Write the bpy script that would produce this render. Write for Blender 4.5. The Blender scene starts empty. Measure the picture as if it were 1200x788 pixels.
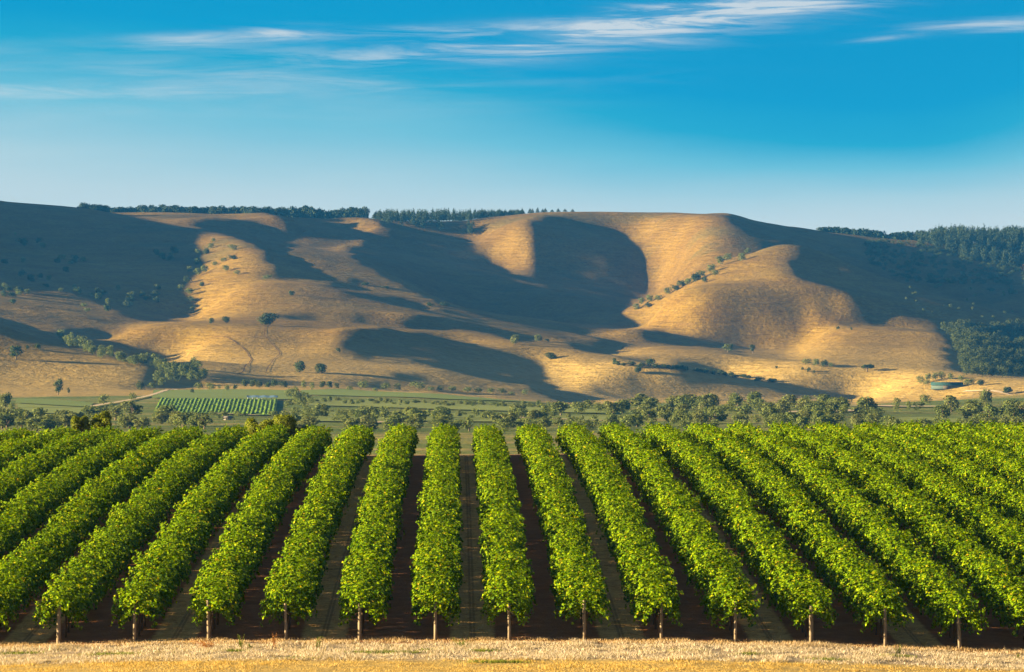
import bpy, math, random
import numpy as np
C = bpy.context.scene.collection
R = math.radians
SUN_EL = 10.0; SUN_BACK = 6.0
# ---------------------------------------------------------------- camera
cam = bpy.data.cameras.new('camera'); cam_ob = bpy.data.objects.new('camera', cam); C.objects.link(cam_ob)
cam.sensor_width = 36.0; cam.lens = 150.0            # long lens: 5000 px for a 1200 px wide picture
cam.shift_x = 64/1200.0; cam.shift_y = 26/1200.0
cam.clip_start = 0.5; cam.clip_end = 20000
cam_ob.location = (0, 0, 0); cam_ob.rotation_euler = (R(90), 0, 0)
sc = bpy.context.scene; sc.camera = cam_ob
# ---------------------------------------------------------------- light
sun = bpy.data.lights.new('sun', 'SUN'); sun.energy = 5.0; sun.angle = R(0.5); sun.color = (1.0, 0.77, 0.40)
sun_ob = bpy.data.objects.new('sun', sun); C.objects.link(sun_ob)
sun_ob.rotation_euler = (0, -R(90-SUN_EL), R(SUN_BACK))   # low sun from the left, a little behind the camera
sc.view_settings.view_transform = 'Standard'; sc.view_settings.look = 'None'
sc.view_settings.exposure = 2.45; sc.view_settings.gamma = 1.0; sc.view_settings.use_curve_mapping = False
sc.render.engine = 'CYCLES'
sc.cycles.max_bounces = 6; sc.cycles.diffuse_bounces = 3; sc.cycles.glossy_bounces = 1
sc.cycles.transmission_bounces = 3; sc.cycles.volume_bounces = 0; sc.cycles.transparent_max_bounces = 4
sc.cycles.use_denoising = True
HAZE_DENSITY = 3.9e-5
HAZE_COLOR = (0.04, 0.28, 0.85)

class N:                                              # small helper for node trees
    def __init__(s, tree): s.t = tree; s.n = tree.nodes; s.l = tree.links
    def new(s, typ, **kw):
        n = s.n.new(typ)
        for k, v in kw.items(): setattr(n, k, v)
        return n
    def put(s, sock, v):
        if hasattr(v, 'is_output'): s.l.new(v, sock)
        elif v is not None:
            if hasattr(sock.default_value, '__len__') and not hasattr(v, '__len__'): v = (v,)*len(sock.default_value)
            if hasattr(v, '__len__') and len(v) == 3 and len(sock.default_value) == 4: v = (*v, 1)
            sock.default_value = v
    def m(s, op, a, b=None, c=None, clamp=False):
        n = s.new('ShaderNodeMath', operation=op, use_clamp=clamp)
        for i, v in enumerate((a, b, c)):
            if v is not None: s.put(n.inputs[i], v)
        return n.outputs[0]
    def mix(s, f, a, b, blend='MIX'):
        n = s.new('ShaderNodeMix', data_type='RGBA', blend_type=blend)
        s.put(n.inputs[0], f); s.put(n.inputs[6], a); s.put(n.inputs[7], b)
        return n.outputs[2]
    def ramp(s, f, stops, interp='LINEAR'):
        n = s.new('ShaderNodeValToRGB'); cr = n.color_ramp; cr.interpolation = interp
        while len(cr.elements) > 1: cr.elements.remove(cr.elements[-1])
        cr.elements[0].position = stops[0][0]; cr.elements[0].color = (*stops[0][1], 1)
        for p, c in stops[1:]:
            e = cr.elements.new(p); e.color = (*c, 1)
        s.put(n.inputs[0], f); return n.outputs[0]
    def noise(s, vec, scale, detail=4, rough=.55, dist=0.0):
        n = s.new('ShaderNodeTexNoise'); s.put(n.inputs['Vector'], vec); s.put(n.inputs['Scale'], scale)
        s.put(n.inputs['Detail'], detail); s.put(n.inputs['Roughness'], rough); s.put(n.inputs['Distortion'], dist)
        return n.outputs['Fac']
    def mapped(s, vec, scale=(1, 1, 1), rot=(0, 0, 0), loc=(0, 0, 0)):
        n = s.new('ShaderNodeMapping'); s.put(n.inputs[0], vec); n.inputs[1].default_value = loc
        n.inputs[2].default_value = rot; n.inputs[3].default_value = scale
        return n.outputs[0]
    def smooth(s, v, a, b):
        n = s.new('ShaderNodeMapRange', interpolation_type='SMOOTHSTEP'); s.put(n.inputs[0], v); s.put(n.inputs[1], a); s.put(n.inputs[2], b)
        return n.outputs[0]
    def lin(s, v, a, b, c, d):
        n = s.new('ShaderNodeMapRange'); s.put(n.inputs[0], v)
        for i, q in enumerate((a, b, c, d)): s.put(n.inputs[i+1], q)
        return n.outputs[0]
def lin_rgb(r, g, b):
    return tuple(((x/255)/12.92 if x <= 10 else (((x/255)+.055)/1.055)**2.4) for x in (r, g, b))

# ---------------------------------------------------------------- sky
world = bpy.data.worlds.new('World'); sc.world = world; world.use_nodes = True
w = N(world.node_tree); w.n.clear()
sky = w.new('ShaderNodeTexSky', sky_type='NISHITA'); sky.sun_disc = False
sky.sun_elevation = R(SUN_EL); sky.sun_rotation = R(270-SUN_BACK); sky.air_density = 1.0; sky.dust_density = 0.6; sky.ozone_density = 2.0
tc = w.new('ShaderNodeTexCoord'); sep = w.new('ShaderNodeSeparateXYZ'); w.put(sep.inputs[0], tc.outputs['Generated'])
dx, dy, dz = sep.outputs
hyp = w.m('SQRT', w.m('ADD', w.m('MULTIPLY', dx, dx), w.m('MULTIPLY', dy, dy)))
elev = w.m('DIVIDE', dz, w.m('MAXIMUM', hyp, 1e-4))          # tangent of the elevation
azim = w.m('ARCTAN2', dx, dy)                                # bearing, 0 = down the rows
hu = w.m('MULTIPLY_ADD', azim, 5.0, .536)                    # bearing in thousands of units of the long lens
hv = w.m('MULTIPLY', elev, 5.0)                              # height over the horizon on the same scale
# blue that deepens upwards, deeper towards the right of the view
shiftr = w.m('MULTIPLY', w.m('SUBTRACT', w.smooth(hu, 0.35, 1.0), w.m('MULTIPLY', w.smooth(hu, 1.05, 1.35), .8)), .085)
shiftl = w.m('MULTIPLY', w.smooth(hu, 0.45, -0.1), -.04)
waver = w.m('MULTIPLY', w.m('SUBTRACT', w.noise(w.mapped(tc.outputs['Generated'], (9, 9, 60)), 1.0, 3), .5), .05)
hvv = w.m('ADD', w.m('ADD', hv, waver), w.m('MULTIPLY', w.m('ADD', shiftr, shiftl), w.smooth(hv, .14, .27)))
low = w.ramp(w.lin(hvv, 0.0, 0.5, 0, 1), [(0.0, lin_rgb(214, 224, 222)), (.32, lin_rgb(206, 220, 221)), (.42, lin_rgb(178, 211, 219)), (.55, lin_rgb(112, 192, 214)), (.66, lin_rgb(32, 168, 205)), (.75, lin_rgb(0, 155, 203)), (1.0, lin_rgb(0, 146, 198))])
# thin streaks of high cloud
cxyz = w.new('ShaderNodeCombineXYZ'); w.put(cxyz.inputs[0], hu); w.put(cxyz.inputs[1], hv); w_vec = cxyz.outputs[0]
fib = w.noise(w.mapped(w_vec, (5, 60, 1), (0, 0, R(3))), 1.0, 6, .62, .6)
fib2 = w.noise(w.mapped(w_vec, (2.4, 22, 1), (0, 0, R(4)), (3, 1, 0)), 1.0, 5, .6, .4)
def streak(u, v, hl, ht, deg, amt):
    du = w.m('SUBTRACT', hu, u); dv = w.m('SUBTRACT', hv, v); c, s = math.cos(R(deg)), math.sin(R(deg))
    a = w.m('DIVIDE', w.m('ADD', w.m('MULTIPLY', du, c), w.m('MULTIPLY', dv, s)), hl)
    b = w.m('DIVIDE', w.m('SUBTRACT', w.m('MULTIPLY', dv, c), w.m('MULTIPLY', du, s)), ht)
    r2 = w.m('ADD', w.m('MULTIPLY', a, a), w.m('MULTIPLY', b, b))
    return w.m('MULTIPLY', w.m('POWER', 2.718, w.m('MULTIPLY', r2, -1.0)), amt)
tot = None
for st in [(.69, .376, .17, .016, 4.5, 1.1), (.79, .397, .17, .015, 5, 1.1), (.92, .413, .16, .011, 6, .95), (.60, .365, .07, .006, 2, .9), (.215, .371, .055, .0075, 3, 1.0),
           (.330, .380, .06, .0075, 1.5, 1.0), (.50, .385, .10, .005, 2, .55), (.47, .352, .14, .010, 1, .45), (1.16, .3905, .085, .0055, 3.5, .85), (1.19, .383, .07, .004, 3.5, .75), (1.04, .3735, .035, .0028, 5, .55),
           (.30, .318, .32, .012, 1, .30), (.05, .312, .14, .010, 0, .3), (.78, .409, .07, .006, 3, .7), (.20, .338, .3, .02, 3, .22)]:
    q = streak(*st); tot = q if tot is None else w.m('ADD', tot, q)
cl = w.m('MULTIPLY', tot, w.m('ADD', w.m('MULTIPLY', w.smooth(fib, .40, .70), .95), w.m('MULTIPLY', w.smooth(fib2, .38, .7), .22)), clamp=True)
veil = w.m('MULTIPLY', w.smooth(fib2, .42, .75), w.m('MULTIPLY', w.smooth(hu, .85, .3), w.m('MULTIPLY', w.smooth(hv, .24, .32), w.smooth(hv, .40, .34))))
cl = w.m('ADD', w.m('MULTIPLY', cl, .8), w.m('MULTIPLY', veil, .22), clamp=True)
low = w.mix(cl, low, lin_rgb(222, 226, 226))
bg_low = w.new('ShaderNodeBackground'); w.put(bg_low.inputs[0], low); bg_low.inputs[1].default_value = 0.185
bg_sky = w.new('ShaderNodeBackground'); w.put(bg_sky.inputs[0], sky.outputs[0]); bg_sky.inputs[1].default_value = 0.025
mixw = w.new('ShaderNodeMixShader'); outw = w.new('ShaderNodeOutputWorld')
# the clear blue band lies opposite and beside the sun, low over the hills; Nishita sky everywhere else
band = w.m('MULTIPLY', w.smooth(elev, .22, .11), w.m('MULTIPLY', w.smooth(azim, -.9, -.4), w.smooth(azim, 1.3, .8)))
w.put(mixw.inputs[0], band); w.l.new(bg_sky.outputs[0], mixw.inputs[1]); w.l.new(bg_low.outputs[0], mixw.inputs[2]); w.l.new(mixw.outputs[0], outw.inputs[0])

# ---------------------------------------------------------------- helpers
def mesh(name, verts, faces, mat=None, smooth=False, counts=None):
    """verts (n,3); faces (m,k) array, or flat index list with counts"""
    me = bpy.data.meshes.new(name); verts = np.asarray(verts, np.float32)
    if counts is None:
        faces = np.asarray(faces, np.int32); counts = np.full(len(faces), faces.shape[1], np.int32)
    idx = np.asarray(faces, np.int32).ravel()
    me.vertices.add(len(verts)); me.vertices.foreach_set('co', verts.ravel())
    me.loops.add(len(idx)); me.loops.foreach_set('vertex_index', idx)
    me.polygons.add(len(counts)); st = np.concatenate([[0], np.cumsum(counts)[:-1]]).astype(np.int32)
    me.polygons.foreach_set('loop_start', st); me.polygons.foreach_set('loop_total', np.asarray(counts, np.int32))
    if smooth: me.polygons.foreach_set('use_smooth', np.ones(len(counts), bool))
    me.update(calc_edges=True)
    if mat: me.materials.append(mat)
    return me
def obj(name, me, parent=None, loc=None):
    o = bpy.data.objects.new(name, me); C.objects.link(o)
    if parent: o.parent = parent
    if loc is not None: o.location = loc
    return o
def tag(o, label=None, cat=None, group=None, kind=None):
    if label: o['label'] = label
    if cat: o['category'] = cat
    if group: o['group'] = group
    if kind: o['kind'] = kind
    return o
def empty(name, loc):
    o = bpy.data.objects.new(name, None); C.objects.link(o); o.location = loc; o.empty_display_size = .2; return o
class MB:                                             # collects simple solids into one mesh
    def __init__(s): s.v = []; s.f = []
    def add(s, v, f): k = len(s.v); s.v += [tuple(p) for p in v]; s.f += [tuple(i+k for i in q) for q in f]
    def box(s, x0, x1, y0, y1, z0, z1):
        s.add([(x, y, z) for z in (z0, z1) for x, y in ((x0, y0), (x1, y0), (x1, y1), (x0, y1))], [(3, 2, 1, 0), (4, 5, 6, 7), (0, 1, 5, 4), (1, 2, 6, 5), (2, 3, 7, 6), (3, 0, 4, 7)])
    def tube(s, pts, rad, n=6, wob=0, rnd=None):
        pts = [np.array(p, float) for p in pts]; rings = []
        for i, p in enumerate(pts):
            d = pts[min(i+1, len(pts)-1)]-pts[max(i-1, 0)]; d /= np.linalg.norm(d)+1e-9
            a = np.cross(d, (0, 1, 0) if abs(d[1]) < .9 else (1, 0, 0)); a /= np.linalg.norm(a); b = np.cross(d, a)
            r = rad[i] if hasattr(rad, '__len__') else rad
            rings.append([p+r*(1+(rnd.uniform(-wob, wob) if rnd else 0))*(math.cos(t)*a+math.sin(t)*b) for t in np.linspace(0, 2*math.pi, n, endpoint=False)])
        v = [q for r_ in rings for q in r_]; f = []
        for i in range(len(pts)-1):
            for k in range(n): f.append((i*n+k, i*n+(k+1) % n, (i+1)*n+(k+1) % n, (i+1)*n+k))
        f.append(tuple(range(n))[::-1]); f.append(tuple((len(pts)-1)*n+k for k in range(n)))
        s.add(v, f)
    def mesh(s, name, mat, smooth=False):
        return mesh(name, s.v, [i for q in s.f for i in q], mat, smooth, [len(q) for q in s.f])
def material(name):
    m = bpy.data.materials.new(name); m.use_nodes = True; k = N(m.node_tree); k.n.clear()
    out = k.new('ShaderNodeOutputMaterial'); p = k.new('ShaderNodeBsdfPrincipled'); k.l.new(p.outputs[0], out.inputs[0])
    p.inputs['Roughness'].default_value = .9; p.inputs['Specular IOR Level'].default_value = .15
    return m, k, p, out
def bump(k, p, h, strength, dist):
    b = k.new('ShaderNodeBump'); b.inputs['Strength'].default_value = strength; b.inputs['Distance'].default_value = dist
    k.put(b.inputs['Height'], h); k.l.new(b.outputs[0], p.inputs['Normal'])
def pos(k): return k.new('ShaderNodeNewGeometry').outputs['Position']
def leaf_material(name, cols, trans=.3, objvar=.0, gloss=.25, rough=.5, tint=None):
    m, k, p, out = material(name); g = k.new('ShaderNodeNewGeometry')
    col = k.ramp(g.outputs['Random Per Island'], cols)
    if objvar:
        oi = k.new('ShaderNodeObjectInfo'); col = k.mix(k.lin(oi.outputs['Random'], 0, 1, 0, objvar), col, tint)
    k.put(p.inputs['Base Color'], col); p.inputs['Roughness'].default_value = rough; p.inputs['Specular IOR Level'].default_value = gloss
    t = k.new('ShaderNodeBsdfTranslucent'); k.put(t.inputs[0], k.mix(1.0, col, (1.25, 1.15, .5), 'MULTIPLY'))
    mx = k.new('ShaderNodeMixShader'); mx.inputs[0].default_value = trans
    k.l.new(p.outputs[0], mx.inputs[1]); k.l.new(t.outputs[0], mx.inputs[2]); k.l.new(mx.outputs[0], out.inputs[0])
    return m
def plain(name, col, var=.25, scale=8, rough=.8):
    m, k, p, out = material(name); tcn = k.new('ShaderNodeTexCoord')
    n = k.noise(tcn.outputs['Object'], scale, 5)
    k.put(p.inputs['Base Color'], k.mix(n, tuple(c*(1-var) for c in col), tuple(c*(1+var) for c in col))); p.inputs['Roughness'].default_value = rough
    return m

TERRAIN = [
[-80,-1,-1,-1,-1,0,0,1,0,0,0,1,0,0,0,0,0,0,1,0,0,0,0,0,0,1,0,0,0,0,0,0,0,0,0,0,0,0,0,0,0,0,0,0,0,0,0,0,0,0,0,0,0,0,0,0,0,0,0,0,0,0,0,0,0,0,0,0,0,0,0,0,0,0,0,0,0,0,-1,0,0,0,0,0,0,0,0,0,0,0,0,-1,0,0,0,0,0,0,0,0,0,-1,0,0,0],
[-79,-1,-2,-1,0,0,0,0,0,0,1,0,0,0,0,0,0,0,0,1,0,0,0,0,0,0,0,0,0,0,1,0,0,0,0,0,0,0,0,0,0,0,0,0,0,0,0,0,0,0,0,0,0,0,0,0,0,0,0,0,0,0,0,0,0,0,0,0,0,0,0,0,0,0,0,0,0,0,-1,0,0,0,0,0,0,0,0,0,0,0,0,0,0,-1,0,0,0,0,0,0,0,0,-1,0,0],
[-77,-2,-2,-1,-1,0,0,0,1,0,0,0,0,0,0,0,0,0,0,0,0,0,1,0,0,0,0,0,0,0,0,0,0,0,0,0,0,0,0,0,0,0,0,0,0,0,0,0,0,0,1,0,0,0,0,0,0,0,0,0,0,0,0,0,0,0,0,0,0,0,0,0,0,0,0,0,0,0,-1,0,0,0,0,0,0,0,0,0,0,0,0,0,0,0,0,0,-1,0,0,0,0,0,0,0,-1],
[-75,-3,-2,-1,-1,0,0,0,0,0,0,1,0,0,0,0,0,0,0,0,0,0,0,0,0,0,0,0,0,0,0,0,0,0,0,0,0,0,0,0,0,0,0,0,0,0,0,0,0,0,1,0,0,0,0,0,0,0,0,0,0,0,0,0,0,0,0,0,0,0,0,0,0,0,0,0,0,0,0,0,0,0,-1,0,0,0,0,0,0,0,0,0,0,0,0,0,0,0,0,0,-1,0,0,0,0],
[-73,-3,-2,-2,-1,0,0,0,1,0,0,0,0,0,0,0,0,0,0,0,0,0,0,0,0,0,0,0,0,0,0,0,0,0,0,0,0,0,0,0,0,0,0,0,0,0,0,0,0,0,0,0,0,0,0,0,0,0,0,0,0,0,0,0,0,0,0,0,0,0,0,0,0,0,0,0,0,0,0,0,0,0,0,0,0,0,0,0,0,0,0,0,0,0,-1,0,0,0,0,0,0,0,0,-1,0],
[-71,-3,-3,-2,-1,-1,1,1,1,0,0,1,0,0,0,0,0,0,0,0,0,0,0,0,0,0,0,0,0,0,-1,0,0,0,0,0,0,0,0,0,0,0,0,-1,0,0,0,0,0,0,0,0,0,0,0,0,0,0,0,0,0,0,0,0,0,0,0,0,0,0,0,0,0,0,0,0,0,0,0,0,0,0,0,0,0,0,0,0,0,0,0,-1,0,0,0,0,0,0,0,0,0,-1,0,0,0],
[-67,-4,-4,-3,-1,-1,1,1,2,1,0,0,1,0,0,0,0,0,0,0,0,0,0,0,0,0,0,0,0,-1,0,0,0,0,0,-1,0,0,0,0,0,0,-1,0,0,0,0,0,0,0,0,-1,0,0,0,0,0,0,0,0,0,0,0,0,0,0,0,0,0,0,0,0,0,0,0,0,0,0,0,0,0,0,0,0,0,0,0,0,0,0,0,0,0,0,0,-1,0,0,0,0,0,-1,0,0,0],
[-62,-4,-5,-5,-3,-1,0,2,3,1,0,1,0,1,0,0,0,0,0,0,0,0,0,0,0,0,0,-1,0,0,0,0,0,-1,0,0,0,0,0,-1,0,0,0,0,0,0,0,-1,0,0,0,0,1,0,-2,-2,-2,1,1,0,1,0,0,0,0,0,1,0,1,0,0,0,0,0,0,0,0,0,0,0,0,0,0,0,0,0,0,0,0,-1,0,0,0,0,0,0,0,0,0,-1,0,-1,0,0,0],
[-55,-5,-7,-5,-5,-3,-1,1,3,0,1,1,0,0,1,0,0,0,0,0,0,0,0,0,0,0,0,0,0,0,0,0,0,0,0,0,0,0,0,0,0,0,0,0,0,0,0,0,0,1,0,-1,0,-2,-2,-3,-1,0,1,0,-2,-2,0,0,-2,-1,3,4,3,2,2,0,1,0,0,-1,0,0,0,0,0,0,0,0,0,0,0,0,0,0,0,-1,0,0,0,0,0,0,-1,0,-1,0,-1,0,0],
[-45,-6,-8,-7,-7,-5,-5,-2,1,0,0,1,0,0,0,0,0,1,0,0,0,1,0,0,1,0,1,0,1,0,1,0,1,0,0,1,0,0,1,0,0,1,0,0,0,0,1,0,0,1,0,-1,-2,-3,-3,-4,-4,-1,2,2,-1,-1,0,0,1,0,0,-1,0,2,3,4,4,2,2,0,0,0,0,-1,0,0,0,0,0,0,0,-1,0,0,0,0,0,-1,0,0,0,-1,0,-1,0,-1,-1,0,0],
[-32,-6,-9,-8,-8,-8,-7,-5,-2,0,0,0,0,0,0,0,0,0,0,0,1,0,0,1,1,0,1,1,1,1,1,0,1,1,0,1,0,1,0,0,1,0,0,1,0,0,1,0,0,0,0,-1,-7,-3,-3,-4,-4,1,2,2,-1,-2,-2,0,1,1,-1,0,0,1,0,3,6,4,4,2,1,1,0,1,0,0,0,0,-1,0,0,0,0,-1,0,0,0,-1,0,0,-1,0,0,-1,-1,-1,-1,0,0],
[-15,-6,-9,-8,-8,-7,-7,-5,-1,1,0,1,1,0,0,0,0,-1,0,-1,-1,-1,0,-1,0,0,-1,0,0,0,0,0,0,0,0,0,0,0,0,0,0,1,0,0,0,1,0,-1,-1,0,-1,-7,-5,-3,-1,-2,-5,-2,3,2,-1,-1,1,0,-1,-2,0,0,-2,3,1,3,1,4,4,3,2,2,2,1,1,1,0,1,0,-1,0,0,0,-1,0,0,-1,0,0,-1,0,0,-1,-1,0,-1,-1,0,0],
[-11,-7,-8,-8,-7,-7,-6,-4,0,1,1,0,1,1,0,0,0,-1,0,-1,-1,-1,-1,-1,-1,-2,-1,-1,-1,0,-1,0,0,-1,0,0,0,-1,0,1,0,1,0,0,1,-1,0,-1,0,-1,-3,-7,-4,-1,-3,-3,-3,-1,2,1,0,-2,1,1,1,-2,-2,-3,-2,5,2,0,0,6,5,3,3,2,2,1,1,1,0,0,0,0,0,0,0,-1,0,0,-1,0,0,-1,0,0,0,-1,-1,-1,0,-1,0],
[-7,-6,-8,-8,-7,-7,-5,-3,2,1,1,1,1,1,0,0,0,0,-1,-1,-1,-1,-2,-2,-1,-2,-2,-2,-2,-2,-1,-1,0,-1,0,-1,-1,0,0,0,1,1,0,1,0,-1,0,-1,-2,-1,-3,-7,-2,-1,-3,-5,-3,-1,0,2,1,-1,0,1,1,-2,0,-3,-3,4,3,1,-1,4,4,3,3,3,3,2,1,1,0,0,0,0,0,0,-1,0,0,0,-1,0,0,-1,0,0,0,-1,-1,-1,0,0,-1],
[-3,-6,-8,-7,-7,-6,-4,-1,3,1,2,1,1,1,1,0,0,0,-1,-1,-1,-2,-2,-2,-3,-2,-3,-3,-3,-3,-2,-2,-1,-1,0,-1,-1,-2,-1,1,2,1,1,0,0,0,-2,-1,-2,-2,-3,-5,-2,-2,-4,-4,-5,-2,0,2,1,1,0,1,1,-2,-1,-1,-1,1,1,2,2,2,0,1,3,6,5,3,2,0,1,0,0,0,0,-1,0,0,0,-1,0,0,0,-1,0,0,0,-1,-1,-1,0,0,0],
[1,-6,-7,-8,-6,-5,-3,1,5,2,1,2,1,1,1,1,1,-1,0,-1,-1,-2,-3,-3,-3,-4,-4,-4,-4,-4,-3,-2,-2,0,-1,-1,-1,-5,-3,1,3,2,1,1,0,-1,-2,-2,-3,-2,-3,-3,-4,-3,-3,-3,-5,-3,0,2,1,2,-1,0,2,-2,-2,0,0,0,0,2,3,3,2,1,2,3,6,4,1,1,0,0,1,-1,0,0,0,0,0,-1,0,0,0,-1,0,0,0,-1,-1,0,-1,0,0],
[6,-6,-8,-6,-6,-4,-2,2,7,2,2,2,2,2,1,1,1,0,0,-1,-1,-3,-2,-4,-4,-4,-5,-5,-6,-5,-4,-3,-2,0,-1,0,-2,-5,-7,-1,2,3,2,1,0,-1,-2,-3,-3,-3,-3,-3,-5,-3,-3,-3,-3,-3,0,2,2,0,-1,0,2,-2,-2,-1,0,1,2,2,2,2,4,3,0,1,6,4,1,1,1,0,0,0,0,0,0,-1,0,0,0,0,0,-1,0,0,0,-1,-1,0,0,-1,0],
[10,-6,-7,-6,-5,-3,-1,4,9,3,2,2,3,2,2,1,1,1,0,-1,-1,-2,-3,-4,-4,-5,-6,-6,-7,-6,-5,-3,-2,-1,0,-1,-1,-4,-11,-6,1,3,2,1,-1,-2,-2,-3,-3,-3,-2,-3,-5,-4,-3,-3,-2,-2,-1,2,2,0,-1,0,2,-2,-3,-1,-1,2,3,2,-2,2,2,5,2,3,6,3,1,1,1,1,0,0,0,0,-1,0,0,0,0,0,-1,0,0,0,0,-1,0,-1,0,0,0],
[15,-6,-7,-6,-4,-3,1,6,11,3,3,2,3,3,2,2,2,1,0,0,-1,-2,-3,-4,-4,-6,-6,-7,-7,-6,-6,-5,-2,-1,-1,-1,-1,-4,-12,-9,-2,2,0,0,-1,-2,-3,-3,-3,-2,-3,-3,-3,-5,-4,-3,-2,-1,0,0,0,1,0,1,2,-1,-4,-2,-1,1,4,2,-2,2,2,4,5,4,3,3,2,1,1,0,1,0,0,0,-1,0,0,0,0,0,-1,0,0,0,0,-1,0,0,-1,0,0],
[20,-6,-7,-5,-4,-2,2,7,14,3,3,3,4,3,3,2,3,1,1,0,0,-2,-3,-3,-5,-6,-6,-7,-8,-7,-6,-5,-3,-3,-1,-2,-2,-5,-12,-9,-3,-3,-2,-2,-2,-1,-3,-2,-4,-3,-1,-3,-3,-5,-4,-4,-3,-1,0,0,-1,0,1,1,3,1,-3,-4,-2,1,3,3,0,2,3,3,5,3,2,2,3,1,2,0,1,0,0,-1,0,0,0,0,0,0,0,-1,0,0,0,0,-1,0,0,0,0],
[24,-5,-7,-5,-3,-1,3,9,15,3,4,4,4,3,4,3,3,2,2,1,0,-2,-2,-4,-4,-6,-7,-7,-8,-7,-7,-5,-5,-3,-4,-2,-4,-6,-12,-8,-5,-5,-6,-3,-2,-2,-2,-3,-4,-5,0,-3,-3,-4,-5,-4,-3,-1,1,0,-1,-1,1,1,2,2,0,-5,-3,-1,4,3,0,2,2,3,4,3,2,3,3,3,2,0,1,0,0,0,-1,0,0,0,0,0,0,0,-1,0,0,0,0,-1,0,0,0],
[29,-5,-6,-5,-3,0,4,10,16,4,4,5,4,4,4,4,4,3,2,1,1,-1,-2,-3,-5,-6,-7,-7,-8,-8,-7,-6,-6,-5,-5,-4,-6,-9,-12,-6,-5,-6,-7,-5,-3,-2,-3,-4,-4,-6,-2,-1,-3,-2,-6,-4,-4,-2,3,2,-2,-2,-1,2,1,3,2,-5,-6,0,3,4,0,0,1,3,3,3,4,4,4,3,3,0,1,0,0,0,0,-1,0,0,0,0,0,0,0,0,-1,0,0,0,0,0,0],
[34,-5,-6,-5,-2,0,5,11,18,4,5,4,5,5,4,5,4,3,3,2,2,-1,-1,-3,-5,-6,-7,-8,-8,-8,-7,-8,-8,-7,-7,-7,-8,-11,-11,-5,-4,-6,-6,-5,-3,-2,-5,-7,-6,-4,-3,-2,-2,1,-4,-6,-6,-2,0,3,1,-3,-1,0,2,3,3,-6,-4,-1,2,3,1,1,2,2,3,3,5,4,3,3,2,1,1,0,0,0,0,0,-1,0,0,0,0,0,0,0,0,0,-1,0,0,0,0],
[39,-5,-6,-4,-2,1,5,12,18,5,5,5,5,5,5,5,4,4,4,3,1,0,-1,-3,-4,-6,-8,-8,-9,-9,-9,-11,-10,-9,-9,-7,-8,-11,-10,-5,-4,-6,-5,-3,-1,-2,-5,-8,-9,-5,-4,-3,-3,1,-2,-5,-6,-5,-2,3,3,0,-2,-1,0,3,3,-5,-3,-1,0,2,3,3,2,2,1,3,6,4,3,3,2,1,1,0,1,0,-1,0,0,0,0,0,0,-1,0,0,0,0,0,0,0,0,0],
[45,-5,-6,-4,-2,1,6,12,19,4,5,5,6,5,5,5,5,5,4,3,2,1,-1,-3,-5,-7,-8,-9,-9,-9,-13,-14,-12,-10,-9,-7,-7,-8,-7,-4,-4,-6,-5,-2,-1,-2,-3,-5,-8,-8,-6,-6,-5,-3,-3,-3,-5,-8,-2,2,3,2,-1,-1,-1,3,2,-5,-1,-3,-1,1,4,3,1,0,2,5,5,4,4,4,3,1,1,1,0,0,0,0,-1,0,0,0,0,0,0,0,0,0,0,0,0,0,0],
[50,-5,-6,-4,-2,2,6,12,19,4,5,5,5,6,5,5,5,5,4,4,2,1,-1,-2,-6,-7,-8,-9,-9,-11,-15,-16,-14,-12,-10,-7,-7,-3,-1,-2,-5,-6,-5,-3,-2,-2,-2,-3,-5,-8,-7,-7,-6,-6,-6,-5,-6,-8,-3,4,2,2,0,-2,-1,3,2,-4,-2,-3,-2,1,5,2,1,1,3,5,0,3,5,6,4,3,1,1,0,0,0,-1,0,0,0,0,0,0,0,0,0,-1,0,0,0,0,1],
[55,-5,-5,-4,-2,1,6,12,18,5,5,4,5,6,5,5,5,4,4,4,2,1,0,-3,-5,-8,-8,-9,-8,-12,-17,-18,-16,-14,-11,-8,-5,-1,4,2,-5,-6,-5,-3,-2,-2,-2,-2,-4,-9,-8,-6,-6,-7,-6,-7,-7,-11,-2,4,1,0,-1,-2,0,3,3,-3,-2,-3,-2,1,4,3,2,2,3,2,-1,2,6,6,6,3,2,0,1,0,-1,0,0,0,0,0,0,0,-1,0,0,0,0,0,0,0,1],
[61,-5,-6,-4,-2,2,5,11,18,4,4,5,4,5,5,4,5,4,3,3,2,1,-1,-3,-5,-7,-8,-9,-10,-14,-17,-18,-17,-14,-12,-8,-6,0,4,5,0,-4,-2,-2,-2,-2,-2,-3,-3,-6,-7,-6,-7,-7,-6,-7,-10,-11,-5,2,-1,1,-3,-1,-1,2,4,0,-4,-2,-3,1,4,1,3,3,3,4,-1,2,6,6,6,3,1,1,1,0,-1,0,0,0,0,0,0,0,-1,0,0,0,0,0,0,0,0],
[66,-5,-5,-4,-2,1,5,10,15,4,4,4,4,4,4,4,4,3,3,2,1,0,-2,-3,-5,-7,-8,-11,-12,-14,-16,-17,-16,-14,-11,-9,-5,-1,4,5,5,1,0,-1,-1,-2,-2,-3,-2,-4,-4,-6,-7,-7,-8,-7,-12,-11,-7,-2,-2,2,-1,-3,-2,0,4,2,-3,-3,-2,-1,4,1,3,2,3,7,2,2,6,6,4,3,1,1,0,0,0,-1,0,0,0,0,0,0,0,0,0,-1,0,0,0,0,0],
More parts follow.
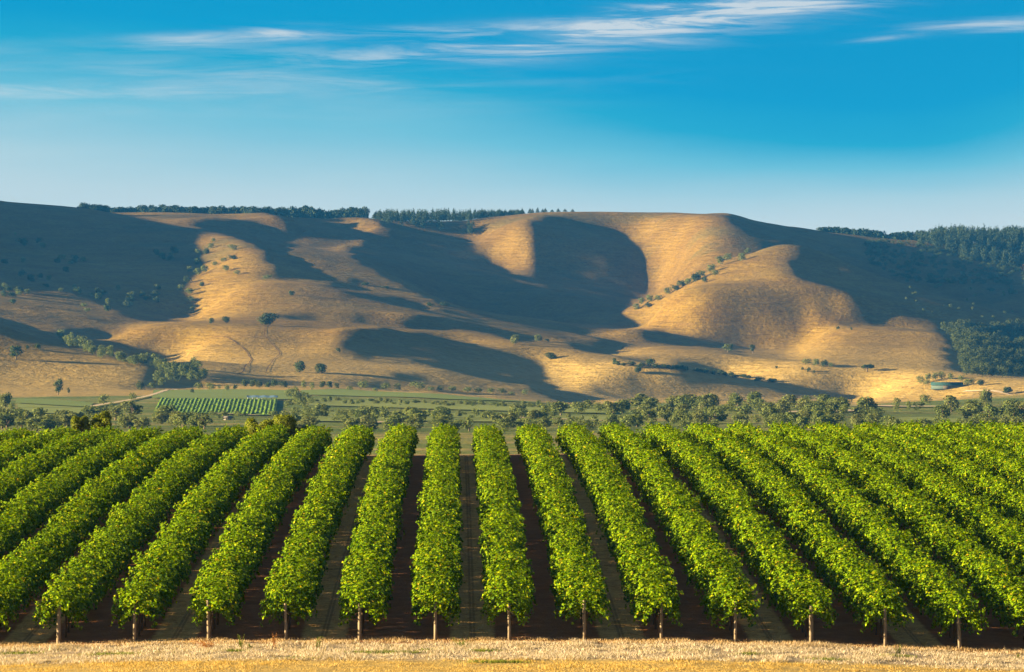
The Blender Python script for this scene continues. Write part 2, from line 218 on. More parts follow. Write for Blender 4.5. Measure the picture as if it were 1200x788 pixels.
[71,-4,-6,-4,-2,1,4,9,13,3,3,4,3,3,4,2,3,2,2,1,0,-1,-3,-4,-6,-7,-9,-11,-13,-14,-15,-15,-15,-12,-10,-7,-4,0,4,7,7,4,2,0,-1,-2,-2,-3,-2,-3,-3,-6,-8,-10,-10,-6,-12,-10,-6,-4,-3,2,0,-2,-3,-2,2,3,-1,-2,-2,-2,1,2,2,3,5,10,8,5,4,3,1,1,1,0,0,-1,0,0,-1,0,0,0,0,0,0,0,0,0,-1,0,0,0,0],
[77,-5,-5,-4,-3,0,4,7,11,2,3,2,3,2,2,2,2,1,0,0,-1,-3,-3,-6,-6,-8,-10,-11,-13,-13,-14,-13,-12,-9,-8,-4,-2,2,5,8,7,5,3,0,-1,-2,-2,-3,-3,-3,-4,-6,-11,-11,-8,-7,-10,-9,-6,-4,-5,0,2,1,-2,-4,-2,1,2,1,-1,-5,-1,2,1,5,6,13,11,6,4,1,0,0,-1,0,-1,0,0,-1,0,0,0,0,0,-1,0,0,0,0,0,0,-1,0,1],
[83,-5,-6,-4,-3,0,2,6,8,1,2,2,1,2,1,0,1,0,-1,-2,-2,-4,-4,-6,-7,-9,-10,-11,-11,-13,-12,-10,-10,-6,-4,-1,1,4,5,7,7,5,3,1,-1,-2,-3,-4,-4,-5,-5,-6,-11,-10,-9,-8,-9,-6,-3,-6,-7,-3,2,2,1,-3,-5,-1,1,3,1,-6,-3,5,8,7,7,10,9,5,3,0,-1,-1,0,-1,-1,0,-1,0,0,0,-1,0,0,0,0,0,0,0,-1,0,0,0,0],
[88,-4,-6,-5,-3,-1,1,4,5,1,1,0,1,0,0,0,-1,-1,-2,-3,-3,-5,-5,-7,-7,-8,-10,-10,-10,-11,-10,-8,-6,-3,-1,2,3,4,6,7,7,4,3,0,0,-1,-4,-7,-6,-6,-5,-7,-12,-9,-8,-8,-9,-5,-1,-7,-6,-5,-2,2,2,-1,-4,-4,-1,3,3,-5,-3,11,16,12,8,5,4,1,0,-1,-1,-1,-1,0,-1,0,-1,0,0,0,-1,0,0,0,0,0,0,-1,0,-1,0,0,0],
[94,-5,-6,-4,-4,-2,0,2,2,0,0,0,-1,0,-1,-2,-2,-2,-3,-4,-4,-5,-6,-7,-7,-8,-8,-9,-9,-8,-7,-5,-4,0,2,3,4,2,7,9,6,3,3,1,2,1,-7,-10,-6,-7,-7,-10,-11,-9,-8,-9,-9,-3,3,-6,-6,-7,-5,-2,2,1,-3,-4,-3,2,2,-3,-2,13,21,15,9,4,0,-1,-2,-1,-1,-1,-1,0,-1,0,0,-1,0,0,0,0,-1,0,0,0,0,-1,0,-1,0,-1,0],
[100,-5,-6,-5,-4,-3,-1,-1,-1,0,-1,-1,-1,-2,-2,-2,-3,-3,-4,-4,-5,-6,-6,-6,-7,-7,-8,-7,-6,-5,-3,-1,0,0,2,1,2,1,11,11,6,2,1,2,4,2,-9,-11,-8,-7,-10,-9,-10,-9,-9,-10,-9,0,8,0,-6,-8,-7,-6,-4,-2,-3,-3,-2,-1,0,-2,-3,11,24,19,12,3,0,-3,-3,-3,-1,0,0,0,0,-1,0,0,0,0,-1,0,0,0,-1,0,0,-1,-1,0,-1,0,0],
[106,-5,-6,-6,-4,-4,-3,-2,-4,-1,-1,-2,-2,-3,-2,-4,-3,-4,-4,-5,-5,-6,-6,-6,-6,-6,-6,-5,-4,-1,1,2,2,0,-2,-2,0,6,17,10,4,1,0,1,3,3,-9,-11,-8,-8,-9,-9,-9,-9,-8,-10,-9,1,12,8,0,-7,-4,-7,-10,-9,-7,-7,-5,-4,-4,-1,-5,10,25,22,13,3,0,-3,-6,-4,0,1,0,1,0,0,0,0,0,-1,0,0,-1,0,0,0,-1,-1,-1,0,-1,-1,0],
[111,-5,-6,-6,-5,-4,-4,-4,-7,-2,-2,-2,-3,-3,-3,-4,-4,-4,-5,-5,-5,-5,-5,-6,-5,-5,-5,-3,-1,2,3,5,4,-3,-7,-7,1,13,21,10,3,0,-1,0,2,4,-9,-11,-8,-8,-9,-9,-9,-9,-9,-9,-8,3,13,12,6,2,1,-6,-14,-12,-10,-10,-9,-10,-9,-6,-7,10,26,23,13,3,-1,-3,-7,-5,-1,2,1,2,1,0,0,0,0,0,-1,0,-1,0,0,-1,0,-1,-2,-1,0,-1,0],
[117,-5,-6,-6,-6,-5,-5,-6,-9,-3,-2,-3,-3,-4,-4,-4,-4,-4,-5,-4,-4,-4,-4,-4,-4,-4,-3,-2,-1,2,4,6,3,-5,-10,-9,0,16,24,13,4,0,-2,-1,2,4,-8,-11,-9,-8,-8,-9,-9,-9,-9,-10,-8,4,14,12,6,-1,-2,-6,-11,-9,-9,-9,-6,0,-4,-7,-8,6,19,16,9,1,-2,-5,-5,-5,-1,1,2,2,2,1,0,0,0,-1,0,-1,-1,0,-1,0,0,-2,-1,-2,-1,0,0],
[123,-5,-6,-7,-6,-6,-7,-7,-11,-3,-3,-3,-4,-4,-4,-4,-4,-4,-4,-3,-3,-2,-1,-2,-1,-2,-2,-3,-2,0,2,2,1,-4,-9,-10,-2,18,26,16,6,-1,-2,-1,3,5,-8,-12,-9,-8,-8,-9,-9,-9,-10,-9,-8,6,14,8,3,-4,-5,-4,-10,-9,-10,-7,2,9,6,0,-3,2,6,6,3,-1,-5,-7,-5,-3,-2,0,2,3,2,2,1,0,-1,0,-1,0,-1,-1,0,-1,0,-2,-2,-1,-2,0,-1],
[129,-5,-7,-6,-7,-7,-8,-9,-12,-3,-4,-3,-4,-4,-4,-4,-4,-3,-3,-2,0,1,2,3,3,4,-1,-8,-8,-4,-2,-3,-3,-2,-9,-12,0,22,26,17,7,0,-2,0,4,6,-7,-13,-10,-7,-8,-9,-9,-9,-10,-9,-7,9,11,3,0,-5,-7,-5,-9,-10,-9,-4,9,12,9,3,0,0,0,1,0,-1,-6,-10,-6,-5,-3,1,3,4,3,2,1,1,-1,0,-1,-1,-1,0,-1,-1,0,-2,-2,-2,-2,-1,0],
[136,-6,-7,-7,-7,-8,-8,-11,-13,-4,-3,-4,-4,-4,-4,-4,-3,-3,-1,0,1,5,6,9,10,10,3,-18,-18,-8,-5,-5,-6,-5,-9,-12,1,26,27,16,7,0,-2,1,3,7,-2,-12,-11,-9,-8,-9,-9,-9,-9,-10,-5,10,6,0,-2,-7,-8,-5,-8,-11,-9,3,13,11,7,3,0,-1,-1,0,0,0,-4,-11,-10,-7,-5,0,4,5,4,3,2,1,0,-1,-1,-1,-1,-1,0,-1,-1,-2,-3,-2,-1,-2,0],
[142,-5,-8,-7,-8,-9,-9,-11,-15,-4,-3,-4,-4,-4,-4,-3,-3,-2,-1,2,3,7,9,13,15,12,-3,-22,-20,-9,-3,-2,-5,-7,-9,-9,5,24,22,11,5,0,-2,-1,1,4,3,-3,-12,-12,-8,-8,-9,-9,-9,-7,-2,6,1,-2,-5,-7,-7,0,-9,-12,-7,8,11,7,3,2,1,-1,-1,0,1,0,-2,-9,-12,-8,-8,-2,4,5,6,3,3,1,0,-1,-1,-1,-1,-1,-1,-1,-1,-2,-3,-2,-2,-2,0],
[148,-5,-8,-8,-8,-9,-10,-12,-16,-3,-4,-4,-4,-4,-3,-4,-2,-2,0,2,3,7,10,13,15,10,-9,-21,-16,-6,-2,-1,-3,1,6,2,6,10,9,5,1,-2,-2,-2,0,1,3,-1,-10,-11,-8,-8,-8,-5,-2,-4,-3,-2,-3,-6,-6,-3,-2,0,-3,-6,-5,2,4,1,-1,2,1,1,0,0,0,1,-1,-9,-11,-9,-9,-4,2,6,6,5,3,1,0,0,-1,-1,-1,-2,-1,-1,-1,-3,-3,-3,-2,-2,0],
[155,-6,-8,-8,-9,-9,-11,-13,-16,-3,-4,-4,-4,-3,-4,-3,-3,-1,-1,2,3,6,7,10,11,8,-7,-16,-13,-5,-1,-2,0,12,15,6,4,2,2,1,-1,-2,-2,-2,-2,0,1,0,-10,-9,-8,-9,-7,1,0,-3,-5,-3,-6,-10,-7,-1,2,1,0,-1,-3,-1,-3,-3,-3,1,3,2,0,1,0,1,0,-9,-11,-9,-9,-6,1,6,6,5,4,2,0,0,-1,-2,-1,-1,-2,-1,-1,-4,-3,-3,-3,-2,0],
[161,-6,-7,-9,-9,-10,-12,-13,-16,-4,-3,-4,-4,-3,-4,-3,-2,-2,-1,1,2,3,5,5,6,4,-3,-10,-9,-4,0,0,3,18,14,6,3,1,0,0,-1,-1,-2,-3,-2,-2,-1,-1,-7,-7,-11,-8,-5,3,1,-5,-6,-4,-6,-12,-8,1,3,3,2,-1,-2,-3,-5,-5,-4,3,4,2,2,0,1,1,1,-8,-11,-9,-9,-8,-1,5,7,5,4,2,1,-1,-1,-1,-1,-2,-2,-1,-1,-4,-4,-4,-2,-2,-1],
[168,-6,-8,-9,-9,-11,-12,-14,-16,-3,-4,-3,-4,-3,-3,-3,-3,-1,-1,-1,1,1,2,3,3,3,-2,-6,-8,-3,1,0,3,21,15,5,3,1,0,0,0,-2,-1,-3,-2,-3,-2,-3,-3,-5,-9,-7,-3,0,-3,-8,-6,-4,-6,-11,-9,0,5,5,2,-1,-2,-6,-5,-5,-4,4,6,3,2,1,0,2,1,-5,-12,-9,-9,-9,-3,5,6,6,4,2,1,-1,-1,-1,-2,-1,-2,-2,-1,-5,-4,-4,-3,-2,-1],
[174,-5,-8,-9,-10,-11,-13,-14,-16,-3,-3,-4,-3,-3,-3,-3,-2,-2,-1,0,0,1,1,1,2,2,-2,-8,-9,-1,2,-1,3,22,15,6,3,1,1,0,0,-1,-1,-3,-2,-3,-3,-3,-4,-4,-4,-5,-3,-4,-6,-11,-5,-5,-7,-10,-9,1,6,6,2,0,-4,-7,-5,-5,-4,5,7,5,3,0,1,1,1,-4,-11,-9,-9,-9,-4,3,6,6,4,3,1,-1,-1,-1,-2,-2,-2,-1,-2,-5,-5,-4,-4,-2,-1],
[181,-6,-8,-9,-10,-12,-12,-14,-16,-3,-3,-4,-3,-3,-2,-3,-2,-1,-1,0,1,1,2,1,2,-1,-6,-10,-9,-1,2,-4,6,21,15,6,3,2,2,1,0,-1,-1,-2,-3,-3,-3,-4,-7,-3,-3,-4,-3,-4,-7,-11,-4,-5,-10,-10,-9,2,9,5,3,-2,-6,-6,-5,-5,-3,5,9,6,4,1,1,1,1,-3,-11,-10,-9,-9,-5,2,6,6,5,3,1,0,-1,-2,-2,-2,-2,-2,-2,-6,-5,-5,-3,-3,-1],
[188,-6,-8,-9,-11,-12,-13,-14,-15,-3,-3,-3,-3,-2,-3,-2,-1,-1,0,0,1,3,2,2,1,-6,-11,-10,-8,-3,0,-2,8,18,14,6,4,3,3,1,1,-1,-2,-2,-3,-3,-4,-4,-7,-4,-4,-3,-3,-3,-8,-9,-4,-7,-11,-9,-8,3,9,5,1,-3,-5,-4,-7,-4,-3,4,11,9,4,2,1,0,2,-2,-9,-11,-9,-9,-8,1,6,6,5,3,2,0,-1,-2,-2,-2,-2,-3,-2,-6,-6,-5,-4,-3,-1],
[195,-6,-8,-10,-10,-12,-13,-15,-14,-3,-3,-3,-2,-3,-2,-1,-1,-1,0,1,2,2,3,2,-1,-10,-11,-9,-9,-6,-3,1,10,15,12,7,4,4,4,3,1,-3,-4,-3,-2,-3,-4,-5,-5,-4,-3,-3,-3,-5,-7,-9,-4,-7,-10,-10,-7,3,9,4,0,-3,-3,-3,-8,-4,-3,3,12,11,6,2,0,1,1,-1,-6,-12,-9,-9,-9,0,4,7,5,3,2,0,-1,-2,-2,-2,-3,-2,-3,-7,-6,-5,-5,-2,-2],
[202,-6,-8,-10,-11,-12,-13,-14,-15,-2,-3,-3,-2,-2,-1,-2,0,-1,1,1,2,1,2,1,-3,-12,-10,-7,-9,-9,-4,0,10,15,11,7,5,5,5,3,1,-4,-5,-4,-2,-3,-3,-6,-5,-4,-3,-3,-2,-4,-7,-10,-5,-5,-9,-11,-8,2,10,5,-1,-3,-2,-4,-8,-5,-2,3,12,13,8,3,0,1,1,0,-5,-13,-9,-9,-8,-3,4,6,5,4,2,1,-1,-2,-3,-2,-3,-3,-2,-8,-7,-6,-4,-3,-2],
[209,-6,-8,-10,-11,-12,-13,-14,-14,-3,-3,-2,-2,-2,-1,-1,0,0,0,1,2,1,0,-2,-7,-12,-9,-4,-7,-12,-7,0,11,15,11,7,6,5,5,4,1,-6,-5,-3,-3,-3,-3,-5,-5,-6,-4,-3,0,-5,-7,-10,-5,-3,-8,-12,-9,1,11,6,-2,-3,-2,-3,-9,-4,-3,1,12,16,10,4,2,0,1,1,-5,-12,-9,-9,-9,-5,2,7,6,4,3,0,-1,-2,-2,-3,-3,-3,-3,-9,-7,-6,-5,-3,-2],
[216,-5,-9,-9,-11,-13,-13,-14,-14,-3,-2,-2,-2,-1,-2,0,-1,1,0,1,1,1,-1,-4,-10,-12,-7,-4,-7,-13,-8,1,13,14,10,7,6,6,5,4,1,-7,-8,-3,-2,-3,-3,-5,-5,-5,-5,-3,0,-5,-8,-9,-5,-4,-7,-10,-11,0,11,6,-1,-4,-2,-2,-6,-5,-4,-1,12,18,13,5,2,1,1,1,-3,-11,-11,-9,-9,-6,1,5,7,4,3,1,-1,-2,-3,-3,-3,-4,-3,-9,-8,-7,-5,-3,-2],
[223,-5,-8,-10,-11,-13,-13,-14,-13,-3,-2,-2,-2,-1,-1,-1,0,0,1,0,1,0,-2,-6,-12,-9,-6,-5,-7,-12,-11,2,14,14,10,6,5,6,7,4,2,-6,-9,-7,-3,-3,-4,-5,-5,-6,-4,-2,0,-5,-9,-8,-6,-4,-6,-10,-11,-1,9,8,0,-5,-2,-3,-4,-4,-6,0,12,19,15,7,2,2,1,1,-2,-11,-10,-9,-9,-8,-2,6,6,5,4,0,0,-3,-3,-3,-4,-3,-4,-10,-8,-7,-5,-4,-1],
[231,-6,-8,-9,-12,-12,-14,-14,-13,-2,-2,-2,-2,-1,-1,-1,0,0,0,1,0,-1,-3,-8,-11,-7,-6,-6,-6,-9,-13,1,14,15,9,2,3,9,8,6,2,-1,-5,-8,-5,-7,-9,-7,-5,-7,-4,-1,-1,-4,-8,-11,-7,-3,-4,-10,-12,-2,9,9,0,-4,-4,-3,-4,-3,-6,0,12,21,17,8,4,1,1,1,-1,-10,-11,-9,-9,-9,-2,4,7,5,4,1,-1,-2,-3,-4,-4,-4,-4,-11,-9,-7,-5,-4,-1],
[238,-5,-8,-9,-12,-12,-14,-14,-13,-2,-2,-2,-1,-2,-1,0,-1,0,0,0,-1,-2,-3,-7,-8,-6,-7,-6,-7,-7,-10,-2,12,11,7,1,3,11,11,7,3,0,-2,-4,-5,-7,-9,-5,-5,-12,-9,-5,-3,-4,-8,-12,-8,-3,-3,-11,-11,-3,8,10,1,-2,-5,-4,-5,-4,-4,-2,9,24,21,11,5,1,1,0,-3,-9,-11,-9,-8,-9,-4,4,7,6,4,1,0,-3,-3,-4,-5,-4,-4,-12,-9,-8,-5,-4,-1],
[246,-5,-8,-10,-11,-12,-14,-14,-13,-2,-2,-2,-1,-2,-1,0,-1,0,-1,0,-1,-2,-3,-5,-7,-6,-7,-6,-7,-6,-6,-3,6,7,2,3,5,13,12,8,4,1,-1,-3,-4,-4,-5,-3,-2,-7,-13,-11,-9,-9,-9,-12,-8,-4,-4,-11,-11,-6,6,10,3,-1,-3,-6,-6,-6,-3,-2,7,26,24,13,6,1,0,-2,-4,-9,-10,-9,-9,-8,-6,3,8,7,5,2,0,-3,-3,-5,-4,-5,-4,-13,-10,-8,-5,-3,-2],
[253,-4,-8,-9,-12,-12,-14,-14,-13,-2,-2,-2,-1,-1,-1,-1,-1,0,-1,0,-1,-2,-3,-5,-7,-6,-6,-7,-6,-6,-7,-4,3,5,0,4,8,16,14,9,4,0,-1,-4,-4,-4,-5,-4,-3,-5,-7,-9,-8,-8,-9,-8,-9,-8,-8,-7,-9,-12,0,5,1,-1,-1,-3,-6,-8,-3,-2,6,25,26,16,6,-1,-1,-3,-4,-7,-11,-9,-9,-9,-7,3,8,9,6,2,0,-2,-4,-5,-4,-5,-5,-13,-11,-8,-5,-3,-2],
[261,-4,-8,-9,-11,-13,-14,-14,-13,-2,-2,-2,-1,-1,-1,-1,-1,0,-1,0,-1,-2,-3,-5,-7,-6,-6,-7,-6,-6,-7,-5,0,2,1,4,14,18,16,8,3,0,-2,-4,-5,-5,-6,-5,-6,-6,-6,-8,-7,-8,-7,-8,-7,-7,-7,-7,-6,-10,-6,-1,-2,-2,-1,-1,-3,-8,-4,-2,5,22,28,18,6,-2,-1,-3,-4,-6,-12,-9,-8,-9,-8,3,7,9,8,3,0,-2,-4,-5,-5,-5,-5,-14,-11,-8,-5,-3,-1],
[269,-4,-8,-9,-11,-12,-14,-15,-13,-2,-2,-2,-1,-1,-1,-1,-1,0,-1,0,-2,-2,-3,-5,-6,-6,-7,-6,-6,-7,-6,-6,-3,0,0,6,16,23,17,9,3,-1,-3,-5,-5,-6,-6,-6,-6,-7,-6,-8,-9,-8,-8,-8,-7,-7,-7,-6,-6,-8,-7,-3,-4,-3,-2,0,-3,-7,-4,-2,5,20,30,18,6,-1,-1,-3,-5,-5,-11,-9,-9,-8,-8,1,7,9,8,5,1,-2,-4,-5,-6,-5,-5,-15,-11,-8,-5,-3,-1],
[277,-4,-7,-9,-11,-13,-14,-14,-14,-2,-2,-2,-1,-1,-1,-1,-1,0,-1,-1,-1,-2,-4,-6,-6,-6,-6,-6,-7,-6,-6,-7,-6,-1,0,5,20,26,20,9,3,-2,-3,-5,-5,-6,-6,-7,-7,-8,-9,-8,-7,-9,-7,-8,-8,-8,-7,-6,-6,-11,-8,-2,-3,-4,-2,-2,-2,-5,-5,-2,4,20,30,20,5,-2,0,-3,-5,-4,-10,-10,-8,-9,-8,-1,6,10,9,6,1,-1,-4,-5,-6,-6,-5,-15,-12,-7,-5,-3,-1],
[285,-4,-7,-8,-11,-13,-14,-15,-13,-3,-2,-1,-2,-1,-1,-1,-1,-1,-1,-1,-1,-2,-4,-6,-7,-6,-6,-6,-7,-6,-6,-7,-10,-3,1,7,24,29,21,9,3,-2,-4,-5,-5,-7,-7,-8,-10,-10,-7,-7,-8,-8,-8,-7,-8,-8,-8,-6,-7,-10,-9,-3,-3,-3,-2,-3,-3,-4,-4,-2,2,18,32,21,4,-2,-1,-1,-5,-4,-9,-10,-9,-8,-9,-4,6,11,10,6,2,-1,-4,-5,-5,-6,-6,-16,-11,-8,-5,-2,0],
[293,-4,-6,-8,-11,-12,-15,-15,-14,-2,-2,-1,-2,-1,-1,-1,-1,-1,-2,-1,-2,-3,-4,-6,-7,-6,-6,-6,-6,-7,-6,-9,-11,-4,2,12,28,29,20,9,2,-2,-4,-5,-6,-9,-10,-10,-9,-9,-5,-8,-8,-8,-8,-8,-8,-8,-7,-7,-10,-7,-5,-4,-6,-5,-3,-3,-5,-2,-2,-2,1,14,30,25,5,-3,-1,0,-3,-4,-8,-11,-9,-8,-9,-5,4,10,11,7,3,-1,-4,-5,-6,-6,-5,-17,-11,-7,-5,-2,0],
[301,-3,-6,-8,-11,-12,-15,-16,-13,-1,-2,-1,-1,-1,-1,-1,-2,-2,-3,-2,-3,-3,-5,-6,-6,-6,-7,-6,-6,-6,-6,-11,-11,-5,-1,16,33,30,20,8,2,-3,-3,-5,-6,-10,-11,-11,-10,-7,-4,-7,-8,-8,-10,-11,-8,-8,-9,-9,-6,0,2,-4,-11,-10,-7,-5,-6,-3,-3,0,3,9,27,29,7,-3,-2,0,-1,-2,-9,-10,-9,-9,-8,-8,2,10,11,8,4,-1,-3,-5,-6,-6,-6,-17,-11,-7,-4,-1,0],
[309,-3,-5,-8,-10,-13,-14,-17,-11,-1,-1,0,0,-1,-1,-1,-3,-4,-4,-4,-4,-5,-5,-6,-7,-6,-6,-6,-6,-6,-8,-11,-9,-6,-1,15,36,31,19,8,2,-2,-3,-5,-8,-7,-9,-9,-11,-8,-5,-7,-8,-11,-13,-13,-9,-7,-7,-7,-2,3,6,-2,-11,-10,-9,-10,-9,-8,-5,-1,2,7,26,32,10,-2,-2,-2,-2,-1,-7,-11,-9,-8,-9,-8,-1,10,11,9,4,0,-3,-5,-6,-6,-6,-17,-11,-6,-4,-1,0],
[317,-2,-5,-8,-10,-12,-15,-16,-9,0,1,1,1,1,0,-3,-4,-6,-7,-6,-7,-5,-6,-7,-6,-6,-6,-7,-6,-6,-11,-10,-8,-7,0,16,36,31,19,7,2,-1,-3,-6,-8,-7,-5,-7,-7,-7,-7,-12,-13,-11,-15,-13,-8,-5,-4,-6,-3,1,3,3,-9,-9,-9,-9,-9,-9,-8,-4,0,6,23,32,14,-1,-2,-2,-2,-1,-5,-12,-9,-9,-9,-8,-3,8,11,9,5,0,-2,-5,-6,-6,-6,-17,-11,-6,-3,0,0],
[326,-3,-4,-7,-10,-12,-15,-17,-5,2,3,3,4,3,1,-3,-6,-10,-11,-10,-9,-7,-6,-7,-6,-7,-6,-6,-6,-10,-11,-8,-9,-8,1,18,36,29,18,7,2,0,-3,-6,-10,-7,-5,-5,-6,-5,-6,-16,-15,-12,-14,-11,-5,-3,-3,-4,-8,-5,0,5,-7,-10,-8,-9,-8,-9,-8,-4,-2,5,20,33,16,0,1,-2,-2,-2,-5,-11,-10,-8,-9,-8,-6,6,10,9,6,1,-2,-4,-6,-6,-7,-16,-11,-5,-3,0,2],
[334,-2,-4,-7,-9,-12,-15,-17,-1,5,5,7,8,6,4,-2,-10,-17,-17,-15,-11,-8,-5,-4,-5,-6,-7,-8,-9,-12,-10,-9,-9,-9,-3,22,35,28,17,7,2,-1,-3,-6,-11,-6,-6,-5,-5,-6,-7,-15,-16,-11,-11,-7,-5,-4,-4,-7,-8,-5,-2,2,0,-11,-9,-7,-9,-9,-8,-4,2,4,14,30,19,-1,0,-2,-2,-1,-3,-10,-10,-9,-9,-8,-7,4,9,10,6,2,-2,-4,-6,-6,-6,-17,-9,-5,-2,0,2],
[342,-1,-4,-6,-9,-11,-16,-17,5,6,9,10,11,10,6,-2,-14,-23,-23,-19,-14,-8,-4,-2,-3,-4,-7,-10,-12,-9,-9,-9,-10,-11,-4,23,32,25,15,5,2,-2,-4,-6,-10,-7,-5,-5,-6,-6,-9,-14,-14,-11,-8,-6,-5,-6,-7,-8,-8,-2,-1,1,-1,-9,3,13,3,-7,-10,-5,-1,-3,2,19,12,-4,-4,-3,-3,0,0,-8,-11,-9,-9,-8,-9,1,9,10,7,2,-1,-4,-6,-6,-6,-16,-9,-5,-1,1,2],
[350,0,-4,-5,-9,-11,-16,-16,10,8,11,13,14,11,6,-6,-18,-27,-26,-21,-14,-8,-5,-2,-3,-3,-5,-7,-7,-7,-6,-8,-9,-11,-3,20,24,19,11,4,-1,-3,-5,-5,-10,-7,-5,-5,-6,-6,-10,-13,-13,-10,-8,-6,-5,-7,-9,-8,-8,-3,1,0,1,13,33,30,11,-3,-8,-7,-7,-9,-8,4,-5,-4,-10,-12,-7,-3,-4,-7,-12,-10,-9,-9,-9,-1,9,11,7,2,-1,-5,-5,-6,-6,-16,-8,-4,-1,2,2],
[359,-1,-2,-5,-8,-11,-16,-16,14,11,13,14,15,11,4,-10,-22,-29,-28,-21,-14,-7,-4,-3,-3,-3,-3,-5,-4,-5,-4,-6,-8,-7,0,16,18,13,7,-1,-3,-5,-4,-5,-10,-7,-5,-5,-5,-7,-11,-13,-12,-10,-7,-6,-6,-7,-8,-9,-9,-5,2,0,8,45,45,21,7,0,-3,-3,-4,-5,-5,-3,-7,-2,-11,-15,-12,-10,-11,-11,-11,-11,-12,-10,-11,-4,5,7,4,0,-3,-5,-6,-6,-6,-15,-8,-4,0,3,3],
[367,0,-2,-4,-8,-11,-16,-15,19,12,14,16,15,10,2,-15,-26,-30,-28,-20,-13,-7,-3,-3,-2,-3,-3,-3,-4,-3,-4,-6,-6,-5,4,14,16,11,4,-6,-9,-6,-3,-6,-11,-8,-4,-4,-5,-6,-12,-13,-12,-10,-9,-6,-5,-7,-7,-9,-9,-6,1,1,14,58,44,15,5,3,1,1,1,1,-1,-3,-6,-9,-11,-12,-10,-10,-11,-10,-10,-10,-10,-11,-12,-9,-4,-2,-2,-4,-5,-7,-6,-7,-6,-15,-7,-3,1,3,3],
[375,1,-2,-3,-7,-11,-16,-14,23,13,15,16,15,8,-1,-20,-28,-31,-27,-19,-11,-6,-3,-2,-2,-2,-3,-3,-3,-3,-4,-6,-6,-4,6,15,15,11,7,-4,-12,-11,-8,-7,-11,-9,-4,-5,-5,-7,-12,-15,-13,-11,-10,-6,-6,-5,-5,-8,-9,-7,-2,3,15,58,43,17,8,4,3,4,5,5,0,-8,-11,-10,-10,-9,-9,-9,-10,-9,-9,-9,-10,-9,-10,-9,-8,-7,-7,-7,-8,-8,-7,-7,-6,-15,-7,-2,2,3,4],
[383,1,0,-3,-6,-11,-16,-13,26,15,16,16,15,6,-6,-23,-31,-31,-26,-17,-11,-4,-3,-1,-2,-2,-2,-3,-3,-4,-3,-5,-7,-3,7,15,15,12,6,-2,-12,-11,-9,-8,-6,-9,-7,-7,-7,-10,-17,-17,-15,-13,-10,-8,-5,-4,-3,-5,-7,-8,-6,2,16,53,43,22,12,7,6,6,7,6,-2,-12,-11,-9,-8,-9,-10,-9,-9,-9,-9,-10,-9,-9,-9,-10,-9,-8,-9,-10,-9,-8,-8,-8,-6,-14,-7,-1,2,4,4],
[392,1,0,-2,-6,-10,-15,-13,31,15,17,16,13,4,-11,-26,-32,-31,-25,-16,-9,-4,-2,-2,-1,-2,-3,-3,-3,-3,-3,-5,-5,-3,7,17,16,12,5,-6,-12,-10,-8,-5,-6,-7,-7,-7,-9,-17,-21,-20,-17,-14,-12,-9,-6,-3,-1,-1,-2,-5,-8,-3,13,46,44,28,17,11,8,8,8,6,-2,-13,-10,-9,-9,-9,-9,-10,-9,-9,-10,-9,-9,-10,-10,-10,-10,-11,-11,-10,-10,-9,-8,-7,-7,-13,-6,-1,2,5,5],
[400,2,1,-2,-5,-9,-16,-12,35,17,17,16,12,0,-15,-29,-33,-30,-24,-15,-8,-4,-2,-2,-2,-3,-2,-3,-3,-3,-2,-4,-4,-2,6,18,18,12,4,-10,-11,-9,-7,-5,-7,-6,-7,-7,-14,-21,-23,-20,-19,-16,-13,-11,-7,-3,0,2,2,-2,-4,-5,8,40,44,32,22,14,12,9,9,6,-2,-13,-9,-9,-9,-10,-9,-9,-10,-9,-10,-10,-10,-12,-11,-12,-12,-12,-11,-11,-10,-9,-8,-7,-6,-13,-6,0,4,5,5],
[408,2,2,-1,-4,-9,-15,-11,39,17,18,16,11,-5,-19,-31,-34,-30,-23,-13,-8,-3,-3,-2,-3,-3,-3,-3,-2,-3,-2,-2,-3,-1,5,18,20,13,2,-11,-11,-8,-5,-7,-6,-7,-6,-11,-19,-23,-23,-22,-20,-17,-15,-11,-8,-4,0,3,4,2,-1,-3,6,38,43,34,25,17,14,11,10,6,-1,-13,-9,-9,-10,-9,-10,-9,-9,-10,-12,-12,-13,-14,-13,-13,-12,-12,-12,-10,-10,-9,-8,-6,-6,-12,-5,1,4,6,5],
[416,3,2,0,-3,-9,-15,-9,43,18,18,15,9,-8,-23,-34,-34,-29,-22,-12,-7,-4,-3,-2,-3,-4,-3,-3,-3,-2,-2,-2,-2,-1,5,20,20,13,1,-12,-10,-6,-5,-7,-6,-7,-8,-14,-22,-25,-25,-23,-21,-18,-15,-11,-8,-4,0,3,5,6,4,2,12,35,39,31,26,18,16,13,11,7,0,-11,-11,-10,-9,-10,-10,-10,-12,-13,-15,-14,-15,-14,-14,-14,-12,-12,-11,-11,-9,-8,-8,-6,-5,-11,-3,2,4,7,5],
[423,4,4,0,-2,-8,-15,-8,48,18,18,14,6,-11,-27,-35,-35,-28,-20,-11,-7,-4,-3,-3,-4,-3,-4,-3,-3,-2,-1,-2,-2,0,7,20,22,11,-1,-13,-8,-5,-6,-7,-6,-7,-9,-20,-25,-26,-26,-24,-22,-17,-15,-10,-7,-3,1,4,7,8,9,12,18,29,31,28,24,20,15,15,13,8,3,-7,-13,-10,-9,-11,-13,-15,-15,-16,-17,-16,-16,-15,-14,-14,-13,-11,-11,-10,-8,-8,-7,-5,-5,-9,-2,2,6,7,6],
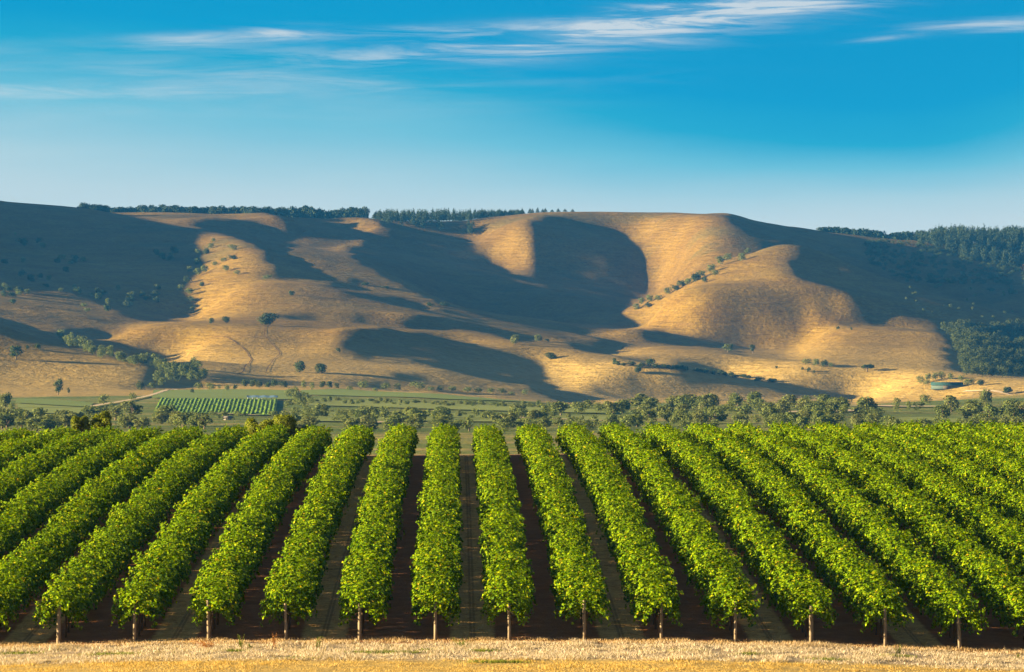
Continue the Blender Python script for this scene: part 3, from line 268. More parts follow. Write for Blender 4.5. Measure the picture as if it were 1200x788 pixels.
[431,5,4,1,-2,-7,-14,-6,51,19,17,13,3,-16,-29,-36,-34,-27,-19,-10,-7,-3,-4,-3,-4,-4,-3,-3,-2,-2,-1,-2,-2,1,9,22,21,9,-6,-11,-6,-6,-6,-7,-6,-8,-14,-24,-27,-27,-26,-25,-21,-17,-12,-9,-5,-1,2,5,8,10,11,15,21,26,26,26,24,20,17,15,15,10,5,-3,-12,-11,-12,-15,-17,-18,-18,-18,-18,-17,-17,-16,-14,-14,-13,-11,-10,-9,-8,-7,-6,-4,-4,-8,0,3,6,8,6],
[438,6,5,2,-1,-6,-14,-4,55,19,17,11,0,-20,-32,-36,-35,-25,-17,-10,-5,-4,-4,-4,-3,-4,-3,-2,-2,-1,0,-1,-1,2,11,21,19,4,-9,-10,-5,-6,-7,-6,-6,-9,-19,-27,-27,-28,-27,-25,-20,-15,-10,-6,-3,0,3,6,8,9,10,13,20,25,26,25,25,22,19,14,15,13,8,-2,-11,-13,-15,-19,-19,-20,-20,-20,-19,-18,-17,-16,-15,-14,-12,-11,-10,-8,-7,-6,-5,-4,-3,-5,1,4,7,8,7],
[446,6,6,3,0,-6,-13,-2,59,18,17,10,-3,-25,-34,-37,-33,-24,-16,-8,-6,-3,-4,-4,-4,-3,-3,-1,-1,0,0,0,0,3,13,20,14,-1,-12,-9,-5,-6,-6,-6,-6,-12,-21,-27,-28,-27,-27,-24,-20,-12,-9,-4,-1,3,4,6,7,7,6,9,17,24,26,27,25,24,21,12,13,18,11,-1,-9,-15,-19,-21,-22,-22,-21,-21,-20,-19,-18,-16,-15,-13,-12,-10,-9,-7,-6,-5,-4,-3,-3,-3,2,6,7,9,7],
[453,6,7,5,0,-5,-12,0,62,18,15,6,-7,-27,-35,-36,-31,-22,-14,-8,-5,-4,-4,-3,-4,-3,-2,-1,0,0,1,-1,-1,3,13,19,11,-5,-12,-9,-4,-6,-6,-6,-6,-13,-21,-27,-27,-26,-26,-22,-18,-11,-7,-3,0,4,4,6,6,4,1,3,13,23,27,27,26,24,21,16,12,17,12,1,-9,-16,-20,-23,-23,-23,-22,-22,-21,-19,-19,-16,-15,-12,-11,-10,-8,-6,-5,-4,-3,-2,-2,-1,4,6,9,8,7],
[460,7,8,5,2,-4,-12,3,64,18,13,2,-12,-29,-35,-35,-29,-20,-12,-7,-5,-4,-3,-4,-4,-2,-2,-1,0,1,1,-1,-1,3,13,17,7,-10,-11,-8,-5,-5,-6,-5,-6,-15,-19,-25,-25,-26,-23,-20,-16,-11,-6,-2,1,4,5,6,3,1,-3,-3,8,22,27,27,26,24,21,17,10,15,12,1,-8,-15,-20,-22,-24,-23,-24,-22,-22,-20,-18,-16,-14,-12,-10,-8,-7,-5,-4,-3,-3,-1,-1,1,5,8,8,9,7],
[466,8,9,6,3,-3,-10,4,68,16,12,-1,-17,-31,-35,-34,-27,-17,-11,-7,-4,-4,-4,-3,-4,-3,-1,-1,1,0,1,-1,-1,5,14,13,0,-11,-10,-9,-4,-5,-6,-5,-5,-15,-17,-23,-24,-23,-22,-19,-14,-10,-5,-1,2,5,5,3,2,-3,-7,-7,3,22,26,25,26,23,21,16,11,12,8,0,-7,-14,-18,-21,-23,-24,-23,-23,-22,-20,-18,-16,-13,-11,-9,-7,-5,-4,-4,-2,-1,-1,0,3,6,9,9,9,7],
[473,8,10,7,4,-2,-9,8,70,15,9,-5,-21,-32,-35,-31,-25,-16,-10,-6,-4,-4,-3,-4,-4,-2,-2,-1,0,1,0,-2,-2,7,15,9,-7,-10,-9,-9,-4,-5,-6,-4,-5,-13,-16,-20,-23,-22,-21,-16,-14,-8,-4,0,3,4,4,1,-3,-6,-9,-8,-1,20,25,24,26,23,20,15,12,8,5,-2,-7,-13,-16,-20,-22,-23,-23,-23,-22,-20,-17,-15,-12,-9,-8,-6,-5,-3,-2,-1,-1,0,0,5,7,9,10,9,7],
[479,9,11,8,5,-1,-8,11,73,15,6,-10,-24,-33,-34,-30,-23,-14,-9,-5,-4,-4,-4,-4,-3,-3,-2,-1,0,0,0,-3,-2,7,14,4,-10,-9,-9,-8,-4,-6,-6,-4,-5,-12,-14,-18,-20,-21,-19,-16,-12,-7,-3,0,3,4,2,-3,-6,-9,-9,-9,-4,18,24,24,26,23,20,14,10,6,3,-3,-7,-13,-15,-19,-21,-22,-22,-22,-22,-19,-17,-14,-11,-8,-7,-4,-4,-2,-2,-1,0,1,1,6,9,9,10,9,7],
[485,10,11,10,6,0,-7,14,77,13,5,-14,-27,-34,-35,-28,-21,-13,-8,-4,-4,-4,-4,-4,-3,-3,-2,-1,-1,0,-1,-2,-2,5,10,0,-11,-9,-9,-8,-4,-6,-5,-3,-6,-12,-11,-16,-18,-20,-18,-15,-11,-7,-3,1,2,2,-2,-6,-8,-9,-8,-10,-6,15,24,24,27,26,20,13,8,4,0,-4,-7,-12,-15,-18,-20,-21,-21,-21,-21,-18,-16,-13,-10,-7,-6,-4,-3,-2,-1,0,1,1,1,8,9,9,10,9,7],
[491,10,12,11,7,1,-5,16,80,13,3,-18,-29,-35,-34,-27,-20,-11,-7,-5,-4,-3,-4,-4,-3,-3,-2,-2,-1,0,-2,-2,-2,4,5,-4,-11,-9,-9,-8,-4,-5,-5,-1,-9,-10,-10,-14,-16,-19,-17,-15,-11,-5,-3,1,1,-2,-4,-9,-9,-8,-9,-9,-7,14,22,26,29,28,21,12,6,1,-2,-5,-8,-12,-15,-18,-19,-20,-20,-19,-19,-17,-15,-11,-10,-7,-5,-4,-2,-1,-1,1,1,1,2,8,10,10,9,9,7],
[496,11,13,12,8,2,-4,18,79,13,1,-20,-30,-35,-33,-26,-17,-11,-6,-4,-4,-4,-3,-4,-3,-3,-3,-1,-2,-1,-1,-1,-1,0,-1,-7,-11,-9,-9,-8,-4,-5,-4,0,-8,-10,-9,-12,-16,-17,-17,-14,-10,-5,-3,0,0,-4,-7,-9,-9,-9,-9,-8,-8,11,21,26,33,31,22,11,4,-1,-3,-7,-9,-12,-15,-18,-18,-19,-19,-18,-18,-15,-13,-11,-9,-6,-5,-3,-2,-1,0,1,1,2,2,9,10,9,10,9,6],
[501,11,15,12,10,3,-2,18,73,10,0,-20,-30,-33,-30,-23,-16,-9,-6,-4,-3,-4,-4,-3,-4,-3,-3,-2,-1,-2,-1,-1,-2,-3,-5,-8,-10,-9,-9,-9,-4,-5,-3,2,-8,-9,-9,-12,-13,-16,-15,-14,-10,-5,-3,-1,-3,-7,-8,-9,-9,-9,-9,-8,-8,7,19,28,36,35,25,10,3,-3,-4,-8,-10,-14,-15,-18,-18,-18,-18,-18,-15,-14,-12,-10,-8,-6,-4,-3,-1,-1,1,1,2,2,2,9,9,10,9,8,6],
[505,12,16,13,11,4,-1,18,65,8,-1,-19,-28,-30,-28,-21,-14,-8,-5,-4,-3,-4,-4,-4,-3,-3,-3,-3,-2,-2,-1,-2,-3,-7,-7,-8,-8,-9,-9,-8,-4,-6,-3,3,-8,-9,-9,-10,-12,-13,-13,-12,-9,-6,-5,-4,-5,-9,-8,-9,-9,-9,-9,-9,-9,3,17,29,39,40,29,12,2,-4,-6,-9,-12,-15,-16,-18,-19,-18,-17,-16,-15,-12,-11,-9,-7,-6,-3,-2,-1,0,1,1,2,2,2,9,10,9,9,8,5],
[509,13,16,15,11,6,1,16,59,6,-2,-18,-26,-29,-25,-18,-13,-7,-4,-4,-4,-4,-4,-3,-4,-3,-4,-3,-3,-4,-2,-2,-4,-11,-9,-8,-9,-8,-9,-7,-5,-4,-1,5,-8,-10,-8,-9,-10,-10,-11,-10,-9,-8,-7,-7,-8,-9,-9,-9,-8,-9,-9,-9,-9,-1,15,28,44,47,33,14,3,-5,-7,-10,-14,-17,-18,-19,-19,-19,-16,-15,-14,-12,-10,-8,-6,-5,-3,-1,-1,1,1,2,2,2,2,9,9,9,8,7,5],
[513,13,17,16,13,7,1,16,53,5,-3,-17,-25,-27,-23,-16,-11,-6,-5,-4,-3,-4,-4,-4,-4,-4,-4,-4,-5,-4,-5,-2,-6,-12,-9,-8,-9,-9,-9,-6,-4,-4,1,7,-6,-10,-9,-9,-9,-9,-9,-9,-9,-9,-9,-9,-9,-9,-9,-9,-9,-8,-9,-9,-9,-4,13,30,48,53,37,16,3,-5,-6,-11,-14,-19,-21,-22,-20,-19,-17,-14,-13,-10,-10,-7,-6,-4,-3,0,0,1,1,2,2,2,3,8,9,8,8,6,4],
[516,14,18,16,14,9,3,14,48,5,-4,-17,-23,-25,-21,-15,-10,-5,-5,-4,-4,-4,-4,-4,-4,-4,-5,-5,-7,-7,-6,-2,-4,-12,-9,-9,-9,-9,-9,-5,-5,-4,2,9,-5,-10,-9,-9,-8,-9,-9,-9,-9,-9,-9,-9,-9,-9,-9,-9,-9,-9,-9,-9,-9,-6,8,30,54,60,42,17,4,-5,-7,-9,-12,-20,-24,-24,-23,-19,-17,-15,-12,-10,-9,-8,-5,-4,-2,0,1,1,2,2,2,3,2,8,8,8,7,5,4],
[519,14,19,17,15,10,4,15,42,4,-4,-17,-22,-23,-19,-13,-9,-6,-4,-4,-4,-4,-4,-4,-5,-5,-6,-7,-8,-7,-6,-1,-4,-12,-9,-9,-8,-9,-9,-7,-4,-5,1,7,-5,-10,-8,-9,-8,-8,-9,-9,-8,-9,-8,-9,-8,-8,-9,-9,-9,-9,-9,-9,-9,-7,4,26,58,68,48,20,4,-5,-9,-10,-8,-16,-24,-27,-25,-21,-18,-15,-12,-11,-9,-7,-5,-4,-1,0,1,2,2,2,3,2,2,7,8,8,6,5,2],
[522,14,19,18,16,11,6,14,39,2,-4,-16,-21,-22,-17,-12,-8,-6,-4,-4,-4,-4,-4,-5,-5,-6,-7,-9,-8,-6,-1,-1,-9,-11,-9,-9,-8,-10,-9,-6,-5,-5,-2,7,-2,-12,-10,-8,-8,-9,-8,-9,-9,-9,-9,-8,-3,-3,-11,-10,-9,-9,-9,-10,-9,-8,1,24,61,75,54,21,5,-6,-10,-13,-7,-12,-21,-28,-26,-22,-19,-15,-13,-11,-9,-8,-5,-3,-2,1,1,2,3,2,2,2,2,8,8,7,5,4,2],
[524,15,19,19,16,13,7,14,36,2,-5,-16,-20,-21,-16,-11,-8,-5,-4,-4,-4,-4,-5,-5,-5,-7,-9,-9,-7,-1,2,-1,-10,-12,-9,-9,-9,-9,-10,-6,-5,-7,-4,4,1,-12,-9,-9,-9,-9,-8,-9,-9,-9,-9,-8,0,0,-10,-9,-9,-10,-9,-9,-9,-9,-6,22,64,81,56,22,5,-6,-12,-13,-10,-11,-18,-25,-26,-21,-19,-15,-13,-11,-10,-8,-5,-4,-1,1,1,2,2,2,2,2,3,9,7,7,4,3,1],
[525,15,20,19,18,14,8,15,33,1,-5,-15,-20,-20,-15,-11,-7,-5,-4,-4,-4,-5,-4,-6,-6,-8,-9,-8,-4,1,4,2,-5,-11,-11,-10,-11,-9,-10,-7,-6,-7,-6,-3,0,-11,-9,-9,-9,-9,-9,-8,-9,-9,-9,-8,3,3,-10,-10,-9,-9,-10,-9,-9,-10,-8,17,68,85,58,23,4,-7,-13,-13,-12,-12,-15,-22,-24,-19,-18,-15,-13,-11,-10,-8,-6,-3,-2,1,1,1,1,1,2,3,3,11,8,6,4,2,0],
[526,16,20,20,18,14,10,15,32,1,-6,-15,-20,-19,-14,-10,-7,-5,-4,-5,-4,-4,-5,-6,-7,-9,-8,-5,-2,0,1,3,2,-3,-7,-13,-13,-6,-4,-13,-11,-9,-9,-7,0,-13,-9,-9,-9,-9,-9,-9,-9,-9,-10,-8,8,16,-11,-11,-10,-10,-10,-11,-10,-10,-11,14,73,85,56,22,5,-9,-14,-14,-13,-13,-14,-19,-20,-18,-16,-14,-13,-11,-10,-8,-6,-4,-1,0,1,0,-1,-1,0,4,5,14,9,5,3,1,-1],
[527,15,21,20,19,15,11,14,31,2,-6,-16,-19,-18,-14,-10,-6,-5,-5,-4,-4,-5,-5,-6,-8,-9,-7,-2,-1,-1,-2,-1,0,0,-2,-4,-5,2,-5,-16,-15,-11,-9,-8,-6,-9,-10,-10,-10,-10,-9,-10,-9,-10,-10,-2,26,26,-12,-12,-11,-12,-12,-11,-12,-12,-13,20,74,72,46,19,3,-9,-15,-15,-14,-14,-14,-17,-16,-16,-14,-14,-12,-11,-10,-8,-6,-3,-2,0,0,-1,-2,-4,-2,4,6,19,9,4,3,0,-2],
[527,16,20,21,19,16,11,14,29,1,-5,-15,-18,-18,-13,-9,-7,-5,-4,-4,-5,-5,-5,-7,-8,-8,-6,0,0,-2,-4,-3,-3,-1,0,4,8,5,-11,-18,-14,-10,-9,-7,-6,-6,-8,-10,-10,-9,-10,-10,-10,-10,-8,16,44,22,-13,-12,-12,-12,-12,-12,-12,-12,-12,23,64,55,33,13,1,-9,-15,-15,-14,-14,-14,-14,-15,-14,-14,-12,-12,-10,-9,-8,-5,-4,-2,-1,-1,-2,-4,-6,-5,3,7,24,11,4,2,-1,-3],
[526,16,21,20,20,16,12,12,25,0,-5,-13,-16,-15,-13,-8,-7,-5,-5,-4,-5,-6,-6,-7,-7,-6,-3,1,0,-2,-3,-4,-4,-2,1,5,7,1,-10,-14,-12,-9,-8,-7,-3,6,-6,-12,-10,-10,-10,-10,-10,-8,4,30,39,12,-12,-11,-10,-11,-10,-11,-10,-12,-7,32,48,37,21,7,-1,-9,-14,-15,-13,-13,-13,-13,-13,-13,-13,-12,-10,-10,-8,-7,-6,-3,-3,-1,-2,-4,-6,-8,-8,3,8,29,12,4,1,-2,-3],
[525,16,21,21,19,17,11,10,17,0,-5,-11,-12,-12,-11,-8,-7,-6,-4,-5,-4,-6,-7,-7,-6,-5,0,2,1,-1,-3,-4,-3,-2,1,5,5,-2,-12,-11,-9,-9,-10,-8,-1,15,-4,-11,-9,-9,-9,-10,-9,-4,17,28,26,8,-12,-9,-9,-10,-10,-9,-9,-10,2,35,38,25,12,3,-2,-8,-14,-13,-13,-12,-12,-12,-12,-11,-12,-10,-10,-9,-8,-6,-6,-4,-3,-3,-4,-6,-8,-9,-8,2,9,35,13,4,0,-3,-5],
[524,16,20,21,19,17,11,9,8,-2,-4,-7,-10,-9,-9,-8,-7,-6,-4,-4,-4,-5,-5,-6,-6,-5,0,4,1,-1,-2,-3,-2,-1,2,5,3,-8,-12,-9,-8,-9,-11,-9,0,16,-5,-9,-9,-9,-8,-9,-9,1,24,26,19,10,-9,-11,-9,-9,-10,-9,-10,-8,11,35,32,18,6,-2,-1,-6,-12,-13,-11,-11,-11,-11,-11,-10,-11,-9,-9,-9,-7,-7,-5,-5,-5,-5,-7,-8,-9,-9,-8,1,10,43,15,3,-1,-4,-5],
[522,16,20,21,19,16,11,7,1,-2,-3,-5,-7,-6,-8,-7,-7,-5,-4,-4,-3,-4,-5,-6,-6,-5,2,3,2,0,-1,-2,-2,0,2,4,1,-10,-12,-8,-9,-9,-11,-8,4,14,-7,-10,-9,-8,-9,-9,-10,3,28,28,18,13,1,-12,-11,-10,-10,-10,-10,-5,16,31,24,12,2,-2,0,-2,-11,-14,-12,-10,-10,-10,-9,-10,-9,-9,-9,-8,-8,-7,-7,-6,-7,-8,-8,-9,-9,-10,-9,3,15,49,14,3,-1,-6,-6],
[520,15,20,21,18,16,11,5,-3,-2,-3,-3,-4,-5,-6,-5,-5,-5,-3,-4,-3,-4,-5,-7,-7,-4,3,4,3,-1,-1,-1,-1,0,2,2,0,-10,-13,-8,-8,-10,-10,0,15,6,-13,-11,-8,-9,-9,-11,-10,5,30,29,17,12,8,-5,-10,-10,-10,-10,-7,3,15,20,14,5,1,-2,2,-1,-10,-15,-12,-10,-9,-8,-9,-8,-9,-8,-9,-8,-9,-9,-8,-7,-8,-9,-11,-9,-9,-10,-5,12,20,44,12,3,-2,-7,-8],
[517,15,20,20,18,16,10,4,-4,-3,-2,-3,-3,-4,-3,-4,-4,-4,-3,-3,-3,-3,-4,-7,-4,-1,2,2,0,-1,-1,-2,-1,-1,-1,1,1,-7,-10,-5,-5,-5,-3,4,9,-4,-10,-7,-4,-4,-5,-5,-1,7,17,13,8,7,6,2,-1,-2,-2,-3,-1,2,4,5,2,1,-1,-2,-1,-1,-7,-14,-10,-9,-8,-8,-8,-8,-8,-8,-9,-8,-6,-8,-8,-4,-5,-6,-6,-5,-3,-1,5,8,10,18,7,3,-2,-8,-10],
[513,15,20,19,18,15,10,4,-5,-2,-2,-3,-2,-3,-3,-4,-3,-3,-3,-3,-3,-2,-2,-7,0,1,0,-1,0,-1,-1,-1,-1,-2,-1,0,1,-6,-7,-2,-2,-3,4,1,-1,-6,-5,-3,-1,-1,0,-1,3,8,5,5,5,5,4,3,2,1,0,-1,0,-1,0,0,-1,0,-2,-2,-4,-1,-2,-13,-10,-8,-8,-8,-9,-8,-9,-7,-7,-6,-5,-5,-5,-4,-3,-2,-1,-1,-1,2,4,1,4,8,7,3,-4,-8,-12],
[510,14,19,19,18,14,10,3,-4,-2,-2,-2,-3,-2,-3,-3,-3,-3,-2,-3,-3,-2,-2,-3,-1,0,0,0,0,-1,0,-1,-1,-1,-1,0,1,-5,-6,-2,-2,-3,4,2,-2,-6,-4,-2,-1,0,-1,0,2,9,6,4,5,5,4,2,1,0,0,-1,-1,-2,0,-1,-1,-1,-1,-3,-4,-3,-2,-9,-10,-8,-8,-5,-8,-10,-7,-6,-6,-5,-5,-5,-4,-3,-3,-2,-2,-1,0,1,3,-1,5,10,7,3,-4,-10,-12],
[506,14,18,19,16,14,10,2,-3,-2,-2,-2,-2,-2,-2,-3,-2,-3,-2,-3,-2,-2,-2,-1,-1,-1,0,0,0,0,0,-1,0,-1,0,-1,1,-3,-6,-3,-2,-1,4,2,-3,-5,-3,-2,-1,0,1,0,1,8,7,4,4,4,4,2,1,-1,0,-1,-2,-1,-1,-2,-1,-1,-2,-3,-3,-4,-5,-5,-8,-7,-7,-5,-8,-9,-7,-4,-6,-5,-5,-4,-4,-3,-3,-2,-1,-1,0,0,2,-1,4,13,7,3,-6,-10,-13],
[501,14,18,17,16,14,9,2,-3,-1,-2,-1,-2,-2,-2,-3,-2,-2,-2,-2,-2,-2,-1,-1,-1,0,-1,1,0,0,0,0,-1,0,0,-1,0,-4,-6,-3,-1,1,4,2,-3,-7,-5,-3,-1,2,4,1,-2,8,9,6,4,3,3,2,0,0,0,-1,-2,-1,-2,-1,-2,-2,-2,-2,-4,-4,-4,-5,-6,-8,-7,-7,-7,-7,-6,-5,-8,-7,-5,-4,-3,-2,-1,-1,-1,-2,-2,-2,-1,1,3,23,8,3,-6,-11,-13],
[496,13,18,17,15,13,8,3,-3,-1,-1,-2,-2,-1,-2,-2,-2,-2,-2,-1,-2,-1,-1,-1,-1,0,0,0,0,0,0,0,0,0,0,0,-1,-2,-3,-2,-1,1,3,1,-4,-6,-4,-2,0,1,3,1,-2,7,8,6,4,2,2,2,0,0,0,-1,-2,-1,-2,-1,-2,-2,-2,-3,-3,-4,-4,-4,-5,-7,-6,-7,-6,-7,-5,-4,-9,-8,-5,-3,-3,-2,-2,-2,1,-2,-4,-3,-2,1,4,23,12,2,-6,-12,-12],
[491,12,17,16,15,12,8,3,-3,-1,-1,-1,-2,-1,-2,-1,-2,-2,-1,-1,-2,-1,-1,0,-1,0,0,0,0,0,1,0,0,0,0,0,-1,0,-1,-1,-1,1,3,1,-4,-6,-4,-1,1,1,1,2,0,5,6,4,3,2,2,1,0,0,0,-1,-1,-2,-1,-2,-2,-2,-2,-3,-3,-3,-4,-4,-4,-5,-5,-6,-5,-6,-8,-5,-7,-6,-4,-3,-3,-2,-2,-6,-1,-2,-4,-2,0,1,4,22,13,2,-6,-12,-11],
[485,12,16,15,14,12,7,3,-2,-1,-1,-1,-1,-1,-2,-1,-2,-1,-1,-1,-1,-1,-1,0,-1,0,0,0,1,0,0,0,1,0,0,0,0,0,-1,0,0,0,2,1,-2,-4,-3,0,0,1,1,2,2,3,4,2,2,2,1,1,0,0,0,-1,-1,-1,-2,-2,-2,-2,-2,-3,-2,-3,-4,-3,-4,-4,-4,-5,-3,-4,-10,-9,-5,-3,-3,-4,-4,-2,-1,-7,-3,-3,-3,0,0,3,4,19,12,2,-6,-12,-10],
[479,12,15,14,13,11,7,3,-2,0,-1,-1,-1,-1,-2,-1,-1,-1,-1,-1,-1,0,-1,0,0,0,0,0,0,0,1,0,0,0,1,0,0,0,0,0,-1,1,1,0,0,-2,-1,0,0,1,1,2,1,2,2,2,2,1,1,1,0,0,-1,0,-1,-2,-1,-2,-2,-2,-2,-2,-3,-3,-3,-3,-3,-4,-4,-3,-2,-4,-8,-8,-2,-3,-7,-4,-5,-3,-2,-2,-1,-2,-3,-1,1,3,1,15,12,1,-6,-10,-10],
[472,12,14,14,12,10,7,2,-1,0,-1,-1,-1,-1,-1,-1,-1,-1,0,-1,-1,0,-1,0,0,0,0,0,1,0,0,1,0,0,0,1,0,0,0,0,0,0,0,1,0,0,0,0,1,0,1,2,1,1,1,2,1,1,1,0,0,0,0,-1,-1,-1,-1,-2,-2,-2,-2,-2,-2,-3,-3,-3,-3,-3,-3,-3,-3,-4,-4,-3,0,-5,-8,-6,-4,-4,-3,-2,0,-1,0,-1,1,1,-1,13,10,1,-6,-9,-10],
[436,9,10,9,8,7,5,2,-1,0,0,0,-1,0,0,-1,0,0,0,-1,0,0,0,0,0,1,0,0,0,1,0,0,1,0,0,1,0,0,1,0,0,1,0,1,0,0,1,0,1,0,1,0,1,1,0,1,0,0,0,1,0,-1,0,0,-1,-1,-1,-1,-1,-1,-1,-2,-1,-2,-1,-2,-2,-2,-1,-2,-2,-2,-1,-2,-1,-2,-1,-1,-1,-1,0,-1,0,-1,0,0,0,0,0,1,1,-2,-4,-6,-7],
[358,3,2,2,1,2,1,-1,-4,-1,0,-1,0,0,0,0,0,0,0,0,0,0,0,0,0,0,0,1,0,0,0,0,0,0,0,0,0,0,0,0,0,0,0,0,0,0,0,0,0,0,0,0,0,0,0,0,0,0,0,0,0,1,0,0,0,0,0,0,-1,0,0,0,0,0,0,0,0,0,0,0,0,0,0,0,-1,0,0,0,0,0,0,0,0,0,0,0,0,0,0,0,2,1,1,-2,-1]]

# ---------------------------------------------------------------- terrain
TX = np.concatenate([np.arange(-1000, -520, 60), np.arange(-520, 560, 12), np.arange(560, 801, 40)]).astype(float)
TY = np.concatenate([np.arange(1100, 2200, 100), np.arange(2200, 4300, 20), [4300, 4400, 4600]]).astype(float)
def cubic(p0, p1, p2, p3, t):
    return p1 + 0.5*t*(p2-p0 + t*(2*p0-5*p1+4*p2-p3 + t*(3*(p1-p2)+p3-p0)))
def sample(grid, fx, fy):
    ny, nx = grid.shape
    i = np.floor(fx).astype(int); j = np.floor(fy).astype(int); a = fx-i; b = fy-j
    cx = [np.clip(i+k, 0, nx-1) for k in (-1, 0, 1, 2)]; cy = [np.clip(j+k, 0, ny-1) for k in (-1, 0, 1, 2)]
    r = [cubic(grid[cj, cx[0]], grid[cj, cx[1]], grid[cj, cx[2]], grid[cj, cx[3]], a) for cj in cy]
    return cubic(r[0], r[1], r[2], r[3], b)
NOISE = np.random.RandomState(7).uniform(-1, 1, (256, 256))
def noise2(x, y, sx, sy, o=0.0):
    fx = (x/sx + 31.7*o) % 253.0; fy = (y/sy + 17.3*o) % 253.0
    i = np.floor(fx).astype(int); j = np.floor(fy).astype(int); a = fx-i; b = fy-j
    a = a*a*(3-2*a); b = b*b*(3-2*b)
    return (NOISE[j, i]*(1-a)+NOISE[j, i+1]*a)*(1-b)+(NOISE[j+1, i]*(1-a)+NOISE[j+1, i+1]*a)*b
def sstep(a, b, x):
    t = np.clip((x-a)/(b-a), 0, 1); return t*t*(3-2*t)
TGRID = np.cumsum(np.array(TERRAIN), axis=1)/4.0    # quarter metres, each row stored as steps along X
def h_front(x): return np.interp(x, [-60, -30, -18, -10, 0, 9, 14, 20, 26, 60], [-.35, -.3, -.18, 0, .02, 0, -.12, -.36, -.5, -.6])
def h_back(x): return np.interp(x, [-60, -32, -15, 0, 15, 38, 60], [-.35, -.22, -.06, 0, .12, .3, .35])
def near_profile(y):
    d = np.clip(y-170, 0, 138.0)
    z = -11.3+.04872*d+1.63816e-4*d**2-3.27977e-6*d**3+8.43992e-9*d**4
    z = np.where(y < 140, -11.3+9.3*(np.clip(140-y, 0, 200)/140)**2.2, z)
    e = np.clip(y-308, 0, None)
    return z-np.where(e < 50, .005*e+.0009*e*e, .005*50+.0009*2500+.095*(e-50))
def height(x, y):
    x, y = np.broadcast_arrays(np.asarray(x, float), np.asarray(y, float))
    fx = np.interp(x, TX, np.arange(len(TX))); fy = np.interp(y, TY, np.arange(len(TY)))
    far = sample(TGRID, fx, fy)
    rough = sstep(2250, 2700, y)
    far = far+rough*(0.55*noise2(x, y, 62, 38, 1)+0.28*noise2(x, y, 30, 16, 2)+0.13*noise2(x, y, 13, 8, 3))
    out = sstep(0, 1, np.maximum(np.clip((np.abs(x+100)-900)/2500, 0, 1), np.clip((y-4600)/2500, 0, 1)))
    far = far*(1-out)-30*out
    t = np.clip((y-170)/138, 0, 1)
    nr = near_profile(y)+h_front(x)*(1-t)+h_back(x)*t
    nr = nr*(1-sstep(100, 900, np.abs(x)))-20*sstep(100, 900, np.abs(x))
    k = 1.2
    return np.where(y < 250, nr, np.where(y > 1000, far, np.maximum(nr, far)+k*np.log1p(np.exp(-np.abs(nr-far)/k))))

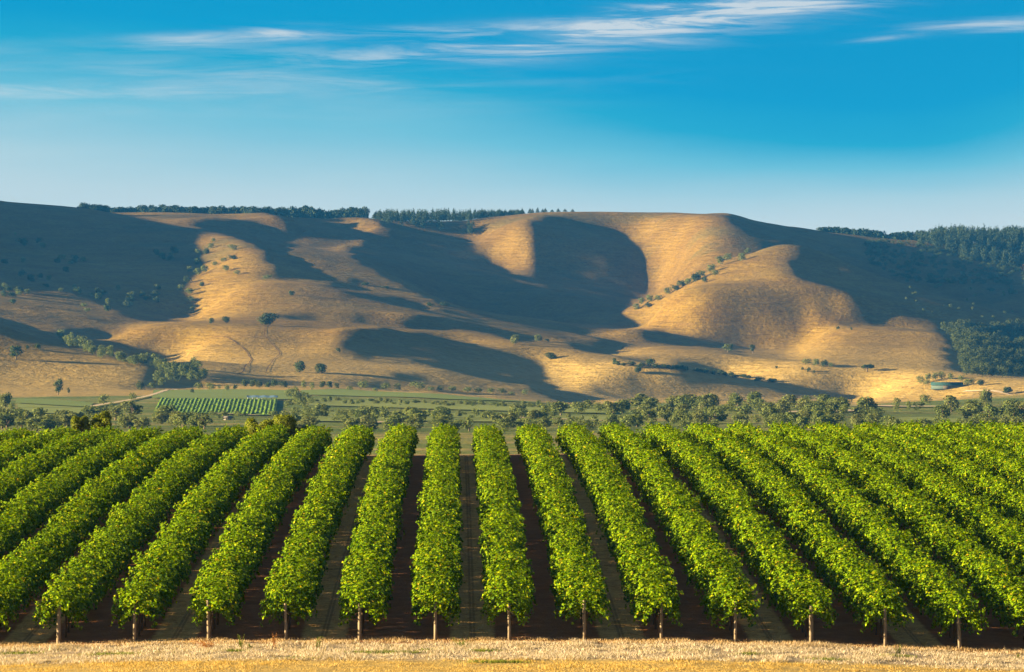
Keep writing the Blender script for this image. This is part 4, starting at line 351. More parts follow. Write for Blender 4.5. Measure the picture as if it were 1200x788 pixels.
# ---------------------------------------------------------------- ground materials
ROW0, ROWS = -0.886, 3.0                              # vine rows every three metres
def near_ground_material():
    m, k, p, out = material('vineyard_ground'); P = pos(k); s = k.new('ShaderNodeSeparateXYZ'); k.put(s.inputs[0], P); x, y, z = s.outputs
    fine = k.noise(P, 9, 5, .65); mid = k.noise(P, 1.3, 4); big = k.noise(P, .22, 3)
    straw = k.ramp(k.m('ADD', k.m('MULTIPLY', fine, .7), k.m('MULTIPLY', mid, .3)), [(.25, (.13, .085, .05)), (.45, (.34, .255, .165)), (.62, (.47, .38, .275)), (.8, (.57, .48, .37))])
    straw = k.mix(k.m('MULTIPLY', k.smooth(mid, .55, .72), .55), straw, (.30, .25, .06))
    gold = k.ramp(k.m('ADD', k.m('MULTIPLY', fine, .6), k.m('MULTIPLY', mid, .4)), [(.25, (.20, .12, .035)), (.42, (.40, .27, .080)), (.6, (.50, .355, .12)), (.8, (.60, .45, .19))])
    swath = k.noise(k.mapped(P, (.25, 2.6, 1)), 1.0, 4, .6)                       # mowing swaths run along the strip
    gold = k.mix(k.m('MULTIPLY', k.smooth(swath, .5, .66), .5), gold, (.27, .16, .035))
    straw = k.mix(k.m('MULTIPLY', k.smooth(swath, .54, .68), .45), straw, (.20, .13, .07))
    bare = k.m('MULTIPLY', k.smooth(k.noise(k.mapped(P, (.5, 1.1, 1)), 1.0, 5, .65), .54, .64), .8)
    straw = k.mix(bare, straw, (.20, .135, .085)); gold = k.mix(k.m('MULTIPLY', bare, .5), gold, (.25, .16, .06))
    edge = k.m('ADD', y, k.m('MULTIPLY', k.m('SUBTRACT', big, .5), 4.0))
    strip = k.mix(k.smooth(edge, 161.5, 158.8), straw, gold)
    soil = k.ramp(k.m('ADD', k.m('MULTIPLY', fine, .5), k.m('MULTIPLY', mid, .5)), [(.25, (.15, .055, .020)), (.55, (.29, .115, .045)), (.8, (.40, .18, .075))])
    # every second aisle keeps mown dry grass with two wheel tracks
    ph = k.m('DIVIDE', k.m('SUBTRACT', x, ROW0), ROWS)
    pair = k.m('FRACT', k.m('ADD', k.m('MULTIPLY', ph, .5), 100.0))               # 0..0.5 grassed aisle
    a = k.m('ABSOLUTE', k.m('SUBTRACT', pair, .25)); wob = k.m('MULTIPLY', k.m('SUBTRACT', k.noise(P, 2.2, 3), .5), .05)
    grassy = k.smooth(k.m('ADD', a, wob), .165, .13)
    dry = k.ramp(k.m('ADD', k.m('MULTIPLY', fine, .6), k.m('MULTIPLY', mid, .4)), [(.32, (.17, .085, .025)), (.46, (.50, .29, .10)), (.58, (.62, .38, .145)), (.75, (.74, .49, .21))])
    track = k.m('MULTIPLY', k.smooth(k.m('ABSOLUTE', k.m('SUBTRACT', a, .012)), .013, .004), .5)
    dry = k.mix(track, dry, (.10, .055, .025))
    vy = k.mix(k.m('MULTIPLY', grassy, k.smooth(k.noise(P, 3.1, 4), .22, .5)), soil, dry)
    far = k.ramp(mid, [(.3, (.16, .13, .05)), (.7, (.26, .21, .09))])
    e2 = k.m('ADD', y, k.m('MULTIPLY', k.m('SUBTRACT', k.noise(P, .9, 5), .5), 3.0))
    c1 = k.mix(k.smooth(e2, 168.4, 169.2), strip, vy)
    c1 = k.mix(k.smooth(e2, 308.5, 310.5), c1, far)
    c1 = k.mix(k.m('MULTIPLY', k.smooth(y, 168.8, 169.4), k.m('GREATER_THAN', k.m('ABSOLUTE', k.m('SUBTRACT', x, 4.0)), 41.2)), c1, far)
    k.put(p.inputs['Base Color'], c1)
    bump(k, p, k.m('ADD', k.m('MULTIPLY', fine, .5), mid), .8, .12)
    return m
def hill_material():
    m, k, p, out = material('dry_grassland'); P = pos(k); s = k.new('ShaderNodeSeparateXYZ'); k.put(s.inputs[0], P); x, y, z = s.outputs
    big = k.noise(P, .006, 4); mid = k.noise(P, .03, 5, .6); fine = k.noise(P, .16, 6, .65); grit = k.noise(k.mapped(P, (.32, .55, .5)), 1.0, 3, .7)
    band = k.noise(k.mapped(P, (.012, .05, .5)), 1.0, 5, .6)                     # sheep tracks along the contours
    t = k.m('ADD', k.m('ADD', k.m('MULTIPLY', big, .25), k.m('MULTIPLY', mid, .35)), k.m('ADD', k.m('MULTIPLY', fine, .25), k.m('MULTIPLY', band, .15)))
    g = k.ramp(t, [(.30, (.068, .034, .005)), (.43, (.145, .083, .009)), (.53, (.20, .123, .014)), (.66, (.26, .170, .028))])
    g = k.mix(k.m('MULTIPLY', k.smooth(fine, .60, .74), k.m('MULTIPLY', k.smooth(mid, .46, .62), .75)), g, (.11, .065, .028))
    g = k.mix(k.m('MULTIPLY', k.smooth(band, .58, .66), .35), g, (.20, .115, .045))
    g = k.mix(k.m('MULTIPLY', k.smooth(grit, .52, .66), .75), g, (.10, .058, .018))
    g = k.mix(k.m('MULTIPLY', k.smooth(grit, .45, .30), .35), g, (.36, .25, .07))
    pale = k.mix(k.smooth(fine, .35, .65), (.31, .21, .052), (.40, .285, .095))       # bleached foot flats, lightened further to put sunlight into the colour
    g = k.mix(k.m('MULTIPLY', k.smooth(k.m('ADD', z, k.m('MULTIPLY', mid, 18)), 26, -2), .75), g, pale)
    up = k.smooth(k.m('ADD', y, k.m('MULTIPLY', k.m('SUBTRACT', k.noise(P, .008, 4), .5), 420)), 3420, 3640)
    g = k.mix(k.m('MULTIPLY', up, .8), g, (.66, .64, .80), 'MULTIPLY')             # darker, bluer upland pasture: shade and haze of the bowl painted into colour
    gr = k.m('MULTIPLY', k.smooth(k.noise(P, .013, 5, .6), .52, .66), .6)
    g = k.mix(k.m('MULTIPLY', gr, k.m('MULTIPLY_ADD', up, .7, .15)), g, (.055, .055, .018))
    vg = k.ramp(k.m('ADD', k.m('MULTIPLY', k.noise(P, .02, 4), .6), k.m('MULTIPLY', fine, .4)), [(.35, (.060, .10, .010)), (.5, (.11, .135, .020)), (.6, (.22, .18, .05)), (.72, (.36, .27, .10))])
    ey = k.m('ADD', y, k.m('MULTIPLY', k.m('SUBTRACT', k.noise(P, .01, 4), .5), 260))
    g = k.mix(k.smooth(ey, 2020, 2110), vg, g)
    k.put(p.inputs['Base Color'], g)
    bump(k, p, k.m('ADD', k.m('ADD', k.m('MULTIPLY', fine, .9), k.m('MULTIPLY', grit, .35)), k.m('MULTIPLY', band, 1.4)), .8, 1.8)
    return m
def grid_sheet(name, gx, gy, mat, dz=0.0):
    X, Y = np.meshgrid(gx, gy); Z = height(X, Y)+dz
    ny, nx = X.shape; i = (np.arange(ny-1)[:, None]*nx+np.arange(nx-1)[None]).ravel()
    f = np.stack([i, i+1, i+1+nx, i+nx], 1)
    return obj(name, mesh(name, np.stack([X, Y, Z], -1).reshape(-1, 3), f, mat, True))
xn = np.concatenate([[-6000, -4000, -2500, -1600, -1000, -600, -400, -250, -150, -110, -80], np.arange(-60, 60.1, .75), [80, 110, 150, 250, 400, 600, 800, 1400, 2400, 4000, 6000]])
yn = np.concatenate([np.arange(-60, 145, 8), np.arange(145, 173, .5), np.arange(173, 345, 1.5), np.arange(345, 706, 12)])
tag(grid_sheet('ground', xn, yn, near_ground_material()), kind='structure')
xf = np.concatenate([[-6000, -5000, -4000, -3200, -2500, -2000, -1600, -1300, -1100], np.arange(-1000, -560, 8), np.arange(-560, 640, 3.5), np.arange(640, 801, 8), [900, 1100, 1400, 1800, 2400, 3200, 4000, 5000, 6000]])
yf = np.concatenate([np.arange(704, 2200, 12), np.arange(2200, 4300, 5), np.arange(4300, 4700, 20), [4800, 5000, 5300, 5700, 6200, 6800, 7500]])
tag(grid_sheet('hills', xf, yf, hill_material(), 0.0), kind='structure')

# ---------------------------------------------------------------- fields and tracks on the valley floor
def field_material(name, a, b, stripe=0.0, period=3.0, ang=0):
    m, k, p, out = material(name); P = pos(k); n = k.m('ADD', k.m('MULTIPLY', k.noise(P, .05, 4), .5), k.m('MULTIPLY', k.noise(P, .5, 4), .5))
    col = k.ramp(n, [(.3, a), (.7, b)])
    if stripe:
        sx = k.new('ShaderNodeSeparateXYZ'); k.put(sx.inputs[0], k.mapped(P, (1/period, 1/period, 1), (0, 0, ang)))
        f = k.smooth(k.m('ABSOLUTE', k.m('SUBTRACT', k.m('FRACT', sx.outputs[1]), .5)), .12, .3)
        col = k.mix(k.m('MULTIPLY', f, stripe), col, (.26, .19, .09))
    k.put(p.inputs['Base Color'], col); return m
def patch(name, poly, mat, dz, step):
    from mathutils import geometry, Vector
    poly = [np.array(q, float) for q in poly]; pts = []
    for i, q in enumerate(poly):
        r = poly[(i+1) % len(poly)]; n = max(1, int(np.linalg.norm(r-q)/step))
        pts += [tuple(q+(r-q)*j/n) for j in range(n)]
    xs_ = [q[0] for q in pts]; ys_ = [q[1] for q in pts]; inner = []
    def inside(px, py):
        c = False
        for i in range(len(poly)):
            (x1, y1), (x2, y2) = poly[i], poly[(i+1) % len(poly)]
            if (y1 > py) != (y2 > py) and px < (x2-x1)*(py-y1)/(y2-y1)+x1: c = not c
        return c
    yy = min(ys_)+step
    while yy < max(ys_):
        xx = min(xs_)+step*.5
        while xx < max(xs_):
            if inside(xx, yy): inner.append((xx, yy))
            xx += step*.8
        yy += step*1.3
    allp = [Vector(q) for q in pts+inner]
    vo, eo, fo, *_ = geometry.delaunay_2d_cdt(allp, [], [list(range(len(pts)))], 1, 1e-4)
    v = np.array([(q.x, q.y) for q in vo]); z = height(v[:, 0], v[:, 1])+dz
    return tag(obj(name, mesh(name, np.column_stack([v, z]), [i for f in fo for i in f], mat, True, [len(f) for f in fo])), kind='structure')
def ribbon(name, pts, width, mat, dz, step=4.0):
    pts = [np.array(q, float) for q in pts]; line = []
    for a, b in zip(pts[:-1], pts[1:]):
        n = max(1, int(np.linalg.norm(b-a)/step)); line += [a+(b-a)*i/n for i in range(n)]
    line.append(pts[-1]); line = np.array(line)
    for _ in range(4): line[1:-1] = (line[:-2]+2*line[1:-1]+line[2:])/4
    d = np.gradient(line, axis=0); d /= np.linalg.norm(d, axis=1)[:, None]+1e-9; nrm = np.stack([-d[:, 1], d[:, 0]], 1)
    wob = 1+.35*noise2(line[:, 0], line[:, 1], 6, 6, 3)[:, None]
    cols = [line+nrm*width*wob*t for t in (-.5, -.17, .17, .5)]
    v = np.concatenate(cols); n = len(line); z = height(v[:, 0], v[:, 1])+dz
    f = [(c*n+i, (c+1)*n+i, (c+1)*n+i+1, c*n+i+1) for c in range(3) for i in range(n-1)]
    return tag(obj(name, mesh(name, np.column_stack([v, z]), f, mat, True)), kind='structure')
green = field_material('green_field', (.060, .140, .006), (.11, .205, .012), .45, 13, R(8))
green2 = field_material('pale_green_field', (.095, .170, .010), (.16, .23, .022), .5, 10, R(-6))
under = field_material('vine_field_soil', (.065, .125, .010), (.10, .165, .018))
dirt = field_material('pale_dirt', (.40, .30, .19), (.58, .45, .31))
gully_soil = field_material('dark_gully_soil', (.075, .04, .018), (.12, .065, .028))
patch('field', [(-140.2, 1958), (-71.9, 1883), (-83.8, 2195), (-105.2, 2228), (-159.3, 2237)], green, .4, 16)
patch('field', [(-110.1, 1547), (-62.9, 1469), (-79.1, 1880), (-135.5, 1950)], under, .45, 16)
patch('field', [(-182, 1757), (-142.4, 1652), (-150, 1760), (-178.7, 1877), (-199.3, 1931)], green, .4, 14)
patch('field', [(-158.7, 1544), (-132.6, 1487), (-142.7, 1637), (-178.8, 1733)], green2, .45, 14)
patch('field', [(-156, 1364), (-134.9, 1328), (-146.6, 1454), (-165, 1475)], green2, .4, 14)
patch('field', [(-75.7, 2057), (9, 1865), (43.2, 1817), (9.6, 1991), (-61.5, 2261), (-80.8, 2195)], green, .4, 16)
patch('field', [(-59.6, 1712), (20.1, 1571), (55.6, 1511), (58.7, 1595), (21.7, 1697), (-66.7, 1916)], green2, .45, 14)
patch('field', [(-50.4, 1355), (16.9, 1319), (51.2, 1256), (59.2, 1451), (19, 1487), (-59.6, 1601)], green2, .4, 14)
patch('field', [(118.8, 1202), (150, 1202), (163.1, 1373), (155.6, 1430), (135.2, 1385)], green2, .4, 12)
ribbon('path', [(-142.3, 1655), (-142.9, 1739), (-142.6, 1847), (-150, 2105), (-152.7, 2306)], 2.8, dirt, .5)
ribbon('road', [(10, 1430), (18.1, 1412), (26, 1385), (43.9, 1337), (56, 1310)], 4.5, dirt, .6)
ribbon('path', [(-36.3, 1355), (-29.7, 1337), (-22.4, 1304)], 5, dirt, .6)
ribbon('path', [(-86.4, 1511), (-77.6, 1487), (-68.7, 1469)], 2.5, dirt, .6)
ribbon('path', [(307.1, 2585), (325, 2545), (345, 2480), (370, 2440)], 3, dirt, .5)
ribbon('path', [(165, 1720), (178.4, 1690), (195, 1703)], 16, dirt, .5)
ribbon('path', [(118, 1545), (137.9, 1571), (152, 1598)], 18, dirt, .5)
ribbon('eroded_gully', [(-161.3, 2801), (-151, 2765), (-140, 2702), (-132.1, 2663), (-125.5, 2603), (-123.3, 2456), (-127, 2432)], 0.6, gully_soil, .25, 3)
ribbon('eroded_gully', [(-127.9, 2843), (-124.4, 2753), (-117.8, 2702), (-110.8, 2651), (-109.5, 2633), (-111.4, 2591), (-110.7, 2471)], 0.5, gully_soil, .25, 3)

# ---------------------------------------------------------------- trees
rs = np.random.RandomState(11)
def leaf_cloud(lobes, n, size, seed, droop=0.0):
    """small leaf faces spread over and through ellipsoid lobes (cx,cy,cz,rx,ry,rz)"""
    r = np.random.RandomState(seed); lobes = np.array(lobes, float)
    wgt = (lobes[:, 3]*lobes[:, 5])**1.0; li = r.choice(len(lobes), n, p=wgt/wgt.sum()); L = lobes[li]
    d = r.normal(size=(n, 3)); d[:, 2] += .25; d /= np.linalg.norm(d, axis=1)[:, None]
    rad = 1-.45*r.uniform(0, 1, n)**2.2; rad *= 1+.12*r.normal(size=n)*.6
    c = L[:, :3]+d*L[:, 3:]*rad[:, None]
    nrm = d+.55*r.normal(size=(n, 3)); nrm /= np.linalg.norm(nrm, axis=1)[:, None]
    t = np.cross(nrm, r.normal(size=(n, 3))); t /= np.linalg.norm(t, axis=1)[:, None]+1e-9; b = np.cross(nrm, t)
    s = (size*r.uniform(.6, 1.35, n))[:, None]
    v = np.stack([c-t*s, c-b*s*.62+t*s*.1, c+t*s, c+b*s*.62-nrm*s*.2], 1).reshape(-1, 3)
    f = np.arange(4*n).reshape(n, 4)
    return v, f
def proto_lobes(kind, seed):
    r = random.Random(seed); u = r.uniform; L = []
    if kind == 'oak':
        for i in range(11):
            a = u(0, 6.28); q = u(.08, .30); L.append((q*math.cos(a), q*math.sin(a), u(.22, .74), u(.17, .28), u(.17, .28), u(.15, .25)))
        L.append((0, 0, .50, .32, .32, .38))
    elif kind == 'gum':
        for i in range(12):
            a = u(0, 6.28); q = u(.05, .34); L.append((q*math.cos(a), q*math.sin(a), u(.26, .86), u(.14, .22), u(.14, .22), u(.10, .18)))
    elif kind == 'flat':
        for i in range(11):
            a = u(0, 6.28); q = u(.1, .40); L.append((q*math.cos(a), q*math.sin(a), u(.50, .82), u(.14, .2), u(.14, .2), u(.10, .16)))
    elif kind == 'bush':
        for i in range(9):
            a = u(0, 6.28); q = u(.08, .32); L.append((q*math.cos(a), q*math.sin(a), u(.22, .66), u(.15, .24), u(.15, .24), u(.2, .32)))
    elif kind == 'pine':
        for i in range(8):
            t = i/7; L.append((u(-.05, .05), u(-.05, .05), .22+.68*t, .42*(1-t)+.1, .42*(1-t)+.1, .13))
    return L
def trunk_mesh(kind, seed, mat):
    r = random.Random(seed); mb = MB(); top = {'oak': .55, 'gum': .7, 'flat': .72, 'pine': .85, 'bush': .3}[kind]
    mb.tube([(0, 0, -.12), (r.uniform(-.02, .02), 0, .2), (r.uniform(-.04, .04), r.uniform(-.03, .03), top)], [.045, .036, .02], 6)
    for i in range(5):
        a = r.uniform(0, 6.28); z = r.uniform(.22, .42); q = r.uniform(.16, .3)
        if kind == 'pine': continue
        mb.tube([(0, 0, z), (q*.5*math.cos(a), q*.5*math.sin(a), z+.12), (q*math.cos(a), q*math.sin(a), min(.8, z+.3))], [.024, .017, .008], 5)
    return mb.mesh('trunk', mat, True)
far_leaf = leaf_material('gum_leaves', [(0, (.045, .075, .018)), (.5, (.095, .135, .034)), (1, (.17, .20, .055))], .3, .5, .1, .7, (.14, .14, .05))
dark_leaf = leaf_material('dark_tree_leaves', [(0, (.018, .034, .009)), (.5, (.038, .064, .016)), (1, (.075, .105, .026))], .2, .5, .1, .7, (.065, .07, .022))
pine_leaf = leaf_material('conifer_needles', [(0, (.010, .024, .014)), (.5, (.022, .042, .022)), (1, (.045, .066, .030))], .1, .4, .1, .7, (.03, .042, .02))
bark = plain('bark', (.16, .12, .085), .35, 6)
NLEAF = {'oak': 1000, 'gum': 700, 'flat': 700, 'bush': 650, 'pine': 500}
PROTO = {}
for kind, cnt in (('oak', 5), ('gum', 4), ('flat', 2), ('bush', 4), ('pine', 2)):
    for j in range(cnt):
        L = proto_lobes(kind, j*13+len(kind)*5); v, f = leaf_cloud(L, NLEAF[kind], .052 if kind != 'pine' else .05, j*7+3)
        PROTO.setdefault(kind, []).append((v, f, trunk_mesh(kind, j, bark)))
CROWN = {}
def crown_mesh(kind, j, mat):
    key = (kind, j, mat.name)
    if key not in CROWN: CROWN[key] = mesh('crown', PROTO[kind][j][0], PROTO[kind][j][1], mat)
    return CROWN[key]
NAMES = {'oak': 'broadleaf_tree', 'gum': 'gum_tree', 'flat': 'flat_topped_tree', 'bush': 'shrub', 'pine': 'conifer'}
# kind, X, Y, width, height in metres
TREES = [
('large round dark tree on the crest of the sunlit spur', '', [('oak',-125.7,2843,13.08,9.1)]),
('small rounded tree left of the large crest tree', '', [('oak',-154.6,2852,5.7,4.85)]),
('little dark bush where hill shade meets the sunlit crest', '', [('bush',-164.3,2852,4.56,3.99)]),
('tall round tree, left one of a pair above the long hedge of scrub', '', [('oak',-91.6,2477,7.43,7.43)]),
('broad low round tree, right one of a pair above the long hedge of scrub', '', [('oak',-79.2,2474,8.41,5.94)]),
('lone dark bush on the golden slope high above the large crest tree', '', [('bush',-123.1,3173,5.71,3.81)]),
('wide thin gum tree on the left golden knoll', '', [('gum',-245.3,2372,8.06,8.06)]),
('tiny bush just above the wide gum tree on the left knoll', '', [('bush',-242.1,2402,2.88,2.4)]),
('compact dark bush right of the wide gum tree on the left knoll', '', [('bush',-236.7,2405,3.85,3.85)]),
('tall slender gum tree with two tiers of leaves on the left knoll', '', [('gum',-198.7,2123,5.52,8.49)]),
('very thin sapling right of the tall slender gum tree', '', [('gum',-195.3,2141,1.71,3.43)]),
('bright green round tree at the tip of the sunlit strip mid hills', '', [('oak',38,2837,7.38,6.81)]),
('small green tree right of the bright round tree, in hill shade', '', [('oak',58.9,3098,5.58,5.58)]),
('tiny bush beside the small green tree in hill shade', '', [('bush',65.1,3101,3.1,2.48)]),
('low dark spreading tree standing in the shaded fold below the sunlit strip', '', [('oak',60.8,2789,7.81,5.02)]),
('small dark tree at the left end of the scrub line along the gully', '', [('bush',99.9,2714,3.26,4.34)]),
('round little tree just below the scrub line along the gully', '', [('oak',113.9,2687,4.84,4.3)]),
('rounded tree standing taller than the rest of the scrub line along the gully', '', [('oak',122,2699,6.48,4.86)]),
('pale green tree in the shaded hollow under the right spur', '', [('gum',187.7,2960,7.7,6.51)]),
('thin tree in the shaded hollow beneath the right spur, the right one', '', [('gum',216.7,3131,5.01,6.26)]),
('smallest of three specks of scrub under the dark thicket on the gold slope', '', [('bush',222.2,2750,2.2,2.2)]),
('largest of three specks of scrub under the dark thicket on the gold slope', '', [('bush',226.1,2744,3.29,3.29)]),
('lowest of three specks of scrub under the dark thicket on the gold slope', '', [('bush',229.1,2741,2.19,2.19)]),
('flat topped dark tree alone on the big gold slope at right', '', [('flat',263.4,2744,9.88,4.94)]),
('dark speck of bush on the upper edge of the big gold slope', '', [('bush',283.8,3182,3.18,2.55)]),
('thin speck of bush on the upper edge of the gold slope', '', [('bush',288.2,3119,1.87,2.5)]),
('small round tree on the track to the right of the shed', '', [('oak',317.7,2591,4.66,4.15)]),
('round dark tree beyond the track near the right edge, below the plantation', '', [('oak',328,2543,6.1,4.58)]),
('lone small bush on the spur right of the two eroded gullies', '', [('bush',-73.8,2636,3.16,3.16)]),
('low dark patch of bush on the shaded upper spur, the left one', '', [('bush',-20.2,3251,7.15,3.25)]),
('low dark patch of bush on the shaded upper spur near its edge', '', [('bush',-9.8,3263,9.14,3.26)]),
('small dark bush high on the shaded flank above the golden stripe', '', [('bush',-74.9,3434,6.87,2.75)]),
('small dark bush right of another one high on the shaded flank', '', [('bush',-57.6,3431,5.49,2.74)]),
('tiny round bush right of the dark thicket on the gold slope', '', [('bush',207.5,2774,2.22,1.66)]),
('dark shrub in the thicket on the gold slope at right', 'thicket on the gold slope', [('oak',226.4,2768,7.75,4.98), ('oak',231.5,2762,7.18,4.97), ('bush',237.3,2759,6.07,4.41), ('oak',241.4,2756,4.96,3.31)]),
('dark gully tree in the diagonal line climbing the right spur', 'trees in the gully of the right spur', [('oak',148.4,3551,8.52,6.39), ('gum',153.7,3557,8.54,7.11), ('oak',160.5,3551,9.23,7.1), ('oak',166.2,3536,8.49,6.36), ('oak',174.5,3533,8.48,7.07), ('bush',179.9,3527,7.76,6.35), ('bush',185,3530,8.47,6.35), ('oak',190.1,3521,9.15,6.34), ('bush',196.3,3518,9.85,7.74), ('gum',201.4,3521,9.15,7.04), ('oak',209.9,3533,10.6,7.77), ('gum',220,3560,11.39,8.54), ('oak',227.4,3587,10.76,7.89), ('oak',235.8,3551,9.94,7.81), ('gum',246,3617,7.96,5.79), ('oak',211.4,3500,8.4,5.6), ('bush',201.4,3473,6.95,4.86), ('bush',158.4,3536,6.36,4.95)]),
('dark tree on the left rim of the sunlit middle spur', 'trees on the rim of the middle spur', [('oak',-220.1,3620,6.52,5.79), ('bush',-213.2,3614,7.23,5.78), ('oak',-210.3,3638,7.28,5.82), ('oak',-210.2,3674,5.88,4.41), ('oak',-187.7,3569,9.28,6.42), ('bush',-185.3,3509,8.42,4.91), ('oak',-193.4,3530,7.06,4.24), ('oak',-207,3497,9.09,6.99), ('oak',-211.9,3485,8.36,6.97), ('oak',-186.6,3443,8.26,6.2), ('oak',-176.1,3413,6.83,4.78), ('oak',-150.3,3371,8.76,4.72), ('oak',-212.6,3386,8.13,6.09), ('oak',-210.8,3368,7.41,5.39), ('bush',-217,3569,7.85,5.71), ('bush',-217.4,3440,7.57,6.19), ('oak',-207.3,3344,6.02,5.35), ('oak',-222,3524,7.05,5.64), ('oak',-220.2,3398,7.48,5.44), ('oak',-200.3,3527,6.35,4.23), ('bush',-204.4,3407,5.45,4.09)]),
('dark scrubby tree scattered over the shaded left hillside', 'scrub on the shaded left hillside', [('bush',-372,3647,9.48,7.29), ('oak',-353.9,3641,8.01,5.83), ('bush',-384,3707,2.97,2.97), ('bush',-359.8,3671,5.87,5.14), ('bush',-316.9,3452,7.59,4.83), ('bush',-337.7,3377,8.78,6.08), ('oak',-324.7,3389,6.78,5.42), ('bush',-348.1,3413,6.83,5.46), ('oak',-301.1,3353,5.36,4.69), ('oak',-309.2,3332,5.33,3.33), ('bush',-322.7,3341,6.68,3.34), ('oak',-352.3,3317,5.97,5.31), ('bush',-372,3503,8.41,4.2), ('oak',-284.4,3251,8.2,3.94), ('oak',-249.4,3608,5.07,5.56), ('bush',-255,3620,6.4,5.64), ('oak',-258.3,3341,4.91,5.95), ('bush',-320.9,3578,6.75,5.15), ('bush',-277.9,3350,4.73,3.48), ('oak',-254.9,3332,5.14,3.99), ('bush',-297.1,3335,6.77,5.4), ('oak',-332.8,3305,6.08,4.09), ('oak',-268.9,3374,6.1,5.02), ('bush',-331.5,3185,6.54,3.98), ('bush',-248.6,3599,7.75,5.68), ('oak',-271.6,3311,4.83,5.92), ('bush',-333.3,3407,6.18,4.09), ('bush',-280.3,3329,7.21,5.46), ('bush',-240.3,3635,8.28,6.4), ('bush',-282.7,3350,5.29,5.61), ('oak',-277.5,3197,6.86,3.63), ('oak',-285.6,3335,5.94,4.07), ('oak',-357.3,3512,6.51,6.29), ('bush',-256,3347,6.05,3.59), ('bush',-244,3356,6.72,3.53), ('bush',-340,3266,7.55,4.22), ('bush',-238.9,3368,8.68,5.3), ('oak',-242.3,3608,5.1,5.19), ('bush',-248,3362,5.87,4.71), ('bush',-345.7,3260,7.45,5.42), ('bush',-340.5,3311,8.08,4.5), ('oak',-337.7,3290,6.7,3.73), ('oak',-338.4,3293,7.34,5.19), ('oak',-280.5,3338,7,5.12), ('bush',-279.1,3350,8.18,4.08), ('bush',-332.6,3542,7.61,4.05), ('oak',-256.9,3359,6.6,3.97), ('oak',-314.4,3572,9.15,4.95), ('oak',-320.6,3536,7.76,3.74), ('bush',-264.8,3242,4.54,4.29), ('bush',-237.4,3353,7.47,4.82), ('bush',-318.5,3542,6.21,4.99), ('bush',-265.9,3233,6.15,5.34), ('bush',-348.3,3305,6.14,4.57), ('bush',-257.8,3323,6.05,5.7), ('oak',-331.4,3569,8.92,5.11), ('bush',-241.7,3593,6.65,4.83), ('bush',-238.5,3395,7.64,4.44), ('oak',-257.1,3353,8.64,4.68)]),
('bushy green tree of the little wood filling the hollow behind the left knoll', 'wood in the hollow behind the left knoll', [('oak',-262.2,2816,7.26,7.93), ('oak',-256.3,2789,5.89,6.22), ('gum',-221.9,2435,6.75,6.7), ('oak',-253,2783,5.14,8.42), ('oak',-252.3,2789,5.2,9.26), ('oak',-249.4,2780,5.19,7.14), ('oak',-247.1,2783,5.35,7.96), ('oak',-243.2,2777,7.48,9.42), ('oak',-210.7,2420,4.8,5.47), ('oak',-239.3,2774,5.58,7.71), ('oak',-206.6,2408,5.01,6.74), ('gum',-207.9,2417,5.86,4.87), ('oak',-205.6,2408,5.51,6.01), ('oak',-200.8,2396,4.64,5.78), ('oak',-200,2402,5.02,7.97), ('oak',-199.4,2414,4.5,5.62), ('gum',-196.2,2408,6.68,7.54), ('gum',-194,2402,5.26,5.25), ('gum',-196.1,2408,5.71,4.94), ('oak',-190.3,2396,5.4,6.1), ('oak',-189.5,2387,4.55,6.55), ('oak',-188.5,2399,6.35,4.78), ('oak',-186.4,2387,6.09,3.03), ('oak',-183.4,2393,4.81,4.28), ('oak',-183.2,2384,4.98,4.72), ('oak',-180.1,2381,5.19,4.3), ('oak',-180.9,2396,5.83,4.81), ('gum',-180,2405,6.72,5.53), ('oak',-179.1,2405,4.42,5.44), ('oak',-176.1,2387,6.53,6.98), ('gum',-173.9,2387,5.01,7.9), ('oak',-170.3,2390,5.41,5.42), ('oak',-170.3,2399,6.4,7.72), ('oak',-168.2,2381,4.55,7.49), ('oak',-165.1,2375,4.35,7.73), ('oak',-165,2375,5.03,4.95), ('oak',-165.1,2381,6.31,5.28), ('oak',-160.5,2381,5.37,5.56), ('oak',-158.5,2387,6,6.69), ('gum',-157.2,2372,6.43,7.09), ('gum',-156.1,2381,5.15,4.98), ('oak',-152.8,2372,6.11,5.33), ('gum',-154.7,2381,5.74,7.18), ('oak',-152.3,2372,5.34,7.01), ('oak',-151.7,2381,6.28,7.55), ('gum',-147.1,2357,5.93,5.5), ('gum',-145.7,2375,5.39,7.02), ('oak',-144.1,2366,6.11,4.89), ('gum',-141.6,2363,5.77,7.62), ('gum',-139.8,2366,5.9,6.85), ('oak',-161.8,2372,7.42,7.57), ('oak',-160.6,2318,5.47,5.74), ('oak',-147.6,2363,6.24,6.52), ('oak',-154.1,2345,6.38,5.94), ('oak',-163.3,2330,6.73,7.67), ('oak',-141.4,2372,5.55,6.84), ('oak',-148.2,2393,6.23,6.06), ('oak',-152.8,2369,6.86,7.58), ('oak',-141.6,2363,5.85,6.84), ('oak',-158.2,2342,7.02,7.69), ('gum',-148.3,2438,7.24,6.78), ('oak',-151.6,2444,6.08,8.16), ('oak',-164.2,2387,5.59,7.37), ('oak',-151.3,2444,5.49,6.91)]),
